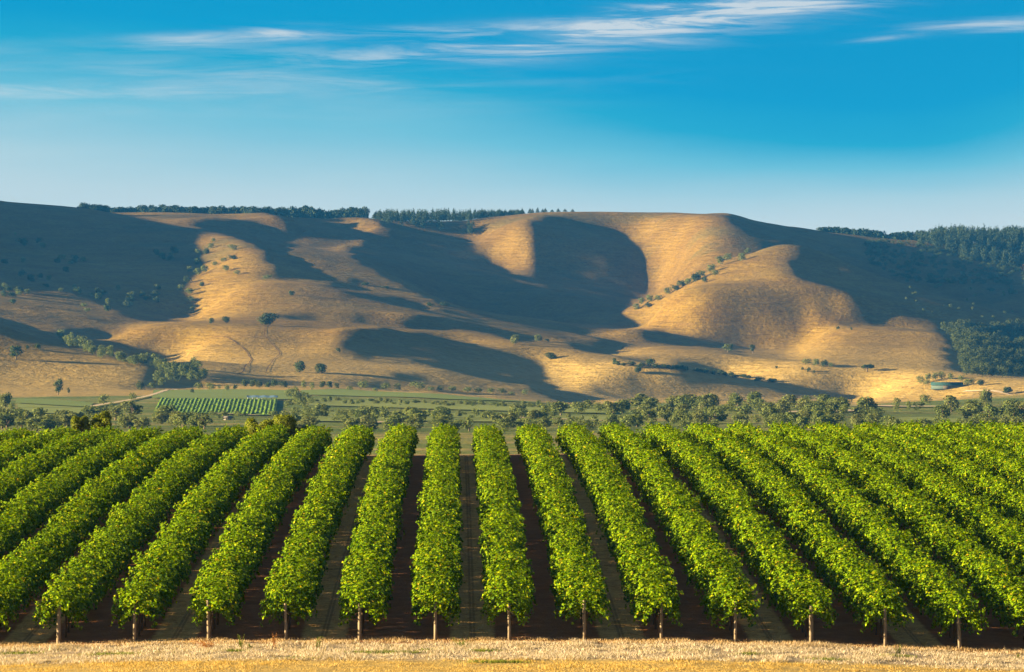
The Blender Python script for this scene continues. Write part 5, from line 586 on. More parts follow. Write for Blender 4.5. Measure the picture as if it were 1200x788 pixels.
('dark tree in the long line of trees along the left half of the skyline', 'trees along the left skyline', [('oak',-349.9,4000,11.05,6.39), ('oak',-345.5,4000,12.86,4.79), ('oak',-341.6,4000,13.14,5.29), ('oak',-339.4,4000,11.01,6.48), ('oak',-336.1,4000,11.25,6.76), ('oak',-331.6,4003,12.67,6.68), ('gum',-328.6,4009,9.1,6.39), ('oak',-336.5,4138,10.27,5.82), ('oak',-333.3,4138,12.82,5.19), ('oak',-330.6,4144,12.85,7.25), ('oak',-326.8,4147,9.56,6.13), ('oak',-324,4147,12.11,6.68), ('oak',-319.7,4150,12.48,6.99), ('oak',-316.3,4150,11.82,6.25), ('oak',-312.6,4150,11.99,6.09), ('oak',-308.5,4150,9.84,8.06), ('oak',-306.1,4147,12.93,9.38), ('oak',-302.9,4144,12.94,7.15), ('gum',-298.4,4144,11.15,9.06), ('gum',-293.6,4138,10.25,6.24), ('gum',-292.5,4138,10.58,6.49), ('gum',-288.2,4138,12.09,8.84), ('oak',-284.2,4138,9.69,7.79), ('oak',-281.3,4138,13.89,8.79), ('oak',-277,4138,11.7,7.44), ('oak',-274.7,4138,10.69,8.43), ('oak',-269.6,4138,13.96,9.13), ('oak',-267.6,4138,13.04,6.53), ('gum',-262.8,4138,9.47,6.45), ('oak',-260.1,4135,11.9,6.8), ('oak',-256.1,4135,11.1,8.33), ('oak',-253.7,4138,10.3,7.93), ('oak',-249.8,4138,10.72,6.78), ('oak',-246.3,4138,11.84,7.13), ('oak',-242.5,4138,9.59,8.23), ('oak',-238.8,4144,13.83,7.99), ('oak',-234.9,4108,9.95,8.56), ('gum',-230.6,4108,13.42,8.1), ('oak',-226.8,4108,9.03,9.44), ('oak',-223.2,4108,10.83,7.16), ('oak',-219.5,4108,10.61,8.63), ('oak',-216.2,4111,11.73,7.26), ('oak',-213.2,4111,10.83,9.41), ('oak',-209.2,4111,9.88,7.09), ('oak',-205.6,4111,10.24,9.61), ('oak',-201.8,4108,13.84,7.79), ('oak',-197.9,4099,10.87,6.57), ('oak',-196,4099,13.6,8.57), ('oak',-191.6,4099,13.9,6.19), ('oak',-188.2,4102,9.7,6.78), ('oak',-184.5,4105,9.45,8.25), ('gum',-183.1,4105,9.32,7.48), ('gum',-178.8,4105,10.35,7.47), ('gum',-175.4,4123,11.79,7.99), ('oak',-172.8,4126,13.29,8.54), ('oak',-170.2,4135,9.49,9.91), ('oak',-165.8,4147,9.21,9.77), ('oak',-163.4,4159,9.52,12.86), ('oak',-158.9,4159,9.19,10.71), ('oak',-156.5,4159,13.31,13.34), ('oak',-153.1,4159,12.97,10.32), ('gum',-149.6,4159,12.42,13.17), ('oak',-145.6,4153,11.22,12.35), ('oak',-141.7,4150,11.26,13.2), ('oak',-137.9,4153,9.95,10.69), ('oak',-135.8,4153,13.27,11.72), ('oak',-133,4153,10.07,12.11), ('oak',-130.1,4177,12.34,9.87), ('oak',-125,4177,12.61,10.7), ('oak',-123.3,4177,12.41,9.93), ('oak',-118,4177,11.46,9.62), ('oak',-115.2,4177,12.27,10.63), ('oak',-112.8,4177,9.83,12.92), ('oak',-107.6,4174,10.63,11.1), ('oak',-103.5,4174,10.58,12.8), ('oak',-102,4174,13.7,11.12), ('oak',-97.4,4174,13.99,11.28), ('oak',-94.9,4174,11.09,9.95), ('oak',-91.1,4171,9.23,12.35)]),
('small dark conifer thinning out right of the skyline plantation', 'last conifers beside the skyline plantation', [('pine',63.9,4204,4.18,5.86), ('pine',71.5,4204,4.18,5.86), ('pine',73.9,4201,4.18,5.02), ('pine',79,4201,4.18,5.85), ('pine',84,4201,4.18,4.18), ('pine',86.5,4201,4.18,5.02), ('pine',93.3,4201,4.18,3.34), ('pine',99.1,4198,4.18,4.18), ('pine',105.6,4189,4.17,3.34), ('pine',113.1,4189,4.17,3.34)]),
('round dark tree along the low saddle of the right skyline', 'trees on the saddle of the right skyline', [('oak',355.8,4187,11.2,5.06), ('oak',360.3,4190,11.58,6.28), ('oak',364.5,4190,13.52,7.38), ('oak',373.4,4223,12.94,7.17), ('oak',375.3,4223,10.75,8.4), ('oak',377.9,4187,11.42,7.77), ('oak',382.2,4187,11.99,7.52), ('oak',397.7,4301,13.35,8.79), ('oak',401.1,4298,10.59,7.74), ('oak',405.3,4298,10.81,8.86), ('oak',399.7,4187,11.91,9.05), ('oak',402.6,4187,10.35,8.22), ('oak',407.2,4187,12.88,8.12), ('oak',412,4187,10.62,9.31), ('oak',414.9,4187,11.74,8.54), ('oak',419.5,4187,10.76,5.85), ('oak',422.9,4187,10.16,5.8), ('oak',426.8,4187,13.99,7.81), ('oak',432.4,4187,14.43,9.64), ('oak',444.3,4253,13.22,10.02), ('oak',448.8,4253,12,9.69), ('oak',451.2,4250,13.72,11.38), ('oak',456.2,4250,13.49,10.77), ('oak',459.5,4250,12.29,12.67)]),
('low dark scrub bush in the long line along the gully at middle right', 'scrub line along the gully', [('bush',101.6,2708,5.79,3.11), ('bush',106.3,2702,5.92,2.22), ('bush',110.3,2702,5.74,2.89), ('bush',114.4,2696,6.15,2.53), ('bush',117.2,2699,5.54,2.56), ('bush',125.8,2696,5.34,3.04), ('bush',130.7,2696,5.96,2.77), ('bush',132.2,2696,6.04,2.75), ('bush',137.3,2696,4.84,3.39), ('bush',140.4,2699,6.84,2.62), ('bush',143.9,2699,5.84,2.84), ('bush',151.2,2705,4.98,2.39), ('bush',154.1,2708,5.18,3), ('bush',157.1,2711,6.63,2.87), ('bush',162.3,2714,4.58,3.27), ('bush',167.5,2723,4.62,3.36), ('bush',169.8,2717,4.83,3.23), ('bush',178.7,2780,5.38,3.29), ('bush',177.5,2720,6.75,2.6), ('bush',184.7,2759,7.17,2.77), ('bush',187.8,2756,4.52,2.34), ('bush',192,2726,5.47,2.81), ('bush',194.3,2732,6.94,2.92), ('bush',199.8,2726,5.24,2.67), ('bush',202,2726,4.83,2.52)]),
('tree of the small clump round the teal roofed shed', 'trees round the shed', [('oak',285.3,2627,6.3,5.78), ('oak',288.3,2621,5.24,3.67), ('oak',290.2,2633,5.79,5.27), ('oak',294.9,2633,6.32,5.27), ('oak',299.1,2633,6.32,5.27), ('oak',310.8,2603,5.73,4.69), ('oak',308.9,2618,4.71,4.71), ('oak',314.4,2603,4.69,4.16), ('oak',304.6,2630,5.79,4.21), ('oak',305.4,2606,4.17,2.08)]),
('dark shrub of the dense hedge between the green field and the gold slope', 'hedge above the green field', [('bush',-115,2318,5.56,4.17), ('bush',-110.4,2309,5.54,4.16), ('bush',-105.9,2282,5.48,3.65), ('bush',-101.6,2279,4.56,3.19), ('bush',-98.4,2300,5.06,4.14), ('bush',-93.3,2276,5.46,3.64)]),
('shrub scattered along the dry edge above the green fields at left', 'shrubs along the edge of the green fields', [('oak',-136.1,2246,5.84,4.49), ('oak',-129.7,2237,6.26,4.47), ('oak',-118,2186,3.93,3.93), ('bush',-116.2,2234,2.68,3.13), ('oak',-126,2258,2.71,1.81), ('bush',-169.3,2282,5.93,5.02), ('oak',-164.7,2300,5.06,3.68), ('oak',-81,2249,3.6,5.4), ('oak',-76,2234,4.02,4.47), ('bush',-72.5,2294,4.59,3.67), ('bush',-70.6,2354,4.71,3.77), ('bush',-64.5,2288,3.2,3.2), ('bush',-133.4,2144,2.57,2.57), ('oak',-138.8,1826,4.02,4.75), ('oak',-122.6,1634,2.61,1.96)]),
('dark spreading tree of the ragged row at the foot of the shaded slope', 'row of trees at the foot of the middle slope', [('oak',-52.3,2357,8.96,5.66), ('oak',-40.9,2435,8.28,4.87), ('oak',-34.1,2438,5.85,4.39), ('oak',-25.1,2459,6.89,3.93), ('oak',-21.1,2453,8.34,4.42), ('oak',-15.2,2450,6.37,3.43), ('oak',-9.8,2453,6.38,3.92), ('oak',-3,2459,7.87,3.93), ('oak',5.9,2465,6.9,3.45), ('oak',11.8,2465,6.9,3.45), ('oak',19.3,2474,6.43,3.46), ('oak',25.8,2477,6.94,3.96), ('oak',31.6,2468,5.92,2.96), ('oak',-42.2,2198,4.4,2.64), ('oak',-55.9,2219,5.33,2.66), ('oak',39.4,2495,5.99,3.49)]),
('grey green tree on the far side of the lowest field at left', 'trees beside the lowest left field', [('oak',-142.6,1718,5.84,5.15), ('oak',-132.4,1634,2.94,2.94), ('oak',-173.2,1634,5.56,6.54), ('oak',-163.1,1562,3.75,4.06), ('oak',-151.5,1421,4.55,4.55), ('oak',-194.5,1808,4.34,4.34)]),
('hazy olive tree of the broad belt just beyond the vine rows at left', 'tree belt beyond the vines at left', [('gum',-110.5,1229,5.91,4.42), ('gum',-92.4,1211,4.82,3.99), ('oak',-129.6,1214,6.62,4.58), ('gum',-135.5,1295,6.15,3.58), ('gum',-112.8,1166,6.58,3.42), ('oak',-82.5,1256,5.68,4.4), ('oak',-115.3,1208,4.38,4.25), ('gum',-95.6,1226,5.9,3.93), ('oak',-112.6,1229,5.52,4.22), ('oak',-91.5,1322,6.94,3.55), ('oak',-112.6,1199,4.74,3.21), ('oak',-129.4,1220,4.7,3.95), ('gum',-102.7,1208,5.73,4.02), ('gum',-127.8,1211,6.59,4.21), ('gum',-82.9,1268,6.74,4.81), ('gum',-110.5,1451,8.3,5.78), ('oak',-123.3,1274,5.63,3.49), ('oak',-112.2,1268,5.23,3.3), ('gum',-116.9,1367,7.31,4.3), ('oak',-115.5,1172,6.74,4.18), ('oak',-112.8,1175,5.5,3.73), ('oak',-139.1,1319,7.18,4.71), ('oak',-80,1247,6.77,4.76), ('oak',-74.2,1211,5.57,4.27), ('gum',-88,1187,6.31,3.82), ('gum',-116.4,1196,5.02,4.25), ('oak',-96.1,1400,6.83,5.29), ('oak',-112.2,1265,6.39,3.93), ('oak',-120.1,1205,4.36,3.38), ('oak',-122,1424,5.15,4.8), ('gum',-71.3,1202,5.27,4.68), ('gum',-145.2,1412,5.11,3.79), ('oak',-94.1,1223,5.8,4.56), ('oak',-99.7,1181,5.97,3.96), ('oak',-130.6,1328,6.18,4.98), ('gum',-114.7,1202,6.68,3.24), ('gum',-111.5,1391,7.23,4.77), ('oak',-125.8,1232,5.64,3.76), ('gum',-78.3,1217,5.29,4.32), ('gum',-130.7,1298,4.93,4.54), ('gum',-77.4,1262,4.67,4.19), ('oak',-110.4,1322,5.24,3.95), ('oak',-121.3,1436,7.49,4.22), ('oak',-116.9,1265,5.47,4.94), ('oak',-116.8,1265,5.6,4.96), ('oak',-138.5,1352,5.55,4.81)]),
('grey green tree among the fields in the middle distance', 'trees among the middle fields', [('oak',-57.9,1520,3.12,2.9), ('gum',-51.5,1433,2.98,2.7), ('gum',-65.3,1775,4.95,3.26), ('gum',-71,1868,4.48,4.66), ('oak',-54.8,1457,4.39,3.53), ('gum',-65.5,1856,4.77,3.93), ('gum',-70.4,1913,5.86,4.15), ('oak',-50.5,1415,4.43,3.1), ('oak',-48.9,1388,2.99,3.54), ('oak',-60.4,1673,3.9,3.3), ('oak',-54.5,1421,3.53,2.92), ('oak',-62.1,1685,4.61,3.8), ('oak',-77.8,1985,5.92,4.88), ('gum',-65.2,1652,4.46,3.81), ('gum',-52.2,1496,3.54,3.2), ('oak',-69,1868,5.83,3.45), ('gum',-67.1,1781,4.69,3.29), ('gum',-55.1,1391,4.1,2.81), ('oak',-75.4,1985,4.26,3.95), ('oak',-60.4,1760,4.04,3.28), ('oak',-56.1,1388,4.01,3.78), ('oak',-52.8,1493,3.44,2.94), ('gum',-76.9,1955,4.32,4.93), ('oak',-75.8,2006,4.75,5.32), ('oak',-53.7,1523,4.38,4.13), ('gum',-64,1715,4.61,3.57), ('gum',-48.3,1241,5.75,4.11), ('oak',-26.6,1244,6.02,3.85), ('gum',-6.2,1388,4.98,3.41), ('oak',12.9,1184,5.09,2.89), ('gum',18.1,1187,4.1,3.56), ('gum',-6.1,1232,5.76,2.96), ('oak',-4.7,1307,4.56,3.56), ('gum',-30.5,1370,6.52,4.08), ('gum',0.9,1175,4.31,3.37), ('oak',-5.1,1403,6.8,4.52), ('gum',-4.5,1223,5.66,3.59), ('oak',12.5,1136,3.9,3.48), ('gum',-34.3,1427,5.26,3.33), ('oak',-34.1,1307,5.19,3.28), ('gum',-16.4,1436,7.27,3.27), ('oak',24.3,1211,4.98,3.63), ('oak',-24.1,1166,5.87,3.56), ('gum',3.2,1166,4.22,3.94), ('gum',-18.4,1199,5.62,3.31), ('oak',20.5,1205,4.47,3.68), ('oak',23.9,1319,5.52,4.15), ('gum',15.2,1253,6.4,3.96), ('oak',12.9,1268,6.44,3.94), ('oak',-28.3,1379,6.3,4.64), ('oak',-14.2,1337,4.16,4.48), ('gum',-25.6,1196,5.03,2.99), ('gum',25.5,1337,5.97,3.85), ('gum',20.1,1400,4.87,3.81), ('oak',-31.1,1433,6.72,4.77), ('gum',-27.3,1421,5.05,4.03), ('oak',-2.7,1271,4.1,3.25), ('gum',-46.2,1436,7.3,3.23), ('oak',21,1469,7.1,4.16), ('gum',-24.6,1454,5.34,4.01), ('oak',21.8,1436,5.19,3.91), ('oak',25.4,1370,4.41,3.87), ('gum',-41.1,1124,4.96,3.16), ('gum',-22.9,1346,5.58,3.55), ('oak',-46.5,1451,5.67,4.86), ('gum',-15.8,1298,4.63,3.21), ('oak',-15.5,1412,7.3,3.84), ('oak',0.5,1202,3.74,3.26), ('gum',12.6,1181,5.33,3.7), ('gum',-18.9,1292,5.51,4.18), ('gum',-17.1,1253,6.2,3.2), ('oak',24,1226,3.88,3.11), ('gum',-0.6,1136,5.27,3.01), ('oak',10.4,1391,5.31,3.51), ('oak',-17.7,1130,4.24,2.55), ('gum',9.6,1382,6.19,3.23), ('gum',25.2,1217,4.66,3.14), ('oak',-38.4,1415,5.78,3.4), ('gum',19.9,1460,5.43,3.36), ('gum',-11.7,1127,4.89,3.16), ('gum',-15,1373,5.44,4.33), ('gum',19.4,1178,3.81,3.66), ('oak',-12.6,1352,6.35,4.35), ('gum',14.7,1187,5.39,2.92), ('gum',27.2,1352,4.91,4.42), ('oak',-4.9,1439,5.23,4.23), ('gum',6.3,1412,4.34,3.59), ('gum',-19.6,1178,4.21,2.7), ('oak',-40.8,1184,5.77,4.01), ('oak',-14.3,1373,5.09,4.1), ('gum',-28.8,1142,4.9,3.3), ('gum',-45.8,1343,4.86,3.96), ('gum',-5.4,1238,4.07,3.85), ('gum',-37.6,1352,6.28,3.14), ('gum',-11.2,1244,5.32,4.07), ('oak',-11.9,1196,5.03,3.5), ('oak',17.9,1181,5.17,3.18), ('gum',-28.8,1166,4.56,3.95), ('oak',-6.3,1370,6.57,3.55), ('gum',-26.3,1352,4.41,4.15), ('oak',20,1160,3.97,3.68), ('oak',-79,1409,2.9,2.16), ('oak',-74.3,1403,2.91,1.84), ('oak',-96.5,1427,2.42,2.4), ('oak',-97.9,1460,4.28,2.04), ('gum',-72.1,1448,2.81,1.87), ('oak',-63.2,1460,4.19,2.49), ('oak',-75.4,1454,3.81,2.51), ('gum',-79.2,1457,3.58,2.57), ('gum',-79.6,1463,2.76,2.2), ('gum',-103,1475,3.13,1.78), ('oak',-84,1469,3.5,2.26), ('gum',-89.1,1433,3.35,2.34), ('gum',-78.4,1430,3.42,2.37), ('gum',-100.4,1466,4.12,2.44), ('gum',-100.2,1412,3.46,2.38), ('gum',-74.3,1448,2.55,2.33)]),
('small olive shrub in the ragged rows dividing the green fields', 'shrub rows dividing the green fields', [('bush',-37.1,1832,3.61,1.75), ('bush',28.3,1442,1.68,1.47), ('bush',32.1,1679,2.15,1.46), ('bush',-3.6,1469,2.67,1.94), ('bush',10.3,1733,3.26,1.47), ('bush',-62.5,1790,1.82,1.7), ('bush',-48.9,1508,1.87,1.72), ('bush',0.8,1448,1.59,1.8), ('bush',-19.1,1439,1.65,1.9), ('bush',-29.5,1529,2.92,2.04), ('bush',-44.1,1781,2.58,1.46), ('bush',-44.7,1796,2.11,2.25), ('bush',5.4,1736,3.44,1.47), ('bush',18.6,1697,3.36,1.71), ('bush',27.1,1748,2.52,2.09), ('bush',-47.8,1808,2.63,1.69), ('bush',-39.4,1511,2.59,1.66), ('bush',8.4,1418,1.52,1.14), ('bush',46.1,1670,1.92,1.29), ('bush',15.8,1688,2.07,1.97), ('bush',35.8,1685,2.51,1.51), ('bush',-7.8,1454,1.47,2.03), ('bush',27.9,1718,3.13,1.62), ('bush',40,1718,2.67,1.47), ('bush',-56.2,1808,3.25,1.62), ('bush',-36.2,1481,1.81,1.96), ('bush',-6.2,1739,2.31,1.88), ('bush',0.2,1448,1.83,1.75), ('bush',-18.3,1448,2.34,1.39), ('bush',14.8,1727,2.88,1.71), ('bush',32.4,1451,1.91,1.2), ('bush',40.1,1376,1.71,1.81), ('bush',29.5,1424,2.77,2.26), ('bush',-2,1721,3.12,1.82), ('bush',-4.2,1709,3.35,1.77), ('bush',-27.1,1490,2.67,1.26), ('bush',33.3,1709,3,1.61), ('bush',-39.6,1493,2.79,1.22), ('bush',45.7,1694,1.73,1.68), ('bush',-57.5,1838,3.17,1.87), ('bush',9.8,1421,2.71,1.8), ('bush',-32.8,1823,2.52,2.3), ('bush',-23.6,1772,2.03,2.26), ('bush',-34.9,1505,2.65,1.81), ('bush',29.3,1412,2.62,1.17), ('bush',-25.6,1487,2.97,1.37), ('bush',-41.2,1760,2.19,1.8), ('bush',6,1706,2.56,1.79), ('bush',-32.6,1490,2.64,1.86), ('bush',19.8,1418,2.18,1.54), ('bush',-36.2,1496,2.43,1.71), ('bush',-8.6,1436,2.14,1.91), ('bush',39.3,1697,2.92,1.42), ('bush',-5.2,1418,1.64,1.74), ('bush',-34.4,1466,2.06,1.05), ('bush',-37.5,1511,2.05,1.87), ('bush',-38.9,1508,2.69,1.82), ('bush',3.5,1754,2.19,2.1), ('bush',20.9,1415,2.38,1.71), ('bush',14.1,1442,2.06,1.52), ('bush',48.5,1682,3.06,1.72), ('bush',-20,1472,2.57,1.61), ('bush',4.8,1748,3.1,1.89), ('bush',-18.9,1445,1.61,1.56), ('bush',-23.1,1718,2.09,1.24), ('bush',-36.2,1502,2.64,1.08), ('bush',-57.5,1838,2.31,1.67), ('bush',-56,1529,2.36,1.08), ('bush',-24.7,1484,2.01,1.85), ('bush',-18.9,1481,2.76,1.25), ('bush',-11.6,1481,1.77,1.68), ('bush',-25.8,1745,2.46,1.44), ('bush',-28.1,1460,2.2,1.22), ('bush',11.8,1388,2.51,1.16), ('bush',9.1,1424,2.79,1.51), ('bush',-20.7,1739,3.34,2.07), ('bush',23.1,1394,2.1,1.52), ('bush',-25.2,1496,2.48,1.55), ('bush',-50.8,1502,2.65,1.9), ('bush',28.5,1406,1.62,1.12), ('bush',24.2,1445,2.5,1.62), ('bush',-14.5,1499,2.46,2.15), ('bush',1,1757,2.73,1.86), ('bush',28.6,1670,2.22,1.2), ('bush',-8.9,1793,3.47,1.35), ('bush',8.7,1406,1.87,1.7), ('bush',9.5,1481,2.29,1.26), ('bush',42,1661,1.74,1.94), ('bush',28.2,1691,2.28,1.86), ('bush',-45.6,1556,2.29,1.2), ('bush',-10.3,1439,2.42,1.2), ('bush',-30.1,1529,2.11,1.92), ('bush',25.7,1667,2.43,1.8), ('bush',-39.9,1790,2.56,1.89), ('bush',33.1,1691,2.01,1.8), ('bush',-25,1469,1.93,1.79), ('bush',15.1,1694,1.8,1.28), ('bush',0,1451,2.29,1.65), ('bush',9.3,1748,3.18,2.25), ('bush',-53.4,1523,2.39,2.12), ('bush',29.8,1373,1.73,1.65), ('bush',-6.6,1478,1.9,2.07), ('bush',-9.6,1745,2.74,1.34), ('bush',-17,1451,1.86,1.42), ('bush',-57.6,1766,2.09,1.3), ('bush',18.2,1736,2.4,2.15), ('bush',-29.7,1775,1.84,2.33), ('bush',-18.5,1436,2.17,1.41), ('bush',-41.9,1496,1.84,1.15), ('bush',4.7,1739,3.08,2.04), ('bush',-52.4,1523,2.91,2.02), ('bush',-51.5,1850,3.3,2.25), ('bush',-10.1,1511,2.67,1.4), ('bush',38.2,1673,2.66,1.67), ('bush',46.8,1700,1.94,2.04), ('bush',-49.6,1547,2.93,1.48), ('bush',22.3,1688,2,1.99), ('bush',-33.8,1763,3,1.53), ('bush',7,1481,1.54,2.23), ('bush',15.4,1406,1.47,1.16), ('bush',6.4,1751,1.82,1.37), ('bush',-64.2,1802,2.79,1.68), ('bush',-5.1,1742,2.45,2.25), ('bush',23.7,1712,2.21,1.87), ('bush',-39.7,1541,2.85,1.47), ('bush',50,1649,2.68,1.88), ('bush',-22.2,1439,2.21,1.43), ('bush',-30.9,1529,1.72,1.29), ('bush',3.7,1736,3.21,1.9), ('bush',24.5,1412,1.67,1.68), ('bush',-22.2,1499,1.58,1.81), ('bush',29.6,1730,3.28,1.26), ('bush',41,1676,2.66,1.86), ('bush',-32.4,1493,1.85,2.14), ('bush',38.2,1688,3.11,1.42), ('bush',26.8,1685,1.71,1.76), ('bush',-31.7,1502,2.03,1.08), ('bush',-39.4,1499,2.57,1.27), ('bush',-64.5,1796,2.11,1.93), ('bush',-18.7,1484,2.44,1.37), ('bush',-43,1748,2.92,1.29), ('bush',-4.8,1475,1.54,2.26), ('bush',36.8,1418,1.98,1.95), ('bush',4,1730,2.31,1.94), ('bush',0.4,1487,1.79,2.2), ('bush',-28.1,1790,1.86,2.12), ('bush',4.6,1397,2.05,1.6), ('bush',33.4,1754,2.32,2.35), ('bush',-31.2,1802,2.94,1.39), ('bush',27.7,1448,2.51,2.22), ('bush',23.1,1400,2.77,1.95), ('bush',29.9,1700,3.19,1.79), ('bush',-42.4,1520,1.54,2.12), ('bush',19.4,1379,2.18,1.51), ('bush',-20.8,1436,2.16,1.81), ('bush',26.2,1379,2.1,1.64), ('bush',-17.9,1778,2.52,2.23), ('bush',-10.2,1508,2.12,2.33), ('bush',-44.9,1805,1.9,1.97), ('bush',17.4,1712,2.89,1.66), ('bush',23,1682,2.61,1.63), ('bush',-34.5,1784,3.38,1.82), ('bush',-15.9,1520,1.79,1.87), ('bush',-55.2,1847,2.85,2.55), ('bush',-40.5,1517,2.75,1.72), ('bush',-30.2,1826,3.35,2.02), ('bush',-41.3,1814,3.55,1.83), ('bush',14.4,1472,2.4,1.42), ('bush',7.2,1742,3.01,2.07), ('bush',-17.1,1793,3.37,1.53), ('bush',-54.6,1817,2.44,1.29), ('bush',28.6,1679,2.78,1.36), ('bush',-19.4,1481,1.5,1.67), ('bush',-7.5,1730,3.42,1.62), ('bush',36.2,1652,2.41,1.58), ('bush',-52.5,1523,2.41,1.71), ('bush',-36.7,1466,2.53,1.95), ('bush',-4.3,1463,1.85,1.56), ('bush',27.1,1442,2.33,1.42), ('bush',41.8,1667,3.04,1.92), ('bush',29,1403,1.88,2.03), ('bush',51.9,1751,2.27,2.02), ('bush',-33.8,1793,2.64,1.43), ('bush',-4.4,1724,3.1,1.5), ('bush',-2.8,1409,2.79,1.86), ('bush',-60.2,1817,3.09,1.55), ('bush',26.5,1385,2.27,1.89), ('bush',37,1685,1.88,1.28), ('bush',-46.5,1760,2.44,1.87), ('bush',24.8,1412,2.12,1.98), ('bush',-62.4,1811,2.26,1.98), ('bush',27.3,1688,2.11,1.22), ('bush',29.7,1376,2.2,1.69), ('bush',-34.4,1769,2.11,1.29), ('bush',46.4,1685,3.14,1.4), ('bush',-48,1517,2.37,1.86), ('bush',2.2,1487,2.69,1.4), ('bush',-13.7,1775,1.95,2.21), ('bush',28.9,1709,2.7,2.06), ('bush',-50.1,1838,2,1.62)]),
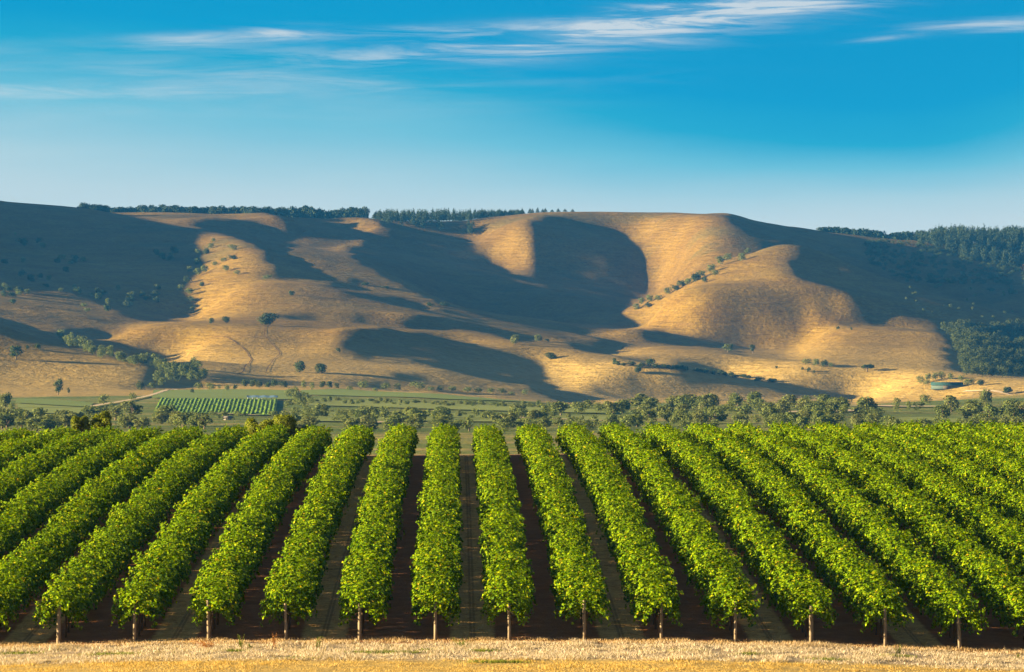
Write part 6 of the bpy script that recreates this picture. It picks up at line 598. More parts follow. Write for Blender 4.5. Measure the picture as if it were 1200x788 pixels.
('hazy blue green tree of the dense belt beyond the vines at middle right', 'tree belt beyond the vines at middle right', [('gum',35.6,1466,7.22,5.16), ('oak',92.3,1691,8.32,5.45), ('oak',63.4,1397,4.65,3.53), ('gum',52.5,1154,3.35,4.08), ('gum',96.5,1193,5.76,3.77), ('oak',104.3,1286,5.11,4.7), ('oak',102.2,1385,5.75,4.25), ('gum',81.7,1379,6.06,4.26), ('oak',71.4,1616,5.26,5.05), ('oak',112.1,1733,5.44,5.52), ('oak',104.9,1217,5.51,3.78), ('oak',43.6,1211,4.12,4.5), ('oak',118.5,1322,5.36,3.29), ('oak',76.7,1595,4.75,3.81), ('oak',102.7,1370,3.87,5.15), ('gum',142.7,1739,7.44,4.47), ('gum',97,1445,6.92,4.44), ('oak',114.6,1397,4.09,3.71), ('oak',35,1145,3.77,4.01), ('gum',64,1268,3.63,3), ('oak',32.7,1229,4.58,2.97), ('oak',52.2,1241,5.01,4.01), ('oak',118.2,1679,8.16,3.77), ('gum',130.4,1439,4.58,5.25), ('gum',89.8,1289,4.11,3.06), ('gum',119.7,1565,4.63,4.37), ('oak',68.7,1316,5.11,4.04), ('gum',55,1499,7.27,4.98), ('gum',91.7,1211,4.15,3), ('oak',33.1,1511,4.62,5.57), ('gum',123.5,1502,6.55,5.38), ('gum',131.6,1694,4.99,5.1), ('oak',38.2,1124,3.44,4.12), ('oak',95.8,1505,4.39,5.57), ('oak',64,1301,4.2,4.42), ('gum',29.2,1223,5.07,3.56), ('oak',54.8,1586,7.25,3.51), ('oak',74.6,1520,6.17,4.25), ('gum',84.6,1169,3.49,3.71), ('oak',67.6,1385,6.55,4.8), ('oak',63.4,1469,4.43,4.47), ('oak',87,1298,4.5,3.46), ('gum',116.8,1649,5.46,4.76), ('oak',108,1280,4.34,4.73), ('oak',42.7,1532,5.65,5.04), ('oak',65.5,1157,4.73,4.01), ('oak',94.6,1169,4.09,4.22), ('oak',148.1,1721,8.25,5.1), ('gum',93.6,1502,5.69,3.66), ('oak',84.6,1616,7.39,5.62), ('oak',44.3,1238,5.67,2.85), ('oak',112,1637,7.84,3.89), ('gum',58.4,1394,5.21,3.52), ('gum',94.5,1631,6.52,3.61), ('oak',121.3,1433,6.95,4.59), ('oak',83.8,1430,6.05,4.08), ('oak',114.5,1394,4.01,4.66), ('oak',51.2,1553,4.49,4.49), ('gum',30.4,1460,5.09,4.72), ('oak',113.5,1727,8.36,4.57), ('oak',76,1304,5.07,3.43), ('oak',70.2,1355,5.89,3.96), ('oak',121,1739,8.24,6.26), ('gum',93.2,1613,7.14,5.87), ('oak',146.2,1652,6.8,4.95), ('oak',94.3,1247,4.47,2.93), ('oak',118.4,1544,6.71,3.96), ('oak',126.3,1508,4.5,4.7), ('oak',111.6,1379,4.13,4.09), ('oak',44.5,1538,5.84,4.76), ('oak',114.6,1325,3.89,4.93), ('oak',35.6,1193,5.63,3.23), ('gum',58.3,1301,5.34,4.67), ('gum',69.4,1160,4.53,2.57), ('oak',94.2,1262,4.61,4.11), ('gum',96.4,1487,5.23,3.87), ('oak',103.3,1133,3.96,2.83), ('gum',75.3,1124,4.83,3.95), ('oak',67.2,1136,3.8,3.61), ('gum',50.8,1433,5.53,3.75), ('gum',119.5,1577,7.78,3.5), ('oak',85.3,1148,3.23,3.09), ('oak',81.7,1619,5.8,6.08), ('gum',90.6,1472,5.01,3.39), ('oak',101,1307,5.54,3.09), ('oak',128.9,1685,6.64,4.23), ('gum',142,1568,4.84,4.24), ('gum',39.4,1211,4.26,4.01), ('oak',108.4,1526,6.11,4.15), ('oak',87.5,1625,7.43,4.85), ('gum',73.1,1349,6.28,3.28), ('oak',132.3,1517,6.24,5.05), ('oak',110.2,1505,6.06,4.97), ('oak',96.4,1286,5.38,3.81), ('oak',74.9,1430,6.06,4.76), ('gum',74.7,1688,8.14,4.58), ('gum',50.4,1622,6.4,4), ('oak',120.5,1448,6.71,5.31), ('oak',87.1,1691,7.7,3.86), ('gum',142.9,1754,5.25,4.3), ('oak',139.5,1550,7.6,5.61), ('oak',126.7,1568,7.28,5.28), ('oak',89.2,1217,3.92,3.72), ('oak',49.3,1229,5.76,3.71), ('oak',88.7,1535,6.75,4.76), ('gum',61.3,1394,5.5,3.24), ('gum',63.2,1190,4.65,2.93), ('gum',32.8,1436,4.67,4.17), ('oak',97.4,1658,6.9,5.82), ('oak',100.1,1676,6.61,5.87), ('oak',72.9,1343,4.94,3.69), ('oak',83.9,1631,5.18,5.02), ('oak',32.1,1190,3.95,2.99), ('gum',79.7,1307,6.14,4.15), ('gum',99.2,1262,5.99,4.2), ('gum',101.8,1745,6.6,4.47), ('oak',69,1307,5.32,4.75), ('oak',41.9,1142,4.02,2.62), ('oak',111.1,1259,6.23,3.87), ('gum',124.7,1475,5.5,5.32), ('oak',106.3,1439,4.38,3.75), ('oak',42.2,1166,5.34,3.68), ('oak',73.2,1301,4.75,4.57), ('gum',89.9,1598,6.48,4), ('gum',81.8,1349,4.72,4.92), ('gum',49.4,1244,6.21,3.56), ('oak',114.7,1751,5.56,6.02), ('oak',32.6,1202,4.93,2.67), ('gum',72.5,1199,3.71,2.98), ('oak',74.3,1640,6.35,3.93), ('oak',95.5,1271,4.49,3.95), ('oak',85.5,1298,5.45,3.36), ('gum',98.2,1364,5.56,4.01), ('oak',67.5,1247,3.56,4.13), ('gum',40.1,1166,4.05,3.12), ('oak',79,1700,4.99,4.18), ('oak',115.4,1514,5.9,5.29), ('oak',87.6,1160,3.97,3.39), ('gum',125.5,1433,4.09,4.64), ('gum',127.8,1490,4.84,3.98), ('oak',32.9,1202,5.49,3.83), ('gum',93.7,1649,6.99,4.36), ('oak',59.5,1535,6.89,5.64), ('oak',115.3,1319,4.26,3.13), ('gum',70.2,1655,7.28,5.96), ('gum',70.4,1571,6.28,5.34), ('gum',61.7,1550,4.96,4.34), ('gum',94.8,1613,7.1,6.45), ('oak',129,1658,8.62,5.97), ('oak',129.9,1532,7.35,5.21), ('gum',139.2,1550,7.44,5.58), ('gum',99.5,1367,5.47,4.92)]),
('hazy green tree of the belt beyond the vines at far right', 'tree belt beyond the vines at right', [('oak',161.8,1571,4.4,5.66), ('oak',170.3,1613,2.58,4.19), ('oak',197.2,1793,7.89,4.3), ('gum',169.7,1571,5.03,4.4), ('oak',181.9,1571,6.91,6.28), ('oak',213.8,1727,4.84,7.6), ('oak',169.8,1406,8.44,6.75), ('gum',166.1,1331,6.92,5.86), ('oak',188,1448,7.53,6.37), ('oak',146.8,1532,7.97,6.74), ('oak',145.1,1469,5.29,3.53), ('gum',186.7,1406,5.62,6.19), ('gum',242.7,1976,3.95,3.95), ('oak',160,1406,5.62,5.06), ('oak',158.4,1217,4.04,3.95), ('gum',140.5,1433,4.69,3.92), ('oak',119.1,1172,5.06,3.15), ('gum',134.8,1148,5.39,2.71), ('oak',109.7,1151,4.35,3.02), ('oak',181.7,1430,7.53,4.23), ('gum',138.5,1154,4.72,3.67), ('oak',133.8,1208,4.57,2.68), ('oak',109.2,1157,4.08,4.02), ('oak',143,1202,4.08,3.6), ('gum',149.5,1166,5.44,3.92), ('oak',120.2,1268,4.14,2.82), ('oak',133.3,1187,4.12,2.82), ('oak',119.9,1148,4.85,2.65), ('gum',165.6,1259,5.02,3.22), ('oak',153.9,1190,5.9,2.8), ('oak',155.6,1190,3.67,2.65), ('oak',124.6,1199,4.57,3.22), ('oak',154.3,1187,5.11,3.4), ('gum',147.9,1223,4.75,3.43), ('oak',142.2,1205,3.84,3.55), ('gum',135.5,1418,5.55,3.21), ('oak',114.6,1226,4.52,4.26), ('gum',122.4,1208,4.11,4.09), ('gum',164.9,1286,4.43,3.19), ('oak',136.1,1436,6.71,4.01), ('gum',126.4,1175,5.45,3.09), ('gum',168.7,1415,7.52,3.74), ('oak',120.2,1163,4.89,2.93), ('oak',117.3,1142,3.73,3.36), ('oak',174.9,1343,5.42,4.81), ('oak',162,1331,4.1,3.09), ('oak',128.1,1172,5.02,3.85), ('oak',147.5,1151,3.8,4.03), ('oak',136.6,1214,3.65,4.07), ('gum',120.8,1274,5.64,2.82), ('oak',151.4,1160,4.38,3.85), ('oak',163.9,1301,5.53,2.98), ('oak',160.9,1307,5.66,3.55), ('oak',184.7,1409,6.63,3.87), ('oak',141.6,1202,4.59,2.9), ('oak',120.9,1280,5.09,3.05), ('gum',133.3,1142,5.2,2.54), ('oak',150.4,1208,6.44,3.57), ('oak',142.7,1166,6.06,3.19), ('gum',118.1,1136,5.75,2.61), ('gum',175.6,1352,6.7,3.47), ('gum',119.3,1238,4.13,3.69), ('gum',123.3,1220,5.29,3.46), ('gum',137.6,1211,4.33,3), ('gum',157,1205,6.49,2.94), ('oak',117.5,1151,4.8,4.06), ('oak',122.3,1157,3.75,2.77), ('gum',135.4,1385,5.03,3.73), ('oak',123.1,1265,5.4,3.8), ('oak',129,1190,4.74,3.3)]),
('dark scrub tree scattered over the deeply shaded right hillside', 'scrub on the shaded right hillside', [('bush',392.4,3971,8.77,3.94), ('oak',484,3971,9.66,3.88), ('oak',442.8,3923,8.58,3.48), ('bush',438.9,3935,7.19,5.54), ('oak',398.3,4058,7.69,4.84), ('bush',526.6,4013,8.9,4.07), ('oak',435.4,4010,8.08,3.4), ('bush',448.2,4127,5.13,6.35), ('bush',438.7,4034,6.95,5.09), ('oak',399.8,4034,9.63,5.5), ('bush',415.6,3941,7.61,4.66), ('bush',487.5,3902,8.25,3.89), ('oak',546.3,4133,7.37,4.64), ('bush',505.8,3887,10.25,6.19), ('oak',453.4,3941,7.01,5.14), ('oak',415.2,3941,5.17,3.85), ('bush',471,3884,4.18,3.28), ('oak',395.9,3425,3.81,3.29), ('oak',370.4,3392,2.44,3.13), ('oak',419.1,3407,3.24,2.63), ('oak',428.1,3413,2.38,3.21), ('bush',360,3422,2.81,2.78), ('bush',370.9,3497,2.39,2.74), ('bush',367.4,3419,2.93,2.49), ('oak',488.6,3902,2.62,3.26), ('oak',443.7,3458,3.43,3.05), ('bush',440.3,3914,2.81,2.88), ('oak',420.1,3473,2.9,2.4), ('bush',415.3,3440,2.61,3.08), ('oak',496.6,3878,3.46,3.83), ('oak',428.7,3413,3.08,3.2), ('bush',390.4,3422,2.11,2.12), ('bush',377.3,3392,2.49,2.66), ('oak',470.4,3914,3.83,3.47), ('oak',461.7,3863,2.43,3.09), ('oak',498.3,3893,3.68,2.44), ('oak',369.7,3464,2.91,2.22), ('oak',373,3473,3.45,2.42), ('bush',438.5,3914,4,3.66), ('oak',402.1,3422,3.37,2.74), ('bush',494.2,3800,2.34,3.66), ('bush',506.7,3908,4.61,3.88)]),
]
FORESTS = {
'a': [(21.7,4232.1,6.9,8),(-21.2,4229,5.6,12.1),(12.8,4147.2,6.1,9.8),(-33.3,4111.3,6.7,11.7),(24.8,4208.6,4.9,8.8),(38,4249.7,6.5,7.4),(-23.8,4140.3,6.7,12.9),(24.9,4237.9,6.2,9.5),(-51.5,4133.4,6.5,11),(-2.8,4302.5,5.4,11),(-42.8,4218.6,6.3,12.9),(-10.6,4179,4.8,12),(21.3,4186.6,6.7,9.2),(-64.3,4189.8,5.1,10.4),(12.4,4174.6,5.1,11.4),(-30.6,4157.1,6.2,11.8),(-34,4160,4.7,13.1),(12.6,4172.4,5.6,10.3),(-57.7,4127.8,5.3,12.3),(-46.5,4137.2,6.2,12.5),(5.8,4180.2,5.5,11.2),(-58.1,4207.8,6.6,11.5),(-11,4175.3,4.6,13.3),(-32.1,4155.2,6.1,11.3),(-39.7,4230.5,4.6,13.3),(-55,4197.7,5.1,12.4),(-34.5,4236.1,5.4,13.5),(20,4234.2,5.5,9.6),(54.3,4213.7,6.8,5.7),(-74.6,4122.1,5.2,8.6),(59.7,4207.1,6,4.9),(-18.8,4171.3,6.8,12),(26.6,4214.6,5.5,9.3),(-63.7,4114.5,5.4,11.4),(-3,4262.9,6,11.7),(4.2,4251.2,5,11.5),(-43.8,4195.7,4.8,13.4),(-75.7,4166.6,6.7,10.3),(-51.2,4190.7,6.5,10.9),(-74.5,4230.6,5.3,9.7),(-32.8,4122.9,5,11.9),(-78.6,4169,6.4,8.5),(-3.7,4189.8,5.1,11.8),(-15.9,4222.4,5.8,11.6),(-14.7,4201.4,6.8,11.3),(48.8,4259.9,6.6,5.9),(-37.6,4115.3,5.4,13.6),(-76.6,4136.8,6.6,8.3),(58.9,4194.3,7,4.5),(-13.7,4161,5.8,11.9),(8.6,4177.4,5.6,11.7),(40.4,4212,4.7,7),(-36.5,4144.1,6.7,13.3),(19.8,4196.5,4.5,8.5),(-71.8,4166,7,9.7),(-69.6,4188.9,5,10.2),(36.4,4229.8,5.7,7.2),(-66.6,4186.2,6.7,11.7),(37.6,4227.8,6.8,6.5),(-69.9,4138.8,6.3,10.6),(10.5,4188,5.5,11.3),(-76.6,4145,6.3,8.9),(-24,4179.5,6,13.4),(-13.2,4196.6,5.4,11.3),(60.2,4211.7,5.1,5.3),(-18.1,4139.8,5.8,12.5),(33.9,4218.7,7,7.2),(-0.4,4224.5,4.5,10.8),(-31.5,4187.7,4.8,11.7),(-13.7,4160.7,5.7,11.7),(22.9,4219.3,4.8,8.5),(33.6,4204.2,6.4,7.9),(-8.2,4152.6,5.9,11.2),(12.9,4112.7,6.8,10.9),(5.2,4291.9,6.4,11.4),(-79.8,4177.4,6.5,7.7),(52.4,4210.9,7,6),(55.8,4238.3,6.2,4.5),(52.9,4245.1,5.5,5.8),(52.2,4218.3,6.4,6.1),(-13,4257,5.1,11.5),(-78.4,4216.8,6,8.1),(-12.7,4214.6,4.8,11.8),(34.7,4213.8,4.6,7.5),(26.2,4197.5,4.6,7.9),(23.9,4194.7,5.7,9.4),(43.7,4228.2,5.3,7.1),(-14.4,4190,6.9,11.2),(41.4,4227.6,6.8,5.7),(-65.4,4226,4.5,11),(28.2,4227.4,6.6,7.4),(-75.9,4124.3,6,9.3),(22.8,4211.8,6.5,9.6),(41.9,4216.6,5.8,7.2),(-14,4222.6,5,13.3),(-43.7,4216.2,4.8,11.5),(34.4,4250.4,4.6,6.7),(-8.8,4218.4,6,12.6),(-12.2,4157.5,5.7,12),(62.4,4222.9,6,5.3),(15,4122.3,5,9.4),(-20.3,4147.3,4.7,13.5),(-75.3,4204.5,4.6,8.8),(-45.1,4158.9,6,12.2),(27.1,4228.2,5.6,7.8),(-26.7,4132.2,6.6,12.5),(-50.4,4131.9,5.5,10.9),(63.8,4197,6.9,4.3),(-51.9,4169.3,6.9,12.2),(45.5,4253.6,6.5,6.5),(-38.1,4189.9,7,12.9),(41.2,4204,6.3,5.9),(-66,4229.3,6.7,12.4),(-68.2,4186.2,6.5,11.2),(43.4,4207.9,7,5.5),(-12.6,4221.5,5,13.4),(-35.6,4192.7,6.4,11.9),(-23.9,4183.8,5.4,12.5),(60.2,4221.1,5.9,4.7),(5.4,4207.2,5.6,10.5),(3,4285.7,5.7,11.7),(-15.4,4113.1,6.4,11.9),(10.9,4118.9,6.7,11.7),(42.2,4224.2,5.2,6.3),(-28.6,4162.2,5,11.1),(17.7,4218,4.9,8.6),(-48.4,4218.4,5.2,12),(6.7,4272.1,6,11.5),(33.9,4191.6,5.6,7.8),(44.7,4247,6,6.5),(46.7,4216.9,6,5.8),(30.9,4187.7,6.4,8),(-30.9,4194.8,5.7,13.1),(27.9,4215,6.2,8.7),(-67.9,4175.4,6.3,11.2),(56.5,4208.9,4.6,5.5),(-18.5,4114.5,6.1,12.8),(-67,4126.9,5.3,10.5),(-11.6,4220.4,4.6,11.8),(-75.4,4219.2,6.9,9.1),(-20.7,4130.1,4.7,12.6),(-47.5,4187.8,4.7,11.8),(12.3,4140.7,5,11.6),(-58.5,4147.9,6.7,12.5),(35.5,4217,5.8,7.4),(54.5,4238.9,4.9,5.5),(64,4242.9,6.4,5.5),(26.9,4230.1,6,8.9),(-3.7,4253.4,6,10.7),(-69.7,4221,5.2,9.7),(26.3,4189.5,6.8,8.4),(60.1,4185,6.5,4.5),(11.9,4216.9,5.6,10.6),(39.2,4242.3,4.8,7.1),(-79.3,4170.9,7,7.2),(-76.2,4170.4,5.3,9.7),(16.4,4158,4.7,9.2),(3,4264.3,5.3,11.7),(-68,4130.9,5.5,11.7),(5.5,4199.1,4.7,10.7),(62.5,4209.8,5.6,4.4),(59.6,4184.3,6,4.9),(-32.9,4113,5.6,12.8),(49.5,4264.4,6.4,6.1),(25.5,4214,6.5,9.1),(2.6,4273.8,6.6,12.3),(-50.5,4239,4.7,13.1),(-39,4119.4,4.9,12.3),(-18.8,4154,5.3,12.6),(-66.1,4108.2,5.5,12),(10.6,4117.4,5.8,9.7),(10.3,4228.6,6.7,10.3),(60,4218.4,6.2,4.4),(33.9,4228,5.3,7.7),(-62.7,4163.4,4.6,11.9),(-35.9,4219.6,6.8,12.6),(-66.5,4174.1,6.1,10.4),(59.1,4199.6,6.4,5.9),(-53.6,4219,6.2,12.4),(51.8,4254.1,4.5,6.3),(1.9,4243,5.3,11.5),(-69.7,4176.7,6.5,11.5),(-81.1,4183.5,6.7,6.5),(36,4208.9,5.6,6.3),(-59.3,4211.5,5.8,11.8),(-69.3,4124.8,4.9,9.8),(-66,4150.6,5.8,11.2),(-22.2,4173.7,5.5,11.2),(13.2,4110.8,6.8,10.7),(60.7,4239.9,5.3,4.8),(-70.4,4116,5.7,10.7),(-77.8,4202.5,6.1,9.3),(-24.5,4151.7,5.1,11.1),(62.4,4224.5,6.6,4.4),(-79.4,4132.1,4.9,6.9),(36.7,4225.4,6,7.7),(10.9,4228.1,6.2,11.5),(63.9,4210,6.4,4.9),(-63.6,4167,6.1,11.6),(32.4,4247.7,6.7,7.1),(1.9,4277.6,6.6,12.6),(44.2,4208,5.7,6.3),(-4.1,4263.4,4.6,13),(-63.2,4139.5,5.4,11.1),(-80.3,4132.4,5.9,6.2),(-39.8,4217.8,6.3,10.9),(-30.5,4211.3,6.8,11.6),(-53.7,4130.8,6.2,13),(29.9,4233.1,6.6,8.9),(35.2,4244.2,6.6,6.7),(-60.9,4197.1,5.5,11.1),(-43.1,4124.1,6.7,12.2),(-30.8,4131.6,5.2,13.2),(-67.4,4114.4,6.9,11.3),(17.7,4182.7,6.4,10.1),(62.5,4196.7,7,4.4),(17.3,4159.6,6.7,10.6),(-25.7,4162.4,6.9,11.4),(20.1,4193.2,6.4,8.6),(56.5,4238.6,4.7,5.2),(11.2,4114.8,5.5,10.5),(54.4,4235.1,5.9,4.8),(11.8,4139.9,4.6,10.8),(24.3,4184.8,6.8,9.6),(-39.1,4115.1,6.2,12.7),(25.5,4202.4,6,9.2),(-42.3,4122.9,5.2,12.8),(54.7,4247.1,5,5.3),(-80,4177.9,4.7,7.6),(-20.9,4156.5,6,12.3),(-17,4198.3,6.3,11.7),(-12.9,4220.2,6.8,12.7),(60.4,4226.6,6.1,5.1),(-48.8,4168.4,5.5,11.9),(51.8,4234.9,5.3,4.8),(-46.7,4161.8,5.2,11.2),(-33.7,4168.2,6.1,12.2),(10.8,4169.6,5.8,10.6),(12.4,4154.3,6.5,11.7),(41,4209.2,6.7,6.9),(-17.5,4213.7,4.5,12.7),(60.3,4232.6,6.5,4.9),(-53.7,4194.8,5.5,12.3),(42.1,4206.8,6.3,6.7),(-80.5,4196,5.8,6.7),(-10,4239.5,6.4,12),(-39,4231.3,4.9,11.8),(-36.6,4230.3,5.3,12.8),(-68.1,4197.6,4.8,11.4),(-30.1,4214,6.9,12.7),(6.3,4199.4,6.3,11.3),(63.6,4192.8,6.3,5.5),(-64.4,4169.8,5.6,12.6),(-4,4186.5,5.4,13.2),(-3.6,4213,5.5,13),(12.2,4213.3,5.8,11.3),(39.8,4214.3,5.7,6.5),(-2.1,4247,5.5,12.2),(38.7,4235.9,6.4,6.3),(-58.9,4158.5,4.6,12.4),(60.6,4235.2,5.8,5.2),(54.9,4265.4,5.7,5.9),(-13.9,4249.1,5.1,11.2),(-31.9,4199.2,6.2,13.5),(-61.7,4222.5,6.5,12.9),(-40.1,4210,5.9,11.2),(21.6,4197.5,6,9.2),(-17.4,4145.5,6.9,11.6),(54.8,4207.1,6.6,5.5),(2.7,4305.4,5.5,11.2),(-59,4211.6,5.1,11),(52.3,4228,5.1,6.3),(-51.8,4226.5,5.4,13.1),(16.7,4188.1,6.2,10.4),(-63.7,4197.7,6.6,10.6),(-71.3,4132.5,6.6,10.2),(-31.3,4158.7,6.2,11.4),(-38.3,4149,5.1,10.9),(-58.9,4125.6,6.6,10.9),(-9.1,4263.3,5.7,12.3),(0.1,4264.8,5.1,11),(10.5,4193.3,5.6,10.8),(39.8,4199.5,6.5,7.1),(-35.5,4233,5.1,11.7),(12.4,4181.8,4.7,9.4),(-66.8,4153.4,6.4,9.8),(10.8,4181.2,4.9,10.2),(54.6,4225.8,5.9,5.3),(48.2,4212,6.7,5.2),(35.9,4214.4,6.7,6.7),(-11.4,4235.1,5.8,11),(32.4,4225,5.6,8.3),(-47.4,4223.2,6.8,13.2),(-6.5,4262.7,6.7,10.8),(-55.1,4136.5,6.1,11.7),(-44.2,4133.6,5.9,13.1),(-19.1,4208,6.8,12.8),(-25.3,4127.7,6.2,11.2),(-35.7,4114.2,6,12.4),(51.5,4228.9,6.2,6.5),(-61.5,4159.5,6.3,10.8),(15.7,4169.2,5.8,8.9),(-47.1,4177.8,4.7,11.4),(47.3,4206.9,6.1,6.7),(-79.6,4236.6,4.6,7.5),(-39.6,4119.2,6.2,11.9),(-8.8,4206.6,5.7,13.5),(56.9,4212.6,6.6,5.1),(-52.2,4137.1,5.4,13),(-15.8,4194.2,5.9,13.6),(57.9,4208.6,6,5.4),(-46.8,4222.1,6.8,11.4),(23.7,4187.1,6.2,9.4),(40.5,4203.1,5.8,6.1),(27.7,4184.3,5.6,8.2),(37.8,4251.8,5.2,7.1),(-53.8,4111.9,4.9,10.6),(-47.5,4163,6.7,13),(41.7,4209.4,6.9,7.6),(-43,4157.8,7,13.5),(-32.3,4140.6,4.7,13.1),(60.7,4231.2,5.7,5.3),(45,4238.5,6.4,5.8),(7.8,4194.4,5.7,11.9),(13.1,4214.2,6.1,11.4),(-75,4169.5,6.2,10.6),(-59.6,4210.6,4.8,12.4),(-62.6,4181.8,4.5,10.8),(42.2,4246.1,5.1,7.5),(58.6,4232.9,5.8,4.9)],
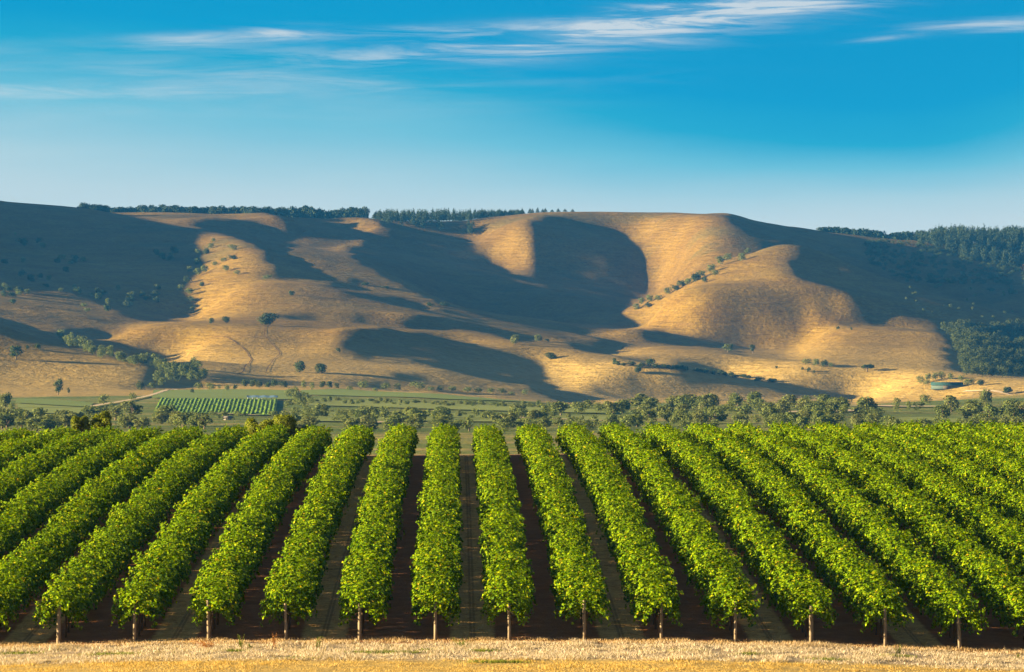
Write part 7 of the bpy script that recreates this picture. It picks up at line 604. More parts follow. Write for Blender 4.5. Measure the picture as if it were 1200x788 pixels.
'b': [(578.1,4214,7.2,15.8),(501.1,4180.7,8,14.9),(451.1,4134.9,7.1,10.1),(532.1,4090.7,6.5,16),(557.4,4112,6,14.6),(485.2,4302.4,5.1,19),(529.1,4142.3,7.5,14.9),(477.6,4109.3,7.4,15.9),(485.5,4312.2,7.5,16.7),(556.9,4220,5.4,18.2),(546.9,4084.2,7.8,15.8),(538.6,4121.4,7,20.4),(465.6,4240.9,7.7,11.4),(466.9,4236.7,6.9,11.5),(465.4,4148.2,6.7,17.7),(493.6,4083.9,6.8,15),(499,4279.7,7.7,16),(552.8,4072.2,6.3,16.5),(541.6,4261.6,7.6,14.4),(500.6,4148,6,19.2),(458.2,4137.3,8,11.4),(478.5,4254.9,7.7,15.7),(472.3,4143.3,6.4,15),(457,4216.7,7,10),(554.1,4236.6,7.5,15.6),(583.6,4255.1,7.1,15.4),(486.8,4283.6,5.9,17),(485.4,4307.1,5.4,14.2),(571.2,4243.1,7.2,13.7),(571.6,4235.1,7.7,14.3),(463.1,4158.6,7.5,14.2),(516.6,4248.3,7.8,14.6),(550.3,4254.5,5.4,15.1),(503.6,4114.1,7,19),(562,4118.4,7.9,17),(526.4,4120.4,6.4,19.7),(533.1,4131.5,8,18.7),(558.5,4183,5.5,15.6),(513.6,4122.3,5.7,20.3),(490.4,4151.3,6.7,20.4),(459.9,4131.2,6.7,13),(526.9,4180,5.9,18.8),(520.4,4266.8,7.5,20.6),(497.8,4302.2,5,20.3),(457.8,4183.2,6.4,13.3),(514.6,4120.9,6.9,15.4),(561.1,4204.8,5.1,18.3),(502.8,4265.3,6.6,20.6),(519.7,4239,8,15.7),(547.7,4198.3,6.9,17),(564.1,4158.5,6,16.8),(556.2,4158.5,5.7,16.3),(582.6,4263.1,6.2,18.3),(467.6,4123.9,6.9,14.5),(539.4,4252.2,7.8,15.8),(572.5,4228.3,5.8,17.7),(517.2,4238.8,7.5,17.4),(561.2,4211.4,6.9,14.8),(452.9,4165.8,5.6,9),(491.8,4116.6,6.3,17),(470.3,4150.4,5.5,19.6),(569.3,4151.2,7.5,17.1),(477.6,4312.2,5.3,13.5),(497.3,4266.8,7.6,16.8),(567.3,4239.3,7.2,17.5),(556,4243.1,5.1,20.2),(583.6,4265.8,6.9,16.1),(564.1,4227.9,7.5,14.3),(490.4,4252.6,7.5,16),(480,4127,6.1,17.2),(482.3,4313.8,7,18),(553.8,4194.1,6.4,16.2),(466.1,4117.3,6.7,18.6),(519.8,4159.9,7.4,19.6),(541.8,4219,7.5,19.1),(562.5,4169.8,7.3,15.3),(487.9,4091.7,7.8,15.1),(469.2,4319.9,7.8,10.4),(496.4,4172.4,5.7,17.3),(523.9,4141.7,5.3,17.5),(532.7,4072,5.7,18.8),(459.6,4232.6,6.4,12),(461.4,4206.1,8,13.1),(467.9,4243.2,6.3,10.9),(559.3,4194.3,6.2,17.5),(540.3,4189.3,7.8,17.6),(511.6,4137,6.2,16.4),(562.7,4151.8,7.8,13.8),(554.3,4238.8,7.7,18.7),(480.3,4286,7.9,12.9),(474.1,4138.6,6.9,17),(555.2,4169.4,5.7,19.2),(456,4193,6.7,9.6),(572.3,4233.3,5.2,17.2),(529.3,4211.9,5.1,19.2),(482.2,4225.7,7.8,17.4),(570.9,4215.4,7.2,16.4),(499.8,4108.6,6.7,18.7),(473.9,4137.9,7,16.4),(534.9,4077.7,5.4,14.2),(491.4,4186.8,5.6,16.6),(543,4195,6.4,16.5),(510.7,4147.6,6,18.7),(450,4146.8,7.4,8.5),(528.1,4193.2,6.6,16.7),(516.7,4124.9,5.3,15.2),(506.4,4214.4,5.4,18.6),(494.3,4090.4,7.9,18.2),(505.4,4187.2,5.8,18.3),(505.2,4163.8,6.3,16.2),(521.5,4140.4,7.7,19),(522.4,4226.1,7.5,20.8),(544.2,4255.2,5.3,16.8),(479.6,4329.4,5.7,12.5),(464.3,4161,6.7,12.8),(520.6,4224.7,6.2,20.3),(490.8,4156,6.2,18.1),(565.2,4182,7.7,15.6),(520.9,4173.1,6.1,15.8),(519.8,4245.1,5,19.8),(466.7,4180.1,5.8,14.2),(566.9,4241.1,5.5,14.6),(477.6,4155.4,5.2,14.6),(558.4,4144.8,7.7,17.5),(574.7,4217.2,6.5,16.5),(474,4181.4,5.1,19.6),(562,4109.5,6.1,18.3),(564.1,4144.8,5.5,17.1),(504.7,4102.5,6.8,19.2),(452.2,4154.6,6.8,12.4),(461.2,4138.9,7.8,13.6),(489.3,4286.2,5.2,19),(506.4,4109.7,7.6,14.6),(502.3,4076.8,6,15.6),(554.5,4227.5,6.1,16.4),(495.9,4148.8,6.6,16.6),(477.4,4275.2,8,12.7),(511.7,4173.1,5.6,17.5),(463.2,4126.5,5.3,14.4),(519.4,4215.7,7.3,14.8),(501.8,4270.6,6.1,17.7),(465.8,4295.8,6.6,9.5),(460.4,4269.8,5.4,8.1),(451.9,4196.7,6.1,10),(471.6,4332.4,7.3,11.5),(527.7,4103.5,7.5,20),(531.1,4154.4,7.9,17.1),(504.2,4269.6,6.3,19.3),(483.5,4255.1,6.5,18.6),(471.2,4200.8,7.7,16.7),(522.4,4186.8,7.3,18.5),(497.4,4083.4,5.8,15),(540.3,4189.5,7.9,20.1),(499.2,4275.4,7.5,18.9),(543.5,4172.7,7.6,19.6),(482.5,4304.3,5.3,16.8),(452.9,4202.7,6.2,10.4),(559.6,4074,6.5,17.6),(522.2,4185.2,5.9,16.3),(473.1,4194,5.4,16.5),(567.5,4191.1,5.8,14.1),(471.8,4261.2,6.3,13),(484,4101.8,5.3,20.3),(480.8,4233.3,5.2,19.3),(522.9,4213.9,7.3,19.1),(535.2,4257.4,5.8,18.7),(530.5,4094.7,5.5,16.8),(463.4,4259.3,5.9,12.2),(480.5,4249.3,6.8,17.4),(517.7,4078.4,7.9,17.1),(501,4257.5,5.5,16.1),(478.4,4210.2,7.3,18.6),(553,4191,7.6,19.6),(479.3,4134,6,14.3),(474.4,4220.5,6.8,14.5),(460,4179.6,7.4,11.7),(538,4258.3,7.8,19.1),(501.7,4117.3,7.8,15.9),(540.1,4177.5,7.4,19.1),(453.1,4162.1,6.3,9.1),(476.4,4270.8,7.3,14.5),(530.4,4130.8,6.4,19.9),(456.7,4213,5.8,8.7),(528.2,4071.8,7.7,19.8),(515.2,4209,6.5,19.1),(481.5,4285,6,17.3),(579.3,4215,5.5,14),(564.3,4213.3,5.7,15.7),(498.3,4134,5.6,18),(461.3,4137.7,6.5,16.1),(468.9,4205.6,6,13.3),(538.6,4139.4,6.6,19.1),(546.6,4264.2,7.9,17.4),(482.2,4249.3,5.1,18),(539.1,4150.5,6.9,17.8),(536.8,4077.3,7.8,16.9),(525.6,4161.2,6,16.8),(454.5,4145.3,5.5,14.2),(534.9,4115.9,5.9,17.8),(554,4265.4,7.3,19.5),(513.9,4202.3,5.9,18.5),(548.4,4111.8,5.5,16.3),(522.3,4083.5,6.3,18.9),(556.3,4212.4,6.8,19.8),(469.9,4278,5.2,12),(469.8,4203.8,7.8,16.5),(505.3,4265.8,6.1,19.8),(511.2,4258.3,8,15.1),(466.4,4304,7.4,10.3),(558.5,4187.4,6.7,18.5),(514.5,4230.3,6.3,17.2),(494.9,4187.3,6.9,20),(450.5,4146.8,6.6,10.6),(460.5,4150.3,5.9,11.8),(487.4,4250.4,5.3,17.7),(492.2,4205.3,6.3,18.8),(484.8,4078.9,7.1,15.1),(559.6,4215.4,7.3,16.9),(478.4,4278.1,6.8,12.8),(508.1,4154.3,7.3,19.3),(524.7,4188.8,5.3,14.9),(454.6,4214.2,5.6,8.8),(475.4,4124.1,6.5,14.7),(568.8,4201.8,5.1,18.2),(524.8,4263.8,5.1,20.4),(485.8,4158.7,5.5,15.7),(474.4,4134,7.9,16),(566.1,4223.2,5.7,19.1),(513.5,4126.2,5.1,16.7),(535.2,4145.2,6.6,15.4),(488.2,4114.7,6.9,21.1),(466.6,4142.1,8,18.4),(475.9,4222.3,5.5,15.3),(524.6,4130.3,6.8,18.4),(519.9,4155.1,7.9,15),(453.3,4164,7.8,10.5),(512.9,4137.2,5.7,15.1),(540.5,4268.9,7.8,20.6),(563,4123.4,7,14),(457.6,4236.3,5.8,10.9),(475.6,4156.3,6.8,17.3),(494.7,4268.3,6.3,17.4),(457.4,4225.2,5.5,9.4),(566.9,4237.2,5.6,15.1),(545.1,4168.6,7.8,20),(526.8,4138,6.8,17.6),(549.7,4126.9,6.1,16.2),(541.3,4127.5,5.1,16.6),(547.2,4100.3,5.2,19.6),(453.8,4200.8,7.7,9.3),(558.1,4094.1,5.7,16.3),(516.5,4112.5,6.5,16.3),(563.7,4259.6,7.2,17.7),(479.8,4197.4,5.7,16.9),(462,4115.5,6.7,16.4),(506.2,4205.4,5.8,19.6),(536.7,4229,7.5,15.8),(466.8,4165.6,6.7,14.3),(493.8,4168.8,5.4,20.1),(521.9,4081.9,7.7,14.5),(490.3,4263.3,6.9,20.1),(566.3,4263.2,7.5,18.2),(550.6,4239.7,7.2,16.2),(546.5,4234,6.1,14.6),(571.3,4222.9,6.4,18.1),(553.3,4141.6,5.4,14.6),(512.1,4076,5.3,20.8),(477.9,4253.1,7,13.1),(507.6,4201.8,6,19.9),(545.7,4168.9,5.5,19.7),(525.5,4264.3,6.5,18.6),(475.3,4175.1,6.2,14.6),(508,4107.5,6.8,14.7),(515.1,4150.7,5.3,15.2),(495.8,4280.9,5.3,14.8),(455,4141.9,6.6,12.6),(561,4235.6,6.3,15.3),(546.6,4158.3,5.1,17.6),(456,4205.4,6.3,9),(486.1,4223.7,5.5,15.3),(568.5,4242.1,6.1,16.9),(517.6,4246.3,5.9,17.5),(568.6,4130.9,5,14.1),(515.9,4212.7,8,16.4),(483.5,4308.7,5.9,18.7),(562.1,4087.8,6.5,15.8),(537.2,4181.2,6.9,14.5),(499.9,4233.8,7.9,17.7),(572.4,4192.3,6.2,16.7),(496.8,4260,7.2,18.2),(491.5,4201.8,6.3,19.7),(482.2,4206.1,6.9,17.6),(467,4141.2,7.7,16.3),(491.7,4280,7,15.7),(472.7,4110.5,7.6,20.2),(512.5,4247.7,6.8,15),(513,4101.9,6.2,14.6),(516.5,4154.1,5.3,17.9),(491.6,4235.3,5.9,18),(529.9,4074.9,6,14.3),(457.6,4246.5,7.3,11),(462.5,4241.1,7.3,12.5),(545.8,4105.2,6.6,17.4),(476.7,4292.3,6.4,12.2),(495.8,4134.1,6.5,15.2),(470.6,4328.1,5.5,9.4),(515.1,4175.6,5.7,20.5),(568,4213.3,7.1,15.5),(581.6,4258.6,6.4,18.5),(454.5,4193.9,7.5,9.2),(491.1,4253.7,6.3,18.8),(540.6,4238.3,6.5,18),(558.9,4208.4,7.6,17),(551.7,4137.8,6.4,19.5),(533.9,4161,5.2,20.3),(545.9,4098.3,7.5,19.6),(451,4189.9,7,7.7),(523.9,4087.5,6.4,17.5),(473.9,4198.2,5.7,19.5),(471.4,4262.4,6.7,12.6),(462.8,4278.1,6.5,10.6),(575.6,4250.6,8,19.2),(550.3,4080,7.8,18.3),(566.8,4121,7.8,19.3),(530.2,4194.1,6.1,17.3),(499.6,4233.1,6.1,18.9),(539.5,4215.3,5.5,15.3),(545.9,4094.4,7.3,14.8),(485.2,4252.7,6.6,19.5),(503.1,4116.9,7.3,20.8),(492.9,4182.6,6.3,20.4),(492.4,4178.3,7.2,20),(471.7,4216.6,7,17.5),(576.3,4205.8,5.6,16.4),(506.5,4214.8,6.5,16.9),(463.4,4299.7,6.5,7.9),(488.6,4231.4,5.4,14.5),(522.1,4187.3,6.9,15.1),(550.4,4208.7,5.3,17.3),(512.1,4154.9,5.2,17.4),(463.7,4240.7,6.7,11.6),(471.2,4161.7,7.4,13.9),(481,4155.7,5.4,19.4),(516.9,4252.9,5.2,20.3),(487.4,4129.3,7.6,18.8),(524.9,4228.2,5.5,15.6),(517.7,4192.6,5.6,18.1),(580.3,4229.2,7.3,17.1),(541.9,4182.5,6.9,16),(532.1,4125.6,6.6,14.3),(499.8,4275.4,5.1,20.6),(565.1,4146.7,5.2,19.4),(533.6,4254.5,5.2,14.7),(565.8,4139.9,7,17.6),(475,4117.7,7.7,15.7),(471,4160.7,6.6,19.2),(520.1,4128.8,6.7,15.5),(542.8,4106.9,6.6,17.3),(521.5,4132,5.5,19.2),(564.1,4233.3,5.8,15.9),(513.1,4209.2,6.9,19.1),(544.2,4172.5,5,17),(479.5,4222.3,7.7,18.7),(520.9,4184.5,7.4,16.7),(497.5,4248.9,5.4,17.1),(507.4,4115.8,6.8,14.6),(517.3,4138.2,7.5,20.7),(561.1,4128.2,6.2,19.1),(485.2,4125.2,5.7,20.3),(503.6,4229.5,7.7,14.9),(529.5,4180.1,5.6,17),(561,4114.4,5.9,16.9),(475.7,4217.1,5.3,17.8),(472.2,4230.7,6.8,13.2),(485.8,4092.6,5.8,19.9),(574,4233.6,7.8,17.2),(497.2,4252.6,6.1,17.2),(504.6,4241.5,7.1,15.7),(566.7,4206.6,6.8,19),(535.8,4124.8,6,19.7),(555.1,4198.9,7.8,18.8),(507.2,4126.1,6.9,16),(546.5,4115.4,7.1,15.7),(505.4,4083.2,5.2,18.7),(521.3,4072.3,6.7,17),(476.6,4188.7,7.6,14.7),(585.5,4259.7,6.8,18.8),(575.2,4267.1,5.2,15.1),(529.9,4152.1,6,18.1),(508.6,4172,7.6,14.7),(464.3,4169.6,5.4,16.2),(522.9,4269.5,6.4,18.3),(474.4,4275.9,7.1,16.1),(489.8,4231.9,5.7,20.1),(565.5,4262.3,5.7,18.6),(545.5,4229.1,5.2,17.6),(564.4,4230.5,5.8,16.3),(519,4252.7,7.9,20.7),(545,4180.5,6.3,15.1),(475.2,4237.9,7.5,18.2),(559.3,4077.5,7.2,14.4),(482.3,4123.4,6.2,15.7),(508.6,4245.6,7.8,19.3),(505.6,4235.7,7.8,20.9),(514.2,4086.4,6.7,19.1),(555.8,4237.6,6.7,17.6),(527.7,4165.1,5.1,15.7),(568.8,4254.2,6.7,13.8),(537.9,4203.9,6.5,19.4),(491.8,4217.8,5.6,20.7),(478.1,4117.4,7.7,16.4),(460.8,4173.6,7,12.3),(487.7,4242,5.6,15.2),(560.6,4245.7,5.4,19.9),(485.2,4138.9,7.4,15.9),(496,4136.2,6.3,20.3),(560.3,4120.3,6.6,15.9),(544.2,4239.8,5.5,19),(500.7,4224.3,6.1,20.9),(531.6,4114.2,6.1,20.1)],
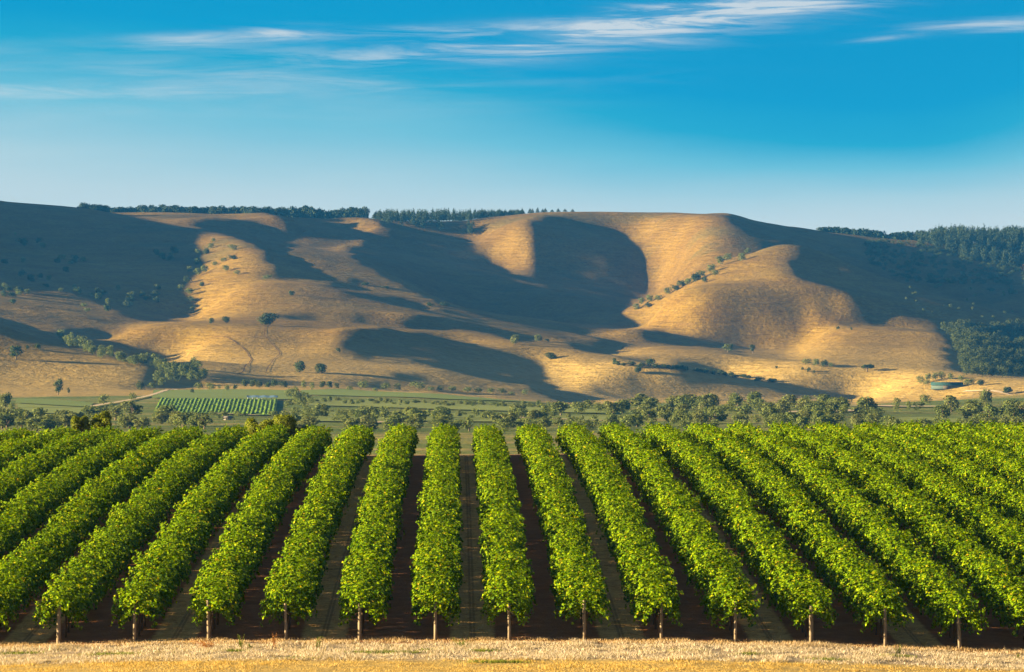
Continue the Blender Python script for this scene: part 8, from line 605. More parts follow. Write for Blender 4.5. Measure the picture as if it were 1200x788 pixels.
'c': [(360.9,2801,7.2,6.7),(340,2660,4.8,7.4),(417.1,3092,7,7.1),(338.2,2855,5.4,8.6),(386.3,3068,4.5,7.1),(375.1,2888,5,7.7),(459.6,3380,4.6,7),(460,3377,6.5,8.8),(334.3,2768,5.8,6.4),(366.9,2885,7,8.3),(375.1,2831,5,6.8),(377,3110,6.2,8.1),(355.8,2900,6.6,8.9),(404.2,2942,6,6.3),(331.8,2789,6.8,8.4),(372.8,2891,5.5,7.8),(364.9,2945,6.6,6.2),(447.7,3401,6.4,7.3),(373.4,3008,5.3,7.3),(369.6,2858,7.3,8.5),(417.2,3245,6.8,6.4),(407.7,3017,4.7,7.7),(371.5,2873,7.1,8),(461.9,3383,6.9,8.9),(363.1,2795,7.2,9.4),(440.1,3374,7.5,8.7),(422.9,3362,5.2,7.1),(375.6,2969,6.8,8.2),(368.9,2858,5.1,6.7),(389.6,3359,5.6,6.5),(399.1,2966,5.7,8.5),(386.7,2837,6.6,6.9),(377.5,2858,6.8,7),(412.6,3365,5,9.2),(427.9,3374,6.9,7.9),(429.7,3389,4.6,8.5),(401.1,3047,7.3,7.7),(364.4,3011,7,8.8),(383.5,2864,5.3,6.8),(408,3059,5.6,8.6),(424,3371,5.6,8.7),(454.1,3365,5,7.9),(322.9,2648,5.6,7.4),(413.3,3077,6.4,8.2),(359,3002,5.8,8.7),(392.2,3014,4.8,8.9),(349.6,2807,4.5,6.4),(364.7,3113,7.3,9.2),(425.3,3131,6.8,7.1),(348.3,2945,6.8,6.8),(355.8,2972,7,7.5),(344.7,2846,6.6,6.5),(371.3,3011,7.4,7.4),(369.8,3002,7,6.5),(392.3,2861,5.1,8.2),(435.5,3386,5.1,9.2),(437,3389,5.4,6.2),(454.3,3404,6.9,6.3),(350.5,2951,4.9,9.4),(355,2783,5.3,6.8),(370.4,2885,5.1,7.8),(404,3038,6.8,9.3),(411.8,2996,5.1,6.6),(422.7,3320,6.3,7.4),(422.6,3158,6.6,7.2),(397.3,3374,6.1,9.4),(407.6,3371,6.5,6.7),(380.2,2855,5.5,7.4),(402.1,3377,6.6,7.1),(427.9,3323,5.3,6.1),(330.8,2795,5.7,7.4),(368.2,3104,4.7,7.5),(454.6,3368,6.1,7.2),(372.5,3038,5.9,9),(331.4,2765,7.3,6.7),(332.8,2672,4.7,7.4),(457.7,3368,5.8,7.4),(421.6,3146,5.8,9.4),(339.2,2813,4.9,6.9),(455.6,3392,5.1,8.6),(355.8,2792,5.5,8.1),(331.9,2648,5.7,8.4),(381.8,2861,5.1,6.5),(334.7,2771,6.6,6.7),(337.2,2774,7.4,7.6),(350.1,3008,5.5,8.3),(387.6,3305,6.6,6.9),(340,2873,5.7,6.9),(337.8,2831,5.4,8.9),(374.8,2990,5.3,7.9),(412.6,3371,4.5,8.7),(335.3,2846,5.2,8.6),(378.2,3056,6.8,6.6),(339.5,2873,4.7,6.8),(388.5,2834,6.5,9.3),(339.6,2876,4.8,6.8),(376.2,3029,4.7,8.5),(363.5,2849,6.4,6.3),(406.6,3050,5.6,7),(397.3,2966,5.7,7.8),(450.9,3392,5.3,6.6),(420,3365,7,7.3),(423.6,3377,5.1,7.9),(328,2669,7.3,8.8),(391.6,3368,6.2,7.8),(359.5,3029,6.2,9.3),(366.3,2942,5.6,6.5),(424.3,3377,6.7,6),(342.9,2789,5.4,9),(385,3062,4.6,7),(359.7,3011,7.4,8.8),(352.3,3014,4.5,9.2),(355.1,3026,5.9,7.9),(439.8,3395,5,8.9),(381.5,2894,5.5,9.5),(369.4,3074,6.9,6.2),(389,3035,5.6,7.7),(371.5,2990,4.9,9.2),(367.9,2831,5.4,6.4),(343.2,2918,5.8,6.3),(360,2789,7.1,7),(343.7,2783,6.8,8.2),(390.4,3032,6.6,9.3),(434,3377,4.8,6.7),(458.7,3398,7.1,6.3),(370.4,3017,6.6,9.5),(359.7,3032,5.1,7.3),(436,3392,6.9,6.2),(387.4,2852,6.2,7),(369.5,3035,5.8,8.7),(372.7,3002,5.2,8.9),(388.3,2924,6.3,7.6),(361.7,2816,5.1,7),(429.3,3368,6.4,6.9),(399,2966,7.4,9),(430.1,3392,7,6.2),(367.2,2846,7.4,8.8),(376.3,2864,6.8,6.5),(394.6,2903,5.9,6.5),(368.5,2876,5.6,8.2),(439.4,3395,6.4,6.2),(460.5,3377,6.5,9.3),(374.2,3011,5.3,9.4),(338.1,2807,5.7,7.3),(456.4,3365,6.2,7.7),(387,2870,7.2,6.9),(358.2,2849,7.3,7.5),(429.5,3368,5.4,8.2),(453.7,3389,5.1,8.1),(346.2,2807,5.8,8.4),(352.1,2879,4.7,9.4),(390.1,2903,5.7,7.4),(438.6,3395,7,9.5),(371.8,2900,5.9,7.4),(355.4,2936,6.7,8.1),(431.3,3386,4.5,6.4),(423.9,3383,6,6.2),(388.3,3044,6.4,6.1),(380.9,2873,4.8,7.1),(435,3296,5.3,8.1),(405.8,3023,6.3,7),(385.4,2849,5.4,8),(358.4,2858,6.3,6.5),(358,2840,7.3,7),(398.4,3242,5.6,7.2),(395.4,2963,6.5,9.1),(400,3236,7.4,9.2),(352.1,2825,4.7,8.4),(334.3,2822,6.9,6.9),(345.3,2945,4.7,6),(370.2,2954,5.5,8),(339.7,2780,5.8,6.8),(350.1,2885,5.5,7.3),(403.1,3311,6.6,6.4),(347.1,2879,4.6,7.9),(367.3,2924,5.1,6.1),(336.5,2786,4.9,7.3),(364.5,3026,6.8,7),(429.1,3386,5.2,6.5),(352.4,2879,7.5,7.8),(400,3245,6.6,6.8),(436.6,3302,7.4,8.2),(402.8,3335,5.2,6.3),(394,2912,6.3,7.1),(367.3,2855,6.6,7.3),(344.3,2870,6.8,6.1),(362.9,2999,6.1,8.7),(383.1,2852,6.6,8.8),(344.9,2822,5.8,7.7),(385.7,2864,7.4,7.8),(350.7,2732,5,7.4),(351.5,2783,5.9,6.7),(438.1,3302,7.1,6.5),(419.5,3380,4.6,6.4),(447.3,3401,6.3,9.4),(408.6,3089,4.9,6.1),(343.6,2876,5.5,8.6),(440,3371,7.5,8.5),(362.1,3041,4.9,7.9),(456.5,3371,6.4,7.4),(406.5,2978,5.8,8),(389.5,2882,5.8,6.6),(349.8,2741,7.3,9.2),(341.1,2657,6.3,7),(411.1,3017,6.6,6.3),(461.9,3383,5.4,8.1),(457.2,3374,7,7.1),(382.5,2927,4.8,7),(394.2,2978,6.1,8.1),(369.1,3047,6.3,7.5),(449.7,3401,7.3,9.4),(367.9,2933,6.3,7.6),(369.5,2915,4.8,9),(435.7,3329,5.4,6.6),(451.1,3395,5.4,7.4),(432.1,3374,5.5,6.5),(357.6,2873,6.5,7.5),(357.3,2972,7.3,7.1),(451.6,3374,5.9,6.8),(372.1,3032,6.2,9.3),(411.1,3020,5.1,8.8),(383.5,2951,4.5,9.2),(442.1,3395,4.6,6),(414,3371,5,7.6),(383.3,3083,5.1,8.9),(399,2945,5.8,7.3),(436,3392,6.4,8),(374.4,2861,6.6,7.4),(432.9,3386,7.2,7),(371.3,2801,6.5,7.3),(399.9,2903,4.9,6.2),(431.9,3371,5.7,8.6),(329.2,2783,6.7,8.2),(445.7,3383,4.8,7.1),(345.1,2891,6.4,7.2),(342.7,2849,6.4,6.4),(359.4,2990,5.8,8.8),(412.2,3365,6.6,7),(434.3,3371,5.1,6),(356.6,2855,5.3,8.9),(351.6,2789,6,8.1),(339.2,2795,5.1,9),(393.4,2984,5.5,6.6),(386.6,2894,6.9,6.4),(353.7,2813,6.7,8.4),(371.6,2903,5.2,8.7),(450.2,3398,5.4,7.7),(408.2,3071,6.6,6.7),(379.1,2846,5.4,9.3),(427.7,3383,7.2,6.7),(394.2,2885,6.1,8.8),(399.5,2984,6.4,7.1),(331.3,2759,7.3,9.1),(369.4,3008,5.7,6.8),(428,3368,6.3,8.7),(383.2,2987,6.4,7.5),(397.7,2888,6.4,6.7),(376.9,3014,7.4,7.2),(364.2,3017,6.4,9.1),(349.4,2882,6.7,9.4),(366.7,2816,5.4,6.8),(376.6,2945,6.3,8.6),(419.9,3374,6.4,9.4),(366.7,2807,6,8.1),(379.3,2900,6.9,7.6),(390.3,2996,6.2,7.2),(411.8,3005,7,7),(441.2,3383,5.4,9.4),(458.3,3404,5.1,8.6),(351.7,2873,5.9,9.5),(430.3,3380,5.6,8),(446,3395,5.2,8.4),(425.2,3371,6.9,7.2),(374,2846,5.6,6.8),(437.5,3299,5.1,8.3),(379.2,3032,7,8.3),(460.5,3383,6.4,7.7),(393,2951,7.3,7.3),(397.1,3365,6.1,7.1),(390.2,3236,6.6,8.5),(425.5,3380,6.1,6.8),(395.6,2972,6.9,8.3),(371.4,3005,7.2,8),(386.6,2849,6.1,6.1),(403.6,3362,6,8),(385.6,3341,4.9,9.5),(384.8,2801,6,7.8),(392.7,3308,6.8,8.5),(361,3068,6.7,7.4),(379.5,2843,5.2,7.8),(405.1,3380,5.7,8.5),(384.1,2849,6.2,6.5),(376,3041,6.5,8.4),(414.6,3383,6.1,7.4),(402.2,2933,5.2,8.6),(412.3,3380,6.8,8.1),(391.8,3017,6.4,8.5),(369.6,2945,5.4,9),(345,2789,5.9,8.5),(387.4,2897,6.3,7.5),(397,3371,6.8,8.7),(409.3,2990,5,6.3),(361.4,2846,6.3,7.7),(347.8,2813,6.4,9.3),(402.3,3005,4.6,8.2),(358.4,2999,7.4,8.6),(369.7,3002,6.3,7.6),(460.4,3395,5.5,6.1),(364.8,2897,5.2,8.4),(355.6,3086,6.7,6.5),(440.3,3326,7.2,9),(446.1,3290,6.1,8.2),(425.8,3392,6.4,6.2),(428.6,3386,6.3,7.5),(424.7,3095,5.2,8.9),(432.6,3392,5.4,6.2),(385.4,3008,5.9,8.3),(348.5,2798,6.3,7.1),(407.5,2990,6.5,8.6),(407.4,3377,7,7.8),(424.5,3380,7.4,8.5),(463,3398,7.5,6.7),(406.7,3017,6.2,9.1),(359.4,2849,5.1,6.8),(387,3050,6,8),(366.1,2933,5.4,8.7),(389.3,3236,7.3,9.3),(399.5,2999,5.7,8),(351.8,2867,7,6.8),(327.1,2756,6.7,7.9),(327.3,2645,5.2,7.5),(407.9,3380,4.8,7.8),(352.1,2849,6.4,6.6),(441.8,3386,4.7,8.9),(393.4,2927,6.2,8.7),(399,3095,4.9,7.1),(456.5,3377,5.5,8.5),(463,3374,4.9,8.8),(375.8,3020,6.1,7.3),(360.2,2966,6.4,7.2),(444.3,3395,6.4,8.4),(361.9,2993,5.6,7.2),(420.2,3074,6,8.5),(337.4,2858,5,6.8),(351.5,3023,5,7.4),(343.7,2855,6,6.7),(405.8,3074,6.5,7.2),(325.8,2708,5.6,6.2),(416,3383,5.5,7.5),(349.3,2768,5.1,7.4),(384.8,2840,5.8,7.4),(394.3,3011,4.7,6.5),(389.9,3017,6.8,9),(334.3,2777,7.1,6.5),(428.1,3125,5.3,8.5),(314.8,2645,5.3,7.4),(376,2918,7,8.1),(360.5,2864,4.8,9.2),(443.9,3392,6.2,7.6),(415,3245,7.1,6.3),(410.5,3005,6.6,9.5),(417.4,3371,4.7,9.2),(425.6,3143,7.2,6.8),(365.2,2897,6.4,6),(382.5,2846,7.4,8),(386.4,2894,4.5,6.7),(402.3,2954,4.6,7.4),(364.8,2801,7.1,8),(412.6,3059,7.4,6.9),(408.2,3314,6.2,6.3),(438.8,3371,5.7,7.7),(387.2,2996,7.1,7.9),(353.5,2858,5.6,8),(338.3,2651,6.3,6.6),(404.5,3014,4.6,6.9),(416,3098,6,7.8),(365.6,3014,4.8,9.1),(339.5,2792,6.8,7.8),(371.2,2942,6.4,8.8),(435,3386,5.4,7.9),(342.4,2813,5.3,7.6),(404.5,3065,4.5,6.2),(422.7,3071,7.5,7.4),(371.1,2939,6,6.6),(422.3,3377,4.7,7.9),(336.3,2846,5.8,6.7),(425.9,3137,5.1,8.7),(384.4,3011,4.6,6.4),(326.1,2645,6.8,8.2),(451.8,3368,6.7,9.4),(376.1,2936,5.4,7.6),(344.7,2942,5.7,9.3),(366.9,3059,6.3,8.3),(461,3386,5.4,7.1),(353,2849,4.7,6.8),(455.8,3377,7.2,7.7),(384.2,2951,4.5,8.6),(397,3317,5.3,7.6),(398.3,3095,7.1,8.1),(367.5,2873,6.6,9.2),(423.4,3383,6.2,7.6),(343.9,2888,6.7,9),(406.2,3023,7.4,7.4),(355.5,3053,5.4,8.4),(429.2,3125,6.6,6.2),(412.7,3074,6.5,7.7),(460.2,3401,5.4,6.7),(378.7,3320,7.2,8.9),(414.4,3374,4.9,8.5),(359,2903,6.1,7.8),(419.2,3380,5.4,7.8),(381.9,2879,6.4,8.7),(392.9,3362,6.5,8.5),(343,2834,6.2,8.4),(437.5,3392,4.9,6.9),(347.8,2915,6,8.8),(374.5,3011,5.3,9.3),(351,3014,5.6,7.1),(325.3,2648,7,6.1),(390.4,3044,7.1,6.3),(401.2,3041,7,9.5),(441.7,3386,5.2,6.7),(366.2,2816,6.6,7),(387.8,2900,5,8.2),(439.1,3389,5.4,7.9),(462.5,3401,5.6,7.3),(391.9,2876,6.2,7.7),(380.2,3338,6.5,7.5),(345.6,2927,6,7.9),(422.4,3374,5,9.4),(406.1,2948,5.3,6.1),(352.6,2975,5.9,8),(397.2,2885,6.8,8.4),(463.8,3404,5.8,9.2),(459.6,3398,4.9,8.4),(429,3383,6.6,6.2),(368.2,3041,5.4,6),(370.1,2825,4.6,7.4),(356.2,2912,5.4,9.2),(409.5,3002,5.2,9.3),(361,3029,4.6,7.2),(451.6,3320,7.3,7.7),(422.5,3380,6.1,8.6),(402.9,3377,7.2,7.1),(331.6,2786,7,8.8),(366.1,2963,5.5,7.5),(381.1,2915,4.8,8.8),(361.9,2918,5.6,7.2),(356.6,2840,6.8,8.2),(393.4,2969,5.4,7.9),(392,3044,6.8,7.1),(369,3044,6,6.7),(464.9,3395,5.1,7.9),(431.1,3383,5.6,8.2),(361.4,2834,6.8,6.8),(371.2,2969,6.5,6.7),(458,3398,5.1,6.2),(440.2,3398,6.7,9.3),(395.2,2936,6.8,9.3),(318.8,2672,6.9,7.5),(400.6,3005,4.9,8.7),(410.4,3380,5.6,8),(420.3,3053,6.7,8.9),(351.1,2804,7.2,7.9),(370.7,3056,6.9,6.5),(336.8,2825,6.2,8.3),(344.4,2882,6.8,8.7),(391.4,3236,5.7,8.7),(455.2,3380,7.1,9.2),(402.6,3236,5.4,9.3),(419.1,3362,5.9,6.4),(432.2,3371,4.8,6.3),(432.6,3386,4.6,8.8),(377.7,2987,4.6,6.3),(347.7,2861,6.8,9.4),(379.9,3065,6.9,8.3),(391.1,2930,7.3,9.3),(389,2999,6.8,7.3),(424.9,3320,5.8,7),(443.9,3284,4.7,7.6),(389.5,2963,7.5,9),(356.5,2813,5.2,9.1),(340.4,2846,6.1,7.2),(392.5,2978,5.4,7.9),(352.3,2915,6.6,7.2),(339.7,2768,5,8.8),(348.4,2807,6.5,7.8),(401,3068,5.6,7.5),(367.7,3026,6.2,9.4),(334.7,2816,6.8,8.8),(371.9,3053,6.5,8.3),(426.9,3368,5.3,8.8),(385.9,3032,5.7,6.8),(369.1,3047,5.6,6.9),(413.5,3077,7.1,6.7),(416.6,3098,5,8.2),(354.6,3011,5.2,8.1),(371.2,2867,5.4,7.1),(328.5,2705,5.4,7.5),(372.2,3011,6.1,7.1),(428.9,3119,6.8,9.2),(407.2,3248,5.1,6.3),(465.1,3395,7.4,7.1),(391,2951,5.1,7.3),(443.8,3374,6.7,8.4),(441,3371,4.9,9.1),(389.2,2882,6.1,8.6),(388,2888,5.8,7.5),(374.8,2831,5.6,7.3),(401.5,3023,5.5,7.4),(365.5,3005,6.5,7.3),(416.7,3050,5.1,9.4),(445.6,3392,5.8,6.8),(339.9,2801,6,6.8),(377.1,3035,7.5,9),(347.9,2843,5,9.2),(393.3,3005,6.5,7.9),(390.4,2972,5.2,6.2),(416.6,3374,7.4,6.9),(371.3,3062,4.6,6.2),(383.2,2903,6.5,9.4),(458.4,3386,4.8,7.5),(403.9,3008,4.9,8.5),(408.5,3086,7.1,8.1),(387.2,2828,7.3,8.8),(415.3,3383,6.2,7),(458.2,3392,6.6,8.1),(364.3,2780,6.6,8.5),(358.1,3053,4.6,6.7),(385.8,2939,6.6,6.4),(425.7,3380,5.2,8.2),(332,2789,6.9,8.1),(368.4,3038,5.4,6.8),(350.8,3005,5.6,9.1),(352.5,2951,6.1,8.7),(375.5,2960,6.2,6.8),(337,2771,6.3,9.4),(405.7,3362,6.3,7.4),(435.5,3371,5.2,8.7),(389.4,3026,5.3,8.7),(351.2,2933,5.5,6.2),(386.3,2939,6.9,6.4),(372.5,2831,6.6,7.9),(380.5,2939,4.7,9.2),(374.4,3029,6.6,7.3),(376.1,3008,6.1,9.4),(387,3320,5.2,8.6),(421.3,3113,6,9),(423.6,3080,6.5,9.3),(403,2972,7.1,8.3),(385.9,2933,7.4,7.1),(390.8,2900,7.1,8.9),(377.8,2873,5.6,8.2),(354.6,3005,6.2,6.6),(457.8,3368,6,7.4),(378.1,2906,6,8.4),(397,2894,6,6),(363,2930,7.2,6.9),(347.9,2825,5,6.5),(383.1,2918,6.7,6.3),(412.7,3101,5.8,9.3),(381.2,2840,5.3,7.9),(434.7,3389,5.4,7.2),(412.8,3374,5.1,7),(418.2,3371,7.2,7.9),(410.1,3053,7,8.1),(462.2,3371,7.4,9),(410.5,3032,5.4,8.5),(375.3,2957,7,8.1),(405.7,3008,5.4,6.8),(411.6,3017,5.9,8.3),(386.1,2834,6.9,8.6),(463.9,3386,6.5,7.6),(440.9,3377,6.6,7.6),(371.4,2954,6.2,6.3),(344.6,2795,5.4,8.1),(369.8,2927,7.4,7.2),(456.6,3365,5,7.2),(399.7,3014,5,7),(370.3,2993,6,9.3),(423.2,3380,6.4,7.9),(367.5,3182,4.9,6.4),(337,2771,6.5,7.4),(403.4,2951,7.3,7.1),(374.4,2936,7.4,8.8),(343.3,2765,5,9),(331.9,2648,6.7,6.2),(461,3377,6.4,9.3),(380.7,3185,5.3,6.6),(463.1,3401,4.8,9.4),(407.5,2990,5.8,8.4),(401.2,3008,6.4,7.1),(368.9,3053,4.8,6.9),(347.3,2840,5,7.8),(350.4,3017,6.6,7.2),(355.7,2963,6.6,8.8),(428.4,3368,5,8.5),(384.7,3005,5.5,7.5),(359.4,2987,6,8.4),(406.2,2966,5.1,9.1),(414.3,3068,4.8,8.4),(380,3092,6.6,7.6),(360.3,2996,6,6.5),(347.9,2819,5.9,8.9),(392,2960,5,9.3),(343,2924,7.4,7.7),(368.6,2948,7.2,8.6),(365.7,2840,6.1,8.8),(444.1,3389,7,8.8),(362,3014,7.1,8.1),(360.4,2840,7.2,6.1),(396.3,3005,4.9,8.4),(451.7,3398,6.4,9.4),(355.1,2813,5.2,7.2),(376.7,3005,6,8.8),(414.3,3374,4.9,8.9),(358.9,2900,6.7,8.3),(460,3401,5.8,8.3),(407.1,2957,6.1,7),(405.6,3377,5.2,8.3),(450.6,3398,5.3,6.6),(396.1,3008,5,7.7),(438.8,3371,6,8.6),(357.2,3011,6.3,8.7),(375.6,3041,6.7,8.9),(354.7,2894,7.3,7.6),(421.4,3221,6.9,7.4),(451.4,3383,4.6,6.4),(392.2,2924,5,6.2),(391.9,2906,5.6,7.9),(363.9,2813,6.5,8.9),(382.4,3011,6.6,6.3),(391.1,2891,6.3,7.1),(406.9,2981,6.3,8.8),(331.2,2666,5.3,8.8),(332.7,2753,5.1,8.9),(347.5,2981,5.5,6.7),(365,2921,5.3,8.1),(382.8,2930,6.4,6.5),(361.5,2804,6.1,9.3),(371.4,3056,6.7,8.3),(374.7,3035,6,6),(442.5,3275,4.9,9),(349.7,2783,6.2,7.3),(380.4,3008,5.7,9),(360,2996,7.3,7.6),(357,2855,5.3,7.3),(355.2,2951,6.3,8.7),(341.2,2831,7.5,7.7),(418.3,3152,5.6,7.1),(325.4,2669,4.7,9),(360.2,2876,6.7,7.2),(393.4,2984,7.5,9),(349.1,2927,6,6.3),(410.8,3011,6.5,7.7),(344,2855,6.6,8),(379.4,2942,7.5,9),(391.9,3014,6.5,9.4),(324.6,2672,5.6,7.5),(385.1,2993,4.9,6.3),(449.8,3383,7.3,7.8),(325.6,2651,5.1,9.4),(337.7,2801,6,7),(409.2,3044,7.4,6.8),(397.2,2921,6.5,8.1),(367.5,2900,6.3,7.9),(342.5,2807,7.2,8.6),(340.6,2804,5,8.1),(448.3,3374,5.3,8.8),(400.2,2909,7,7.7),(428,3386,6.8,9.3),(427.9,3383,4.6,8.8),(456.3,3365,7.5,7.4),(412.9,3341,7,6.7),(353.5,2963,6.1,7.4),(461.4,3392,6.5,7.9),(415.7,3371,6.5,9),(450.9,3398,5.5,8.8),(349.4,2882,5.5,7.8),(398.4,3014,6.8,9.2),(364.1,2816,7.1,8.6),(346.9,2870,6.2,8),(460.5,3377,4.6,7.8),(459.8,3398,5.8,7.6),(389.1,3239,5.9,9.4),(346.9,2783,7.2,8.4),(419.3,3371,7.4,8.3),(388.6,2912,5.7,7.9),(452.1,3401,5,8.2),(402.9,3005,5.9,6.4),(360.5,2915,6.8,6.5),(370.9,2945,6.3,9.2),(365,3050,6.6,7),(455.1,3404,5.4,6.7),(458.5,3398,4.7,8.5),(369.5,2918,5.1,8.9),(369.6,2873,7.5,8.1),(377.3,2888,5.1,8),(391.9,2864,4.9,8.5),(392.8,3014,5.7,9),(416.8,3161,5.6,7.6),(409.8,3005,5.8,6.3),(373.3,3062,7.5,7.5),(402.5,3239,4.5,8.1),(347.5,2873,5.1,8.3),(382.7,3353,6.8,6.2),(349.3,2807,6.1,7.7),(365,2813,4.9,8.7),(463.3,3380,5.4,7.2),(396.7,3038,5.5,6.7),(451.2,3374,5.6,8.9),(371.1,3104,6.6,6.7),(382.9,2840,6.2,7.6),(426,3383,6.7,6.8),(347,2834,4.7,9.4),(386,2879,7.1,9.3),(385.2,3026,6.3,7.4),(351.6,2972,4.8,9.3),(398.5,3005,6.8,7.5),(450.8,3377,6.2,8.7),(359.9,3068,5.6,7.7),(340.8,2807,4.8,7.7),(446.6,3395,6.9,7.9),(408.7,3368,6.5,7.6),(348.4,2918,4.7,8.3),(418.2,3044,6.7,6.1),(362.6,2942,5.9,8.4),(468.2,3401,6.4,7.7),(405.1,3053,6,6.6),(448.7,3269,7.5,8.1),(350,2792,5.5,7.1),(389.5,2858,6.5,6.2),(418.2,3317,6.6,9.3),(371.6,2870,6,8.7),(410,3374,5.1,8.3),(379.8,3005,7.2,9.3),(356.7,2801,5.3,6.8),(376.2,2948,6.2,7.7),(349.3,2933,6,8.3),(346,2792,6.4,8.2),(401,3053,7.1,6.4),(342,2852,4.6,8.8),(402.6,3380,6.5,7.9),(377.1,2897,5.2,6.3),(415.2,3377,5.4,9.4),(409.2,3086,7.4,8.7),(366.6,2900,5.6,8),(433.4,3392,5.8,6.7),(403.8,3062,6.9,9.3),(363.9,2996,6.7,9.1),(356.8,2819,5,9.4),(357.6,3071,6.8,6.2),(392.7,2921,5.7,8.8),(367.7,2927,4.5,7.8),(410.3,3026,5.5,7.3),(364.5,2936,6.5,6.1),(385.8,2906,4.8,6.6),(405.2,3062,5.1,7.3),(380.6,2921,6.6,6.6),(320.1,2648,5.5,6.4)],
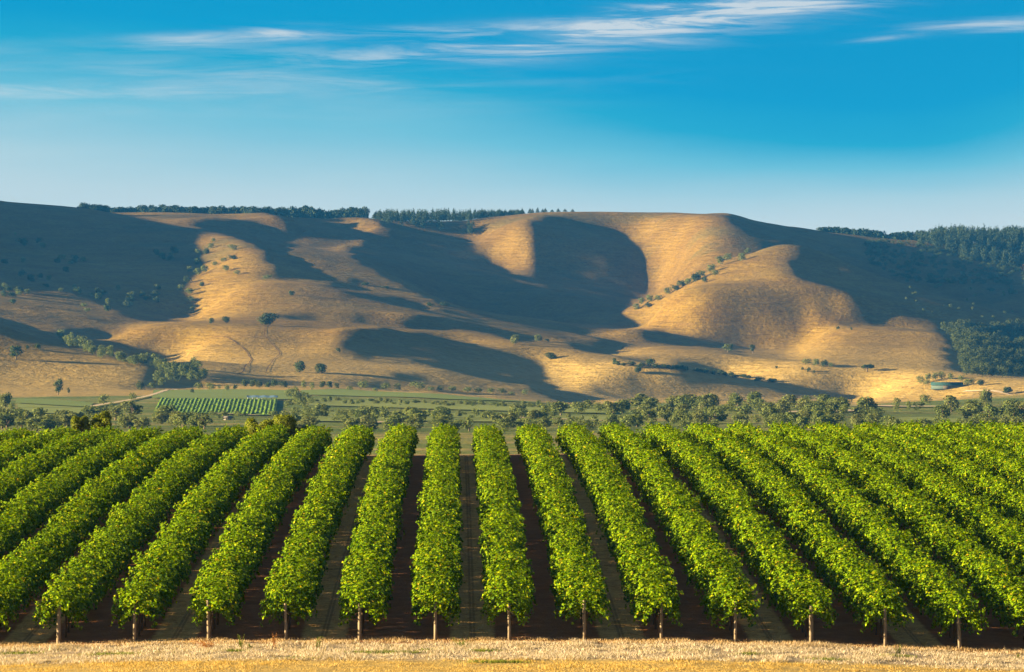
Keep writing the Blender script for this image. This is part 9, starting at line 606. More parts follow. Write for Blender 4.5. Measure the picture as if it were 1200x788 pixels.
'd': [(535.7,4109,5.7,3.2),(471.5,3980,7.5,5.6),(487.2,4106,10.9,5),(435.3,3935,8.7,4.2),(415.2,4112,5.3,5.7),(552.7,4091,9.3,5.1),(424.2,4052,10.3,3.4),(393.4,4019,7.7,4.1),(475.3,4097,9.2,5.1),(429.4,3971,5.8,4.9),(454.3,3947,5.3,4.1),(495.8,3965,8.6,3.6),(485.2,3935,8.8,3.2),(423,4052,5.7,4.1),(459.7,3947,9.4,3.1),(549.6,4109,8.3,4.7),(540.7,4145,5.2,3.2),(427,3938,5,4.7),(518.4,3992,10.2,4),(505.8,3968,9.6,5.9),(556,4118,5.8,5.8),(412.3,4025,7.4,3.8),(395.5,3956,5.3,3.9),(463.2,4166,6.8,4.5),(388.3,4025,6.7,5),(394.4,4091,10.7,3.8),(513.4,4109,7.5,3),(450.5,3989,6.2,3.3),(404.3,4046,5.7,5.8),(450.4,3983,6.4,4.5),(561,4145,8.6,3.2),(477.2,4115,10.8,5.5),(526.4,4112,6.2,4.7),(510.5,3935,8.7,5.3),(388.5,4031,7.5,5.4),(547.5,4109,5.2,5.6),(444.7,3962,8.9,3.4),(443.8,4121,5.8,3),(398.8,4091,10.8,4.7),(405.4,3956,5.7,3.2),(449.9,4127,9.6,3.4),(419,3968,9.9,3.5),(388.7,4019,9.1,5.1),(455.8,4094,10.7,5.8),(548.6,4127,5.7,4.1),(554,4106,10.4,5.5),(469.7,4022,10.4,4.8),(492.7,3959,10.2,4.8),(395.8,4058,9.3,4),(457.8,4028,9,3.6),(446.2,4019,5.7,4),(395.8,4016,8,3.8),(450.6,4079,8.9,4.3),(432,4010,7.6,3.4),(506.9,4115,6.6,4.9),(532.1,4136,6.3,4.9),(395.7,4067,7.9,5.5),(389.1,4061,9.6,6),(549.6,4127,9.1,5.6),(409.1,4076,9,3.3),(454.6,4016,7.2,4.7),(415.7,4055,8.7,3),(470.7,3959,8.7,3.5),(528.1,3989,8.2,4.2),(459.3,3953,6.1,5),(468.1,3941,10,5.9),(493.9,4124,10.8,4.3),(468.4,4001,10.4,5.4),(422.4,3944,10.5,4.3),(525.9,3968,8.3,3.3),(500.2,4136,9.6,3.6),(440.4,4037,5.4,3.5),(536,4115,6.3,5.8),(476.9,3938,10.9,5.6),(495.9,4025,5.6,4.4),(437.9,4025,6.2,6),(422.3,3998,6.2,5.7),(504.8,4118,10.4,5),(426.2,3980,7,3.7),(440.2,4007,7.5,3.1),(434.9,4010,10.3,3),(489,4163,6.5,3.8),(410.2,4073,10.2,3.8),(452.6,4046,9.4,5.9),(517.9,4127,10,4.5),(528.1,4124,8.6,4.9),(449,4121,11,4.2),(448.5,4001,6.5,3.8),(456,4118,10.1,4),(502.6,4112,8.4,4.9),(528,4151,8.4,5.1),(448.5,4118,7.7,5.7),(485.7,4127,10.1,6),(389.3,4028,6.8,3.3),(428.2,4133,5.5,4),(552.2,4109,9.8,3.4),(400.4,4064,9.9,4.6),(558.2,4118,5.3,3.6),(440.3,3971,10.3,3.2),(422.5,3974,5.2,5.4),(397.7,4031,5.5,4),(426.2,3977,5.5,3.7),(482.3,4151,5,5.2),(397.4,4013,10.6,5.4),(489,3983,7.7,5.9),(455.7,3989,10.2,4.4),(500.7,4001,8.5,4.6),(397.7,4094,9.8,3),(472.2,4019,6.7,5.5),(496.5,4175,5.4,3.4),(447.3,4127,10.2,4.6),(413.4,3923,6.5,4),(461.2,4073,8.2,4.3),(410.5,4106,6,3.2),(449.6,4040,10.1,3.1),(496.2,3998,10.5,5.9),(446.8,4121,10.7,5.3),(486.7,4055,9.3,4.9),(546.9,4142,8,3.8),(510.1,4166,9.1,5.5),(414,3947,9.3,3.7),(466.9,4007,7.6,5.7),(556.1,4097,9.6,5),(481.8,4130,7.8,5.8),(531.9,4109,10.2,3.6),(491,4013,7.3,4.6),(478.3,4028,9,6),(412.1,3980,6.7,5.3),(398.8,3974,5.6,5.8),(495.9,4103,9.8,3.1),(420.2,4118,5.5,4.2),(439.1,3956,5.4,3.5),(402.3,4010,7.2,3.8),(528.7,4055,6.1,3.5),(501.9,3941,10.3,4.7),(486.1,4148,7.5,3.6),(446.9,4016,7.2,5.8),(536,4142,8.7,3.3),(445.9,3938,9.2,4.3),(431.2,4040,6.9,5.9),(529.2,4022,7,4),(390.6,4043,5.4,3.2),(481,4169,9.6,5.1),(473.8,4151,10.9,4.2),(490.7,4124,10.8,3.9),(487.1,4112,7.9,5.5),(428.9,4028,8.6,4.3),(523,4139,5.2,4.8),(406,4103,10.1,4.3),(415.7,4052,6.2,5.3),(501.2,3962,5,4.4),(435.5,3944,8.6,5.6),(386.1,3983,9.5,5.9),(456.7,3995,6.3,3.3),(400.9,4088,5.9,4.6),(516.6,4157,6.1,5),(537.2,4106,8.8,5.1),(471.9,3974,5,4.6),(467.7,3953,10.6,4.1),(394.9,4052,9.4,5.8),(397.7,3992,6.7,4.1),(422.9,3992,7.9,5.5),(538.3,4145,6.2,4.9),(393.5,4076,10.4,5.5),(421.8,4004,7,5.9),(535.6,4139,8.1,3.4),(440.7,3935,8,4.2),(485.8,4115,5.4,4.1),(478.3,3974,8.4,5.5),(400.8,3947,6.5,5.5),(406,3995,10.5,5.3),(512.2,4115,6.2,4.2),(507.6,3959,8.1,3.8),(497.3,4175,9.2,4.9),(390.1,3974,9.9,3.6),(507,4001,6.1,6),(453.2,3989,6.5,4.9),(506.2,3938,10.7,4.9),(508.2,4046,6.8,5),(491.6,4163,8.8,4),(474.4,3998,8.6,5),(513.5,4172,6.1,6),(430.1,4001,10.2,4.4),(424.9,4112,5.6,3.5),(431.5,4025,9,4.4),(468.8,4115,8.7,3.2),(508.5,3926,8.8,3.6),(416.6,3941,5.4,4.3),(498.7,4130,7.6,3.1),(494.3,4133,6.2,3.4),(446,4040,5.5,3.2),(392.8,4082,7.2,3),(387.5,3971,8.9,3.4),(465.9,4166,10.2,5.4),(384.2,4004,6.2,5.7),(489.5,4106,7.1,5.6),(460.4,4109,9.7,4),(501,4106,10.5,4.2),(510.1,4022,5.5,4.4),(483.2,4133,9.8,3.7),(387.3,3968,10.4,4.1),(517.7,4127,5.2,3.7),(451.4,4136,6.6,3.6),(435.4,4130,6.7,5),(478.7,4109,5.2,3.2),(398.9,4037,7.9,4.7),(428.4,4010,10.3,4.8),(528.4,4127,6.3,5.8),(529.6,4112,6.3,4.9),(388.8,4010,6.4,5.4),(556.9,4148,9.3,3.7),(503.1,3926,7.9,5),(439,3962,8,5.2),(415.9,3983,5.4,4.4),(408.9,3992,5.4,6),(454.6,4115,5.4,3.9),(470.8,3968,9.8,3.4),(485.6,3992,7.8,4.4),(480,4058,11,5),(531.3,4115,7.9,3.1),(409.3,4082,6.6,4.3),(422.4,3968,5.1,3.8),(486.3,3944,7.7,3.2),(424.4,3932,9.1,5.7),(555.9,4112,7.1,4.1),(406.3,4106,10.4,5.4),(450.1,3965,5.3,5.9),(408.9,3947,10.9,3.4),(399,4010,7.7,3.1),(491.5,4118,10.6,3.5),(505.1,3971,6.7,5.3),(439.9,4058,10.4,5.6),(552.8,4076,10.4,4.1),(394.4,4082,10.7,4.5),(393.3,4079,7.5,5.9),(392.7,4052,6.1,4),(403.2,3938,10.7,3),(526.4,3941,7.7,4.3),(531.8,4112,9.3,5.1),(506.9,3995,8.7,3.1),(542.5,3998,8.8,4.4),(560.9,4148,7.7,5.3),(510.8,3944,9.3,4.4),(393.6,4058,8.4,3.9),(525.9,4121,5.7,4.4),(414.4,4022,8.4,3.5),(487.9,3977,8.7,4),(387.9,4013,6.4,3.8),(460,4013,10.6,4.5),(493.7,3977,10.2,5),(497.3,3974,9.6,5.1),(497.1,3953,9.8,5),(541.3,4151,7.8,5.3),(426.8,4106,7.9,5),(413.1,3977,10.2,4.9),(545.7,4085,10.7,4.2),(530.2,4106,8.2,5.5),(500.2,4031,7.6,3.1),(496.1,3959,7.2,5.8),(471.1,4016,5.1,4.2),(556.5,4121,7.9,4.9),(394.2,4079,9.1,3),(409.9,4025,9.7,5.9),(385.5,3974,7.3,4.6),(449.3,3941,5.6,4.5),(513.8,3971,8.2,5.2),(541.3,4028,10.3,5.1),(448.6,4136,5.9,5.5),(523.8,3938,7.8,6),(429.5,4118,8.4,4.1),(430.7,4130,6.1,3.4),(486.7,4142,7.8,4.3),(524.9,4172,6.1,4.1),(435.7,4043,10.2,4.8),(401.7,4079,5.9,3.8),(482.9,4034,9,3.1),(444.5,4076,9,4.8),(395.4,4055,9,5.4),(533.1,4106,8.4,5.1),(458.1,4100,9.5,4.5),(392.9,4082,5.8,3.7),(520.5,3917,5.1,4.1),(514,4016,7.9,3.8),(464.1,4115,9.7,4.8),(392,4025,8,3.7),(465.6,3935,10.5,5),(506.6,4118,8.8,4.8),(422,4031,6.2,3.7),(497,3938,7.6,4.1),(509.5,3995,10.2,5.7),(456.9,3938,10.2,3.5),(448.6,3944,10.9,4.2),(420.5,3989,8.6,5.8),(397.4,4064,5.8,4.4),(530,4112,7.7,4.7),(483.1,4019,10.5,5.4),(449.7,4007,6.6,5.4),(534.4,3947,9.3,4.8),(482.5,3944,9.1,5.7),(507.6,4127,6.6,3.7),(516.2,4013,10.9,4.6),(547.5,4145,6.3,5.3),(412.4,4109,8.6,5.9),(538,4112,10,6),(424.2,3965,6.3,4.7),(452.2,3980,10.2,4.9),(417.9,4040,9.4,3.4),(500.2,3941,10.4,3.5),(403.2,4061,7.6,5.8),(452.5,4109,11,4.9),(510.8,4007,5.3,3.8),(526.7,4124,9.2,3.2),(438.9,3959,7.6,3.9),(447.6,4127,6,3.1),(468.2,4061,7.7,4.4),(500.1,4013,6.6,5.9),(407.3,4049,5.1,3.6),(405.9,4037,7.6,5.9),(449.9,4034,6.2,4.5),(475.3,4010,7.3,3.1),(530.2,3941,9,4.6),(424.3,4064,9.3,4.6),(546,4148,9.5,5.5),(488.4,4115,7.8,4),(552.6,4109,7.1,3.2),(549.6,4118,9.2,5.5),(545.4,4127,9.6,5.9),(496.2,4133,6.5,5.8),(491.7,4109,7.7,5.5),(536.7,4145,7.6,3.7)],
}

rr = random.Random(21)
def plant(kind, x, y, wd, hg, label, group, mat):
    wd *= 1.2; hg *= 1.05
    j = rr.randrange(len(PROTO[kind])); z = float(height(x, y)); rot = rr.uniform(0, 6.28)
    if 'skyline' in label and kind != 'pine': hg *= 1.75; z -= .45*hg; wd *= 1.1               # crowns start at the ground there
    if kind == 'bush':
        o = obj('shrub', crown_mesh(kind, j, mat)); o.location = (x, y, z-.08*hg); o.scale = (wd, wd, hg*1.1); o.rotation_euler.z = rot
    else:
        o = empty(NAMES[kind], (x, y, z)); o.scale = (wd, wd, hg); o.rotation_euler.z = rot
        obj('crown', crown_mesh(kind, j, mat), o); obj('trunk', PROTO[kind][j][2], o)
    tag(o, label, 'shrub' if kind == 'bush' else 'tree', group or None)
small = {'tree': [], 'shrub': []}; allt = []
for label, group, items in TREES:
    dark = not any(q in label for q in ('hazy', 'grey green', 'olive', 'bright', 'pale'))
    for it in items: allt.append((it[3]*it[4]/it[2]**2*(30 if 'skyline' in label else 1 if group else 1e6), label, group, it, dark))
allt.sort(key=lambda q: -q[0]); cnt = {'tree': 0, 'shrub': 0}
for size, label, group, (kind, x, y, wd, hg), dark in allt:
    c = 'shrub' if kind == 'bush' else 'tree'; cnt[c] += 1
    if cnt[c] > 290: small[c].append((kind, x, y, wd, hg, dark)); continue
    plant(kind, x, y, wd, hg, label, group, pine_leaf if 'skyline' in label else dark_leaf if dark else far_leaf)
def merged(name, items, mat, n_keep, label):
    V, F, k = [], [], 0; r = np.random.RandomState(4)
    for kind, x, y, wd, hg in items:
        v, f, _ = PROTO[kind][r.randint(len(PROTO[kind]))]; q = min(n_keep, len(f))
        a = r.uniform(0, 6.28); ca, sa = math.cos(a), math.sin(a); vv = v[:4*q]
        vx = (vv[:, 0]*ca-vv[:, 1]*sa)*wd*1.05+x; vy = (vv[:, 0]*sa+vv[:, 1]*ca)*wd*1.05+y; vz = vv[:, 2]*hg+float(height(x, y))
        V.append(np.column_stack([vx, vy, vz])); F.append(f[:q]+k); k += 4*q
    o = obj(name, mesh(name, np.concatenate(V), np.concatenate(F), mat)); return tag(o, label, name.replace('_', ' '), kind='stuff')
if small['tree']: merged('distant_trees', [t[:5] for t in small['tree']], far_leaf, 400, 'smallest trees dotted far off among the valley belts and hillsides')
if small['shrub']: merged('distant_scrub', [t[:5] for t in small['shrub']], far_leaf, 300, 'smallest scrub dotted thinly over the far slopes')
merged('plantation', [('pine', *t) for t in FORESTS['a']], pine_leaf, 300, 'dense dark conifer plantation along the middle of the skyline')
merged('forest', [('oak' if i % 3 else 'pine', t[0], t[1], t[2]*(1.15 if i % 3 else 1), t[3]*.93) for i, t in enumerate(FORESTS['b'])], pine_leaf, 300, 'tall dark mixed forest on the right end of the skyline')
merged('woodland', [('oak', *t) for t in FORESTS['c']], dark_leaf, 260, 'dark square block of planted woodland at the right edge of the gold slope')

merged('hillside_scrub', [('bush', *t) for t in FORESTS['d']], dark_leaf, 300, 'dark scrub massed over the deeply shaded right hillside')

# ---------------------------------------------------------------- buildings in the valley
def hut(name, x, y, lx, ly, h, rh, wall_m, roof_m, rot, label, cat, door=True):
    r = empty(name, (x, y, float(height(x, y))-.1)); r.rotation_euler.z = R(rot)
    mb = MB(); mb.box(-lx/2, lx/2, -ly/2, ly/2, -.5, h); obj('wall', mb.mesh('wall', wall_m), r)
    mb = MB(); o = .35; a, b = lx/2+o, ly/2+o
    mb.add([(-a, -b, h+.02), (a, -b, h+.02), (a, 0, h+rh), (-a, 0, h+rh), (-a, b, h+.02), (a, b, h+.02), (-a, -b, h-.12), (a, -b, h-.12), (a, b, h-.12), (-a, b, h-.12)],
           [(0, 1, 2, 3), (3, 2, 5, 4), (6, 7, 1, 0), (8, 9, 4, 5), (1, 7, 8, 5, 2), (6, 0, 3, 4, 9), (9, 8, 7, 6)])
    obj('roof', mb.mesh('roof', roof_m), r)
    if door:
        mb = MB(); mb.box(-lx*.12, lx*.12, -ly/2-.05, -ly/2+.02, -.2, h*.75); obj('door', mb.mesh('door', plain('door_paint', (.07, .06, .05))), r)
    return tag(r, label, cat)
hut('farm_shed', 299, 2606, 19, 6, 2.2, 1.7, plain('shed_wall', (.07, .10, .10)), plain('teal_roof', (.022, .062, .066), .12, 3), -8, 'long low farm shed with a teal roof among a clump of trees', 'shed')
hut('cottage', 79.5, 1636, 2.2, 2, 1.4, .8, plain('warm_wall', (.42, .22, .10)), plain('blue_roof', (.10, .22, .27)), 12, 'tiny cottage with a blue roof half hidden in the tree belt', 'house')
hut('farmhouse', -75.5, 1400, 2.2, 1.8, 1.0, .45, plain('white_wall', (.24, .22, .18)), plain('pale_roof', (.20, .18, .16)), -20, 'tiny pale farmhouse in the valley below the striped vineyard', 'house')
net = empty('shade_net', (-86, 1882, float(height(-86, 1882))))
mb = MB()
for i in range(7): mb.tube([(-6.5+i*2.1, 0, -.3), (-6.5+i*2.1, 0, 2.0)], .12, 5)
obj('support_poles', mb.mesh('support_poles', plain('pole_paint', (.35, .42, .5))), net)
mb = MB(); prof = [(-1.6, 1.2), (-.9, 1.9), (0, 2.15), (.9, 1.9), (1.6, 1.2)]
mb.add([(x, q[0], q[1]+.12*math.sin(x*1.5)) for x in np.linspace(-6.8, 6.8, 14) for q in prof], [(i*5+j, (i+1)*5+j, (i+1)*5+j+1, i*5+j+1) for i in range(13) for j in range(4)])
obj('net', mb.mesh('net', plain('blue_net', (.10, .17, .27), .3, 1), True), net)
tag(net, 'pale blue shade net on poles behind the striped vineyard', 'shade net')
# rows of the striped vineyard in the valley
fr = random.Random(8)
def far_row(p0, p1, seed):
    p0, p1 = np.array(p0, float), np.array(p1, float); n = 130; t = np.linspace(0, 1, n)
    c = p0+(p1-p0)*t[:, None]; r = np.random.RandomState(seed); z = height(c[:, 0], c[:, 1])
    wd = .42+.22*r.uniform(-1, 1, n); hh = .30+.22*r.uniform(-1, 1, n); jx = .13*r.normal(size=n)
    ring = [(-1, .0), (-1.1, .5), (-.5, .95), (.5, 1.0), (1.1, .5), (1, .0)]
    V = np.stack([np.stack([c[:, 0]+jx+a*wd, c[:, 1]+.2*r.normal(size=n), z+b*hh+.3], 1) for a, b in ring], 1).reshape(-1, 3)
    k = len(ring); f = [(i*k+j, i*k+(j+1) % k, (i+1)*k+(j+1) % k, (i+1)*k+j) for i in range(n-1) for j in range(k)]
    return V, f
far_vine = field_material('far_vine_leaves', (.060, .120, .008), (.10, .170, .015))
for i in range(30):
    t = (i+.5)/30; a = np.array((-110.1, 1547))*(1-t)+np.array((-62.9, 1469))*t; b = np.array((-135.5, 1950))*(1-t)+np.array((-79.1, 1880))*t
    V, f = far_row(a+fr.uniform(.01, .09)*(b-a), a+fr.uniform(.86, .98)*(b-a), i); base = a
    z0 = float(height(*base)); V = V-np.array((base[0], base[1], z0))
    o = obj('far_vine_row', mesh('far_vine_row', V, f, far_vine, True)); o.location = (base[0], base[1], z0)
    tag(o, 'thin green vine row of the striped vineyard block in the valley', 'vine row', 'rows of the striped valley vineyard')

# ---------------------------------------------------------------- the vineyard
Y_ROW0, Y_ROW1 = 170.2, 307.0; LEN = Y_ROW1-Y_ROW0
vine_leaf = leaf_material('vine_leaves', [(0, (.026, .072, .0010)), (.3, (.090, .178, .0013)), (.65, (.165, .268, .0016)), (.93, (.265, .35, .003)), (.99, (.38, .36, .008)), (1, (.40, .24, .015))], .32, 0, .05, .55)
cane = plain('vine_wood', (.10, .066, .042), .4, 20); post_wood = plain('weathered_post', (.22, .175, .125), .35, 14); wire_m = plain('wire', (.30, .29, .28), .1, 5, .5)
def foliage(seed):
    r = np.random.RandomState(seed); per = 24; nv = int(LEN/1.7); shoots = []
    n_sh = 66
    vi = np.repeat(np.arange(nv), n_sh); n = len(vi)
    vig = np.clip(1+.11*r.normal(size=nv)+.07*np.sin(np.arange(nv)*.7+seed), .6, 1.35); bend = .10*r.normal(size=nv)
    y0 = (vi+.5)*1.7*LEN/(nv*1.7)+r.uniform(-.95, .95, n); x0 = .10*r.normal(size=n)+bend[vi]; z0 = 1.02+.08*r.normal(size=n)
    ang = r.uniform(-1.25, 1.25, n); sp = r.uniform(1.0, 2.15, n)*vig[vi]*(1+.16*np.cos(ang))
    vx = np.sin(ang)*sp*.84; vz = np.cos(ang)*sp*1.02+.22; vy = .45*r.normal(size=n)
    g = r.uniform(1.5, 2.75, n)
    T = r.uniform(.15, 1.0, (n, per))**.75*r.uniform(.85, 1.12, (n, 1))
    px = x0[:, None]+vx[:, None]*T*(1-.28*T); pz = z0[:, None]+vz[:, None]*T-.5*g[:, None]*T*T*1.15; py = y0[:, None]+vy[:, None]*T
    c = np.stack([px, py, pz], -1).reshape(-1, 3); c += .055*r.normal(size=c.shape)
    low = c[:, 2] < .46+.12*np.sin(c[:, 1]*2.1); c = c[~low]; c = c[(c[:, 1] > -.55) & (c[:, 1] < LEN+.55)]
    # tidy hedge: pull stray leaves back towards the trimmed outline
    ex = np.abs(c[:, 0])/.85; c[:, 0] = np.where(ex > 1, np.sign(c[:, 0])*.85*(1+.45*(ex-1)), c[:, 0])
    c[:, 2] = np.where(c[:, 2] > 1.88, 1.88+.5*(c[:, 2]-1.88), c[:, 2])
    n = len(c); y = c[:, 1]+Y_ROW0; c[:, 2] += near_profile(y)-near_profile(np.array(Y_ROW0))
    out = np.stack([c[:, 0]*1.1, .25*r.normal(size=n), (c[:, 2]-(near_profile(y)-near_profile(np.array(Y_ROW0)))-.95)*1.1], 1)
    nrm = out*.9+.5*r.normal(size=(n, 3))+np.array((-.1, -.2, .25)); nrm /= np.linalg.norm(nrm, axis=1)[:, None]
    t = np.cross(nrm, r.normal(size=(n, 3))); t /= np.linalg.norm(t, axis=1)[:, None]+1e-9; b = np.cross(nrm, t)
    s = (r.uniform(.040, .072, n))[:, None]
    tip, l1, l2, base, r2, r1 = c+t*s*1.1, c+t*s*.35+b*s*.95-nrm*s*.25, c-t*s*.75+b*s*.7-nrm*s*.2, c-t*s*.7, c-t*s*.75-b*s*.7-nrm*s*.2, c+t*s*.35-b*s*.95-nrm*s*.25
    v = np.stack([tip, l1, l2, base, r2, r1], 1).reshape(-1, 3)
    k = np.arange(n)[:, None]*6; f = np.concatenate([k+np.array([[0, 1, 2, 3]]), k+np.array([[0, 3, 4, 5]])], 1).reshape(-1, 4)
    return mesh('foliage', v, f, vine_leaf)
FOL = [foliage(40+i) for i in range(4)]
def trunk_m(seed):
    r = random.Random(seed); mb = MB()
    mb.tube([(0, 0, -.1), (r.uniform(-.03, .03), 0, .35), (r.uniform(-.05, .05), .03, .7), (0, 0, 1.02)], [.05, .042, .038, .03], 7, .15, r)
    for s_ in (-1, 1): mb.tube([(0, 0, 1.0), (.02, s_*.3, 1.05), (0, s_*.85, 1.03)], [.03, .024, .014], 6)
    return mb.mesh('trunk', cane, True)
TRK = [trunk_m(i) for i in range(4)]
def wire_mesh():
    yy = np.linspace(0, LEN, 40); mb = MB()
    for h_ in (.98, 1.3): mb.tube([(0, a, float(near_profile(a+Y_ROW0)-near_profile(np.array(Y_ROW0)))+h_) for a in yy], .004, 4)
    return mb.mesh('trellis_wire', wire_m)
WIRE = wire_mesh()
ORD = ['first', 'second', 'third', 'fourth', 'fifth', 'sixth', 'seventh', 'eighth', 'ninth', 'tenth', 'eleventh', 'twelfth', 'thirteenth']
def row_label(k):
    if -5 <= k <= 7: return 'leafy green vine row behind the %s wooden end post from the left' % ORD[k+5]
    if k < -5: return 'vine row cut by the left edge, %s row left of the leftmost end post' % ORD[-k-6]
    return 'vine row cut by the right edge, %s row right of the rightmost end post' % ORD[k-8]
vr = random.Random(3)
KS = list(range(-11, 15))
for k in KS:
    x = ROW0+ROWS*k; zf = float(height(x, Y_ROW0)); zb = float(height(x, Y_ROW1))
    base = float(near_profile(np.array(Y_ROW1))-near_profile(np.array(Y_ROW0)))
    root = empty('vine_row', (x, Y_ROW0, zf)); root.rotation_euler.x = math.atan((zb-zf-base)/LEN)
    tag(root, row_label(k), 'vine row', 'leafy vine rows of the near vineyard')
    f = obj('foliage', FOL[k % 4], root); f.scale.x = 1 if (k//4) % 2 else -1; f.location.y = vr.uniform(-.15, .15)
    f.scale.z = 1
    for i in range(4):
        t = obj('trunk', TRK[(i+k) % 4], root); ty = .75+i*1.7; t.location = (vr.uniform(-.04, .04), ty, float(near_profile(ty+Y_ROW0)-near_profile(np.array(Y_ROW0)))); t.rotation_euler.z = vr.uniform(-.2, .2)
    obj('trellis_wire', WIRE, root)
POST_LOOK = ['stout pale wooden end post, fully bare below the leaves', 'slim grey wooden end post with a lit leaf near its foot', 'wooden end post half hidden under hanging leaves', 'wooden end post wrapped in leaves down to its foot', 'pale grey wooden end post left of a few reddened leaves',
             'thin wooden end post at the left of the centre aisle', 'grey wooden end post at the right of the centre aisle', 'thin wooden end post with straw tufts on both sides', 'pale topped wooden end post beside one straw tuft', 'short thin wooden end post in deep shade', 'stout grey wooden end post beside a shadowed pale aisle', 'mossy looking wooden end post with straw tufts at its foot', 'tilted grey wooden end post, the rightmost one']
for i, k in enumerate(range(-5, 8)):
    x = ROW0+ROWS*k; y = Y_ROW0+.22; mb = MB(); r = random.Random(i); rad = vr.uniform(.055, .075) if i not in (0, 10) else .085
    top = vr.uniform(1.45, 1.65); lean = vr.uniform(-.04, .04) if i < 12 else -.07
    mb.tube([(0, 0, -.2), (lean*.3, 0, .5), (lean*.7, .02, 1.1), (lean, .05, top-.015), (lean, .05, top)], [rad*1.05, rad, rad*.97, rad*.95, rad*.85], 10, .07, r)
    o = obj('end_post', mb.mesh('end_post', post_wood, True)); o.location = (x+vr.uniform(-.05, .05), y, float(height(x, y)))
    tag(o, '%s, %s from left' % (POST_LOOK[i], ORD[i]), 'post', 'wooden end posts of the vine rows')

# ---------------------------------------------------------------- dry grass strip and weeds
def blades(n, x0, x1, y0, y1, hmin, hmax, wd, seed, clump=.6):
    r = np.random.RandomState(seed); x = r.uniform(x0, x1, n*2); y = r.uniform(y0, y1, n*2)
    dn = .5+.5*noise2(x, y, .55, .9, 4)*.9+.3*noise2(x, y, 2.6, 1.5, 5); keep = r.uniform(0, 1, n*2) < np.clip(dn*1.3-.15, .02, 1)
    x, y = x[keep], y[keep]; n = len(x); h = r.uniform(hmin, hmax, n)*np.clip(.6+.7*(noise2(x, y, .8, 1.1, 4)+.3), .4, 1.5); a = r.uniform(0, 6.28, n)
    lean = r.normal(size=(n, 2))*h[:, None]*.6; z = height(x, y); c, s = np.cos(a)*wd, np.sin(a)*wd
    v = np.stack([np.stack([x-c, y-s, z-.01], 1), np.stack([x+c, y+s, z-.01], 1), np.stack([x+lean[:, 0], y+lean[:, 1], z+h], 1)], 1).reshape(-1, 3)
    return v, np.arange(3*n).reshape(n, 3)
straw_m = leaf_material('straw', [(0, (.30, .225, .15)), (.5, (.47, .395, .32)), (1, (.60, .53, .46))], .25, 0, .1, .8)
gold_m = leaf_material('gold_straw', [(0, (.38, .25, .065)), (.5, (.48, .335, .11)), (1, (.56, .41, .17))], .25, 0, .1, .8)
grn_m = leaf_material('green_grass', [(0, (.07, .11, .012)), (.5, (.14, .18, .02)), (1, (.24, .25, .05))], .3, 0, .15, .7)
dim_m = leaf_material('dull_straw', [(0, (.26, .17, .09)), (.5, (.42, .30, .17)), (1, (.56, .42, .26))], .2, 0, .1, .8)
v, f = blades(110000, -30, 30, 159.2, 169.6, .05, .16, .014, 2)
tag(obj('dry_grass', mesh('dry_grass', v, f, straw_m)), 'pale mown straw grass on the strip in front of the vine rows', 'grass', kind='stuff')
v, f = blades(80000, -30, 30, 150, 160.4, .03, .09, .013, 3)
tag(obj('stubble', mesh('stubble', v, f, gold_m)), 'short golden stubble along the bottom edge', 'grass', kind='stuff')
vs_, fs_, k0 = [], [], 0
for gx_, gy_, gw, gd, n in ((-2.75, 163.4, 1.3, .5, 900), (1.0, 164.2, .6, .3, 260), (1.5, 158.2, 1.1, .4, 500), (-1.2, 164.6, .4, .25, 120), (-12.9, 163.6, 1.6, .6, 500), (-8.6, 164.4, .45, .3, 160), (8.6, 164.6, .8, .4, 160), (11.2, 163.5, .6, .4, 200), (-17, 165.4, .9, .4, 220), (17, 165, .7, .5, 200), (14.2, 161.4, .9, .4, 220), (-6, 160.2, .9, .3, 160)):
    r = np.random.RandomState(int(abs(gx_*10))+5); x = gx_+gw*r.normal(size=n)*.5; y = gy_+gd*r.normal(size=n)*.5; h = r.uniform(.05, .13, n); a = r.uniform(0, 6.28, n); z = height(x, y); ln = r.normal(size=(n, 2))*.05
    c, s = np.cos(a)*.02, np.sin(a)*.02
    vs_.append(np.stack([np.stack([x-c, y-s, z-.01], 1), np.stack([x+c, y+s, z-.01], 1), np.stack([x+ln[:, 0], y+ln[:, 1], z+h], 1)], 1).reshape(-1, 3)); fs_.append(np.arange(3*n).reshape(n, 3)+k0); k0 += 3*n
tag(obj('green_grass', mesh('green_grass', np.concatenate(vs_), np.concatenate(fs_), grn_m)), 'small patches of green grass still alive in the straw strip', 'grass', kind='stuff')
v, f = blades(26000, -30, 30, 168.6, 171.0, .05, .14, .014, 6)
tag(obj('headland_grass', mesh('headland_grass', v, f, dim_m)), 'sparse dry grass along the shaded foot of the end posts', 'grass', kind='stuff')
vs_, fs_, k0 = [], [], 0
for k in range(-12, 15):
    if k % 2: continue
    xm = ROW0+ROWS*(k+.5); v, f = blades(2600, xm-.75, xm+.75, 169.5, 308, .03, .09, .014, 60+k); vs_.append(v); fs_.append(f+k0); k0 += len(v)
tag(obj('aisle_grass', mesh('aisle_grass', np.concatenate(vs_), np.concatenate(fs_), dim_m)), 'dead mown grass in every second aisle between the vine rows', 'grass', kind='stuff')
WEED = {'straw': straw_m, 'green': grn_m, 'red': leaf_material('rusty_weed', [(0, (.24, .09, .03)), (.5, (.38, .16, .05)), (1, (.48, .26, .08))], .25, 0, .1, .8)}
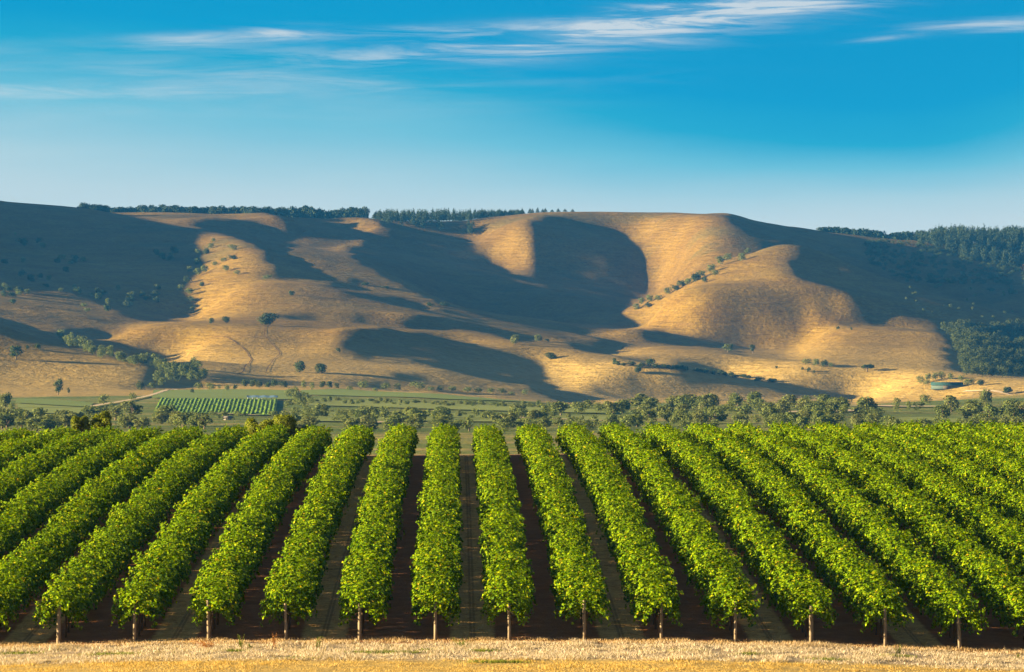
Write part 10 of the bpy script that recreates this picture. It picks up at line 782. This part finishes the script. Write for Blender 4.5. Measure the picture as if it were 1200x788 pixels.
def weed(u, v_, wpx, hpx, mat, n, upright, label, seed):
    y = 166.4 if v_ > 752 else 168.3; x = (u-536)/5000*y; wd, hg = wpx/5000*y, hpx/5000*y; r = np.random.RandomState(seed); P_ = []; F_ = []; k = 0
    for i in range(n):                                 # stems with small leaves or seed heads
        bx, by = r.normal(size=2)*wd*.16; tx, ty = bx+r.normal()*wd*.28, by+r.normal()*wd*.28; hh = hg*r.uniform(.5, 1)*(1 if upright else .8)
        for q in range(5):
            t0, t1 = q/5, (q+1)/5; s = .008*(1-t0*.6)
            p0 = np.array((bx+(tx-bx)*t0**1.5, by+(ty-by)*t0**1.5, hh*t0)); p1 = np.array((bx+(tx-bx)*t1**1.5, by+(ty-by)*t1**1.5, hh*t1))
            P_ += [p0-(s, 0, 0), p0+(s, 0, 0), p1+(s, 0, 0), p1-(s, 0, 0)]; F_.append((k, k+1, k+2, k+3)); k += 4
            for m_ in range(3):
                d = r.normal(size=3); d /= np.linalg.norm(d); e = np.cross(d, r.normal(size=3)); e /= np.linalg.norm(e); L_ = r.uniform(.02, .05)
                P_ += [p1, p1+d*L_*.5+e*L_*.3, p1+d*L_, p1+d*L_*.5-e*L_*.3]; F_.append((k, k+1, k+2, k+3)); k += 4
    o = obj('weed', mesh('weed', np.array(P_), F_, WEED[mat])); o.location = (x, y, float(height(x, y))-.01); tag(o, label, 'weed')
for i, a in enumerate([
    (282, 755, 10, 16, 'green', 14, 1, 'upright green weed standing alone between two end posts at left'),
    (321, 755, 6, 18, 'red', 10, 1, 'tall rusty red weed stalk just left of the leaf wrapped end post'),
    (341, 756, 16, 12, 'straw', 26, 0, 'yellow straw tuft at the foot of the leaf wrapped end post'),
    (373, 756, 10, 14, 'green', 12, 1, 'thin yellow green weed at the mouth of a pale aisle left of centre'),
    (242, 755, 26, 11, 'red', 34, 0, 'wide low patch of rusty weeds at the foot of the third end post'),
    (293, 755, 5, 7, 'green', 6, 1, 'tiny green sprig right of the upright green weed'),
    (541, 754, 18, 14, 'green', 24, 0, 'spreading yellow green weed at the mouth of the centre aisle'),
    (521, 754, 4, 9, 'straw', 6, 1, 'single dry stalk right of the thin post by the centre aisle'),
    (428, 753, 7, 10, 'straw', 8, 1, 'small straw tuft right of the post with reddened leaves beside it'),
    (674, 752, 12, 10, 'straw', 22, 0, 'round straw tuft left of the eighth end post'),
    (697, 752, 10, 8, 'straw', 18, 0, 'round straw tuft right of the eighth end post'),
    (789, 755, 11, 9, 'straw', 18, 0, 'straw tuft right of the pale topped end post'),
    (1036, 763, 16, 13, 'straw', 26, 0, 'large straw tuft in front of the mossy looking end post'),
    (1053, 763, 9, 12, 'green', 12, 1, 'leafy yellow weed right of the mossy looking end post'),
    (1147, 763, 22, 9, 'straw', 30, 0, 'wide straw tuft right of the rightmost end post'),
    (1120, 763, 10, 8, 'straw', 14, 0, 'small straw tuft left of the rightmost end post'),
    (1177, 764, 5, 16, 'straw', 5, 1, 'tall dry stalk near the right edge'),
    (1194, 765, 8, 8, 'green', 8, 0, 'low green sprig beside the tall dry stalk at the right edge'),
    (83, 756, 16, 12, 'straw', 22, 0, 'pale straw tuft right of the leftmost end post'),
    (100, 757, 6, 9, 'straw', 6, 1, 'thin dry stalk between the two leftmost end posts')]): weed(*a, 100+i)

# two bushy trees just over the brow of the vineyard
bush_leaf = leaf_material('olive_gold_leaves', [(0, (.070, .10, .003)), (.4, (.125, .165, .004)), (.8, (.18, .215, .006)), (1, (.24, .25, .010))], .4, 0, .2, .6)
def brow_tree(x, y, lobes, n, hbase, label):
    z = float(height(x, y)); r = empty('bushy_tree', (x, y, z)); v, f = leaf_cloud(lobes, n, .07, int(abs(x)*3)+1)
    obj('crown', mesh('crown', v, f, bush_leaf), r)
    mb = MB(); mb.tube([(0, 0, -.2), (.05, 0, 1.0), (.1, .05, hbase)], [.16, .12, .08], 8)
    for l in lobes[:6]: mb.tube([(.05, 0, 1.0), (l[0]*.6, l[1]*.6, l[2]*.75), (l[0], l[1], l[2])], [.07, .045, .02], 6)
    obj('trunk', mb.mesh('trunk', bark, True), r); tag(r, label, 'tree')
def lob(specs, seed):
    r = random.Random(seed); L = []
    for (cx, cz, rx, rz, n) in specs:
        for i in range(n):
            a = r.uniform(0, 6.28); q = r.uniform(.2, .75); b = r.uniform(-.5, .75)
            L.append((cx+q*rx*math.cos(a), q*rx*math.sin(a), cz+b*rz*.7, rx*r.uniform(.35, .5), rx*r.uniform(.35, .5), rz*r.uniform(.35, .5)))
    return L
brow_tree(-13.9, 328, lob([(-1.45, 1.75, 1.25, 1.25, 10), (.45, 1.95, 1.5, 1.35, 13), (1.9, 1.6, 1.0, 1.1, 8)], 2), 22000, 1.6, 'wide olive green bushy tree rising behind the brow of the vine rows')
brow_tree(-28.1, 328, lob([(-.9, 2.3, .75, 1.1, 7), (.55, 2.6, .95, 1.2, 9)], 5), 10000, 1.5, 'smaller pair of round olive green crowns behind the vine rows at far left')
# ---------------------------------------------------------------- air
hz = MB(); hz.box(-6400, 6400, -70, 7900, -34, 190)
hm = bpy.data.materials.new('haze_air'); hm.use_nodes = True; k = N(hm.node_tree); k.n.clear()
ho = k.new('ShaderNodeOutputMaterial'); pv = k.new('ShaderNodeVolumePrincipled'); k.l.new(pv.outputs[0], ho.inputs['Volume'])
k.put(pv.inputs['Color'], HAZE_COLOR); pv.inputs['Density'].default_value = HAZE_DENSITY; pv.inputs['Anisotropy'].default_value = 0.0
tag(obj('haze', hz.mesh('haze', hm)), 'pale blue haze lying over the valley and the hills', 'haze', kind='stuff')
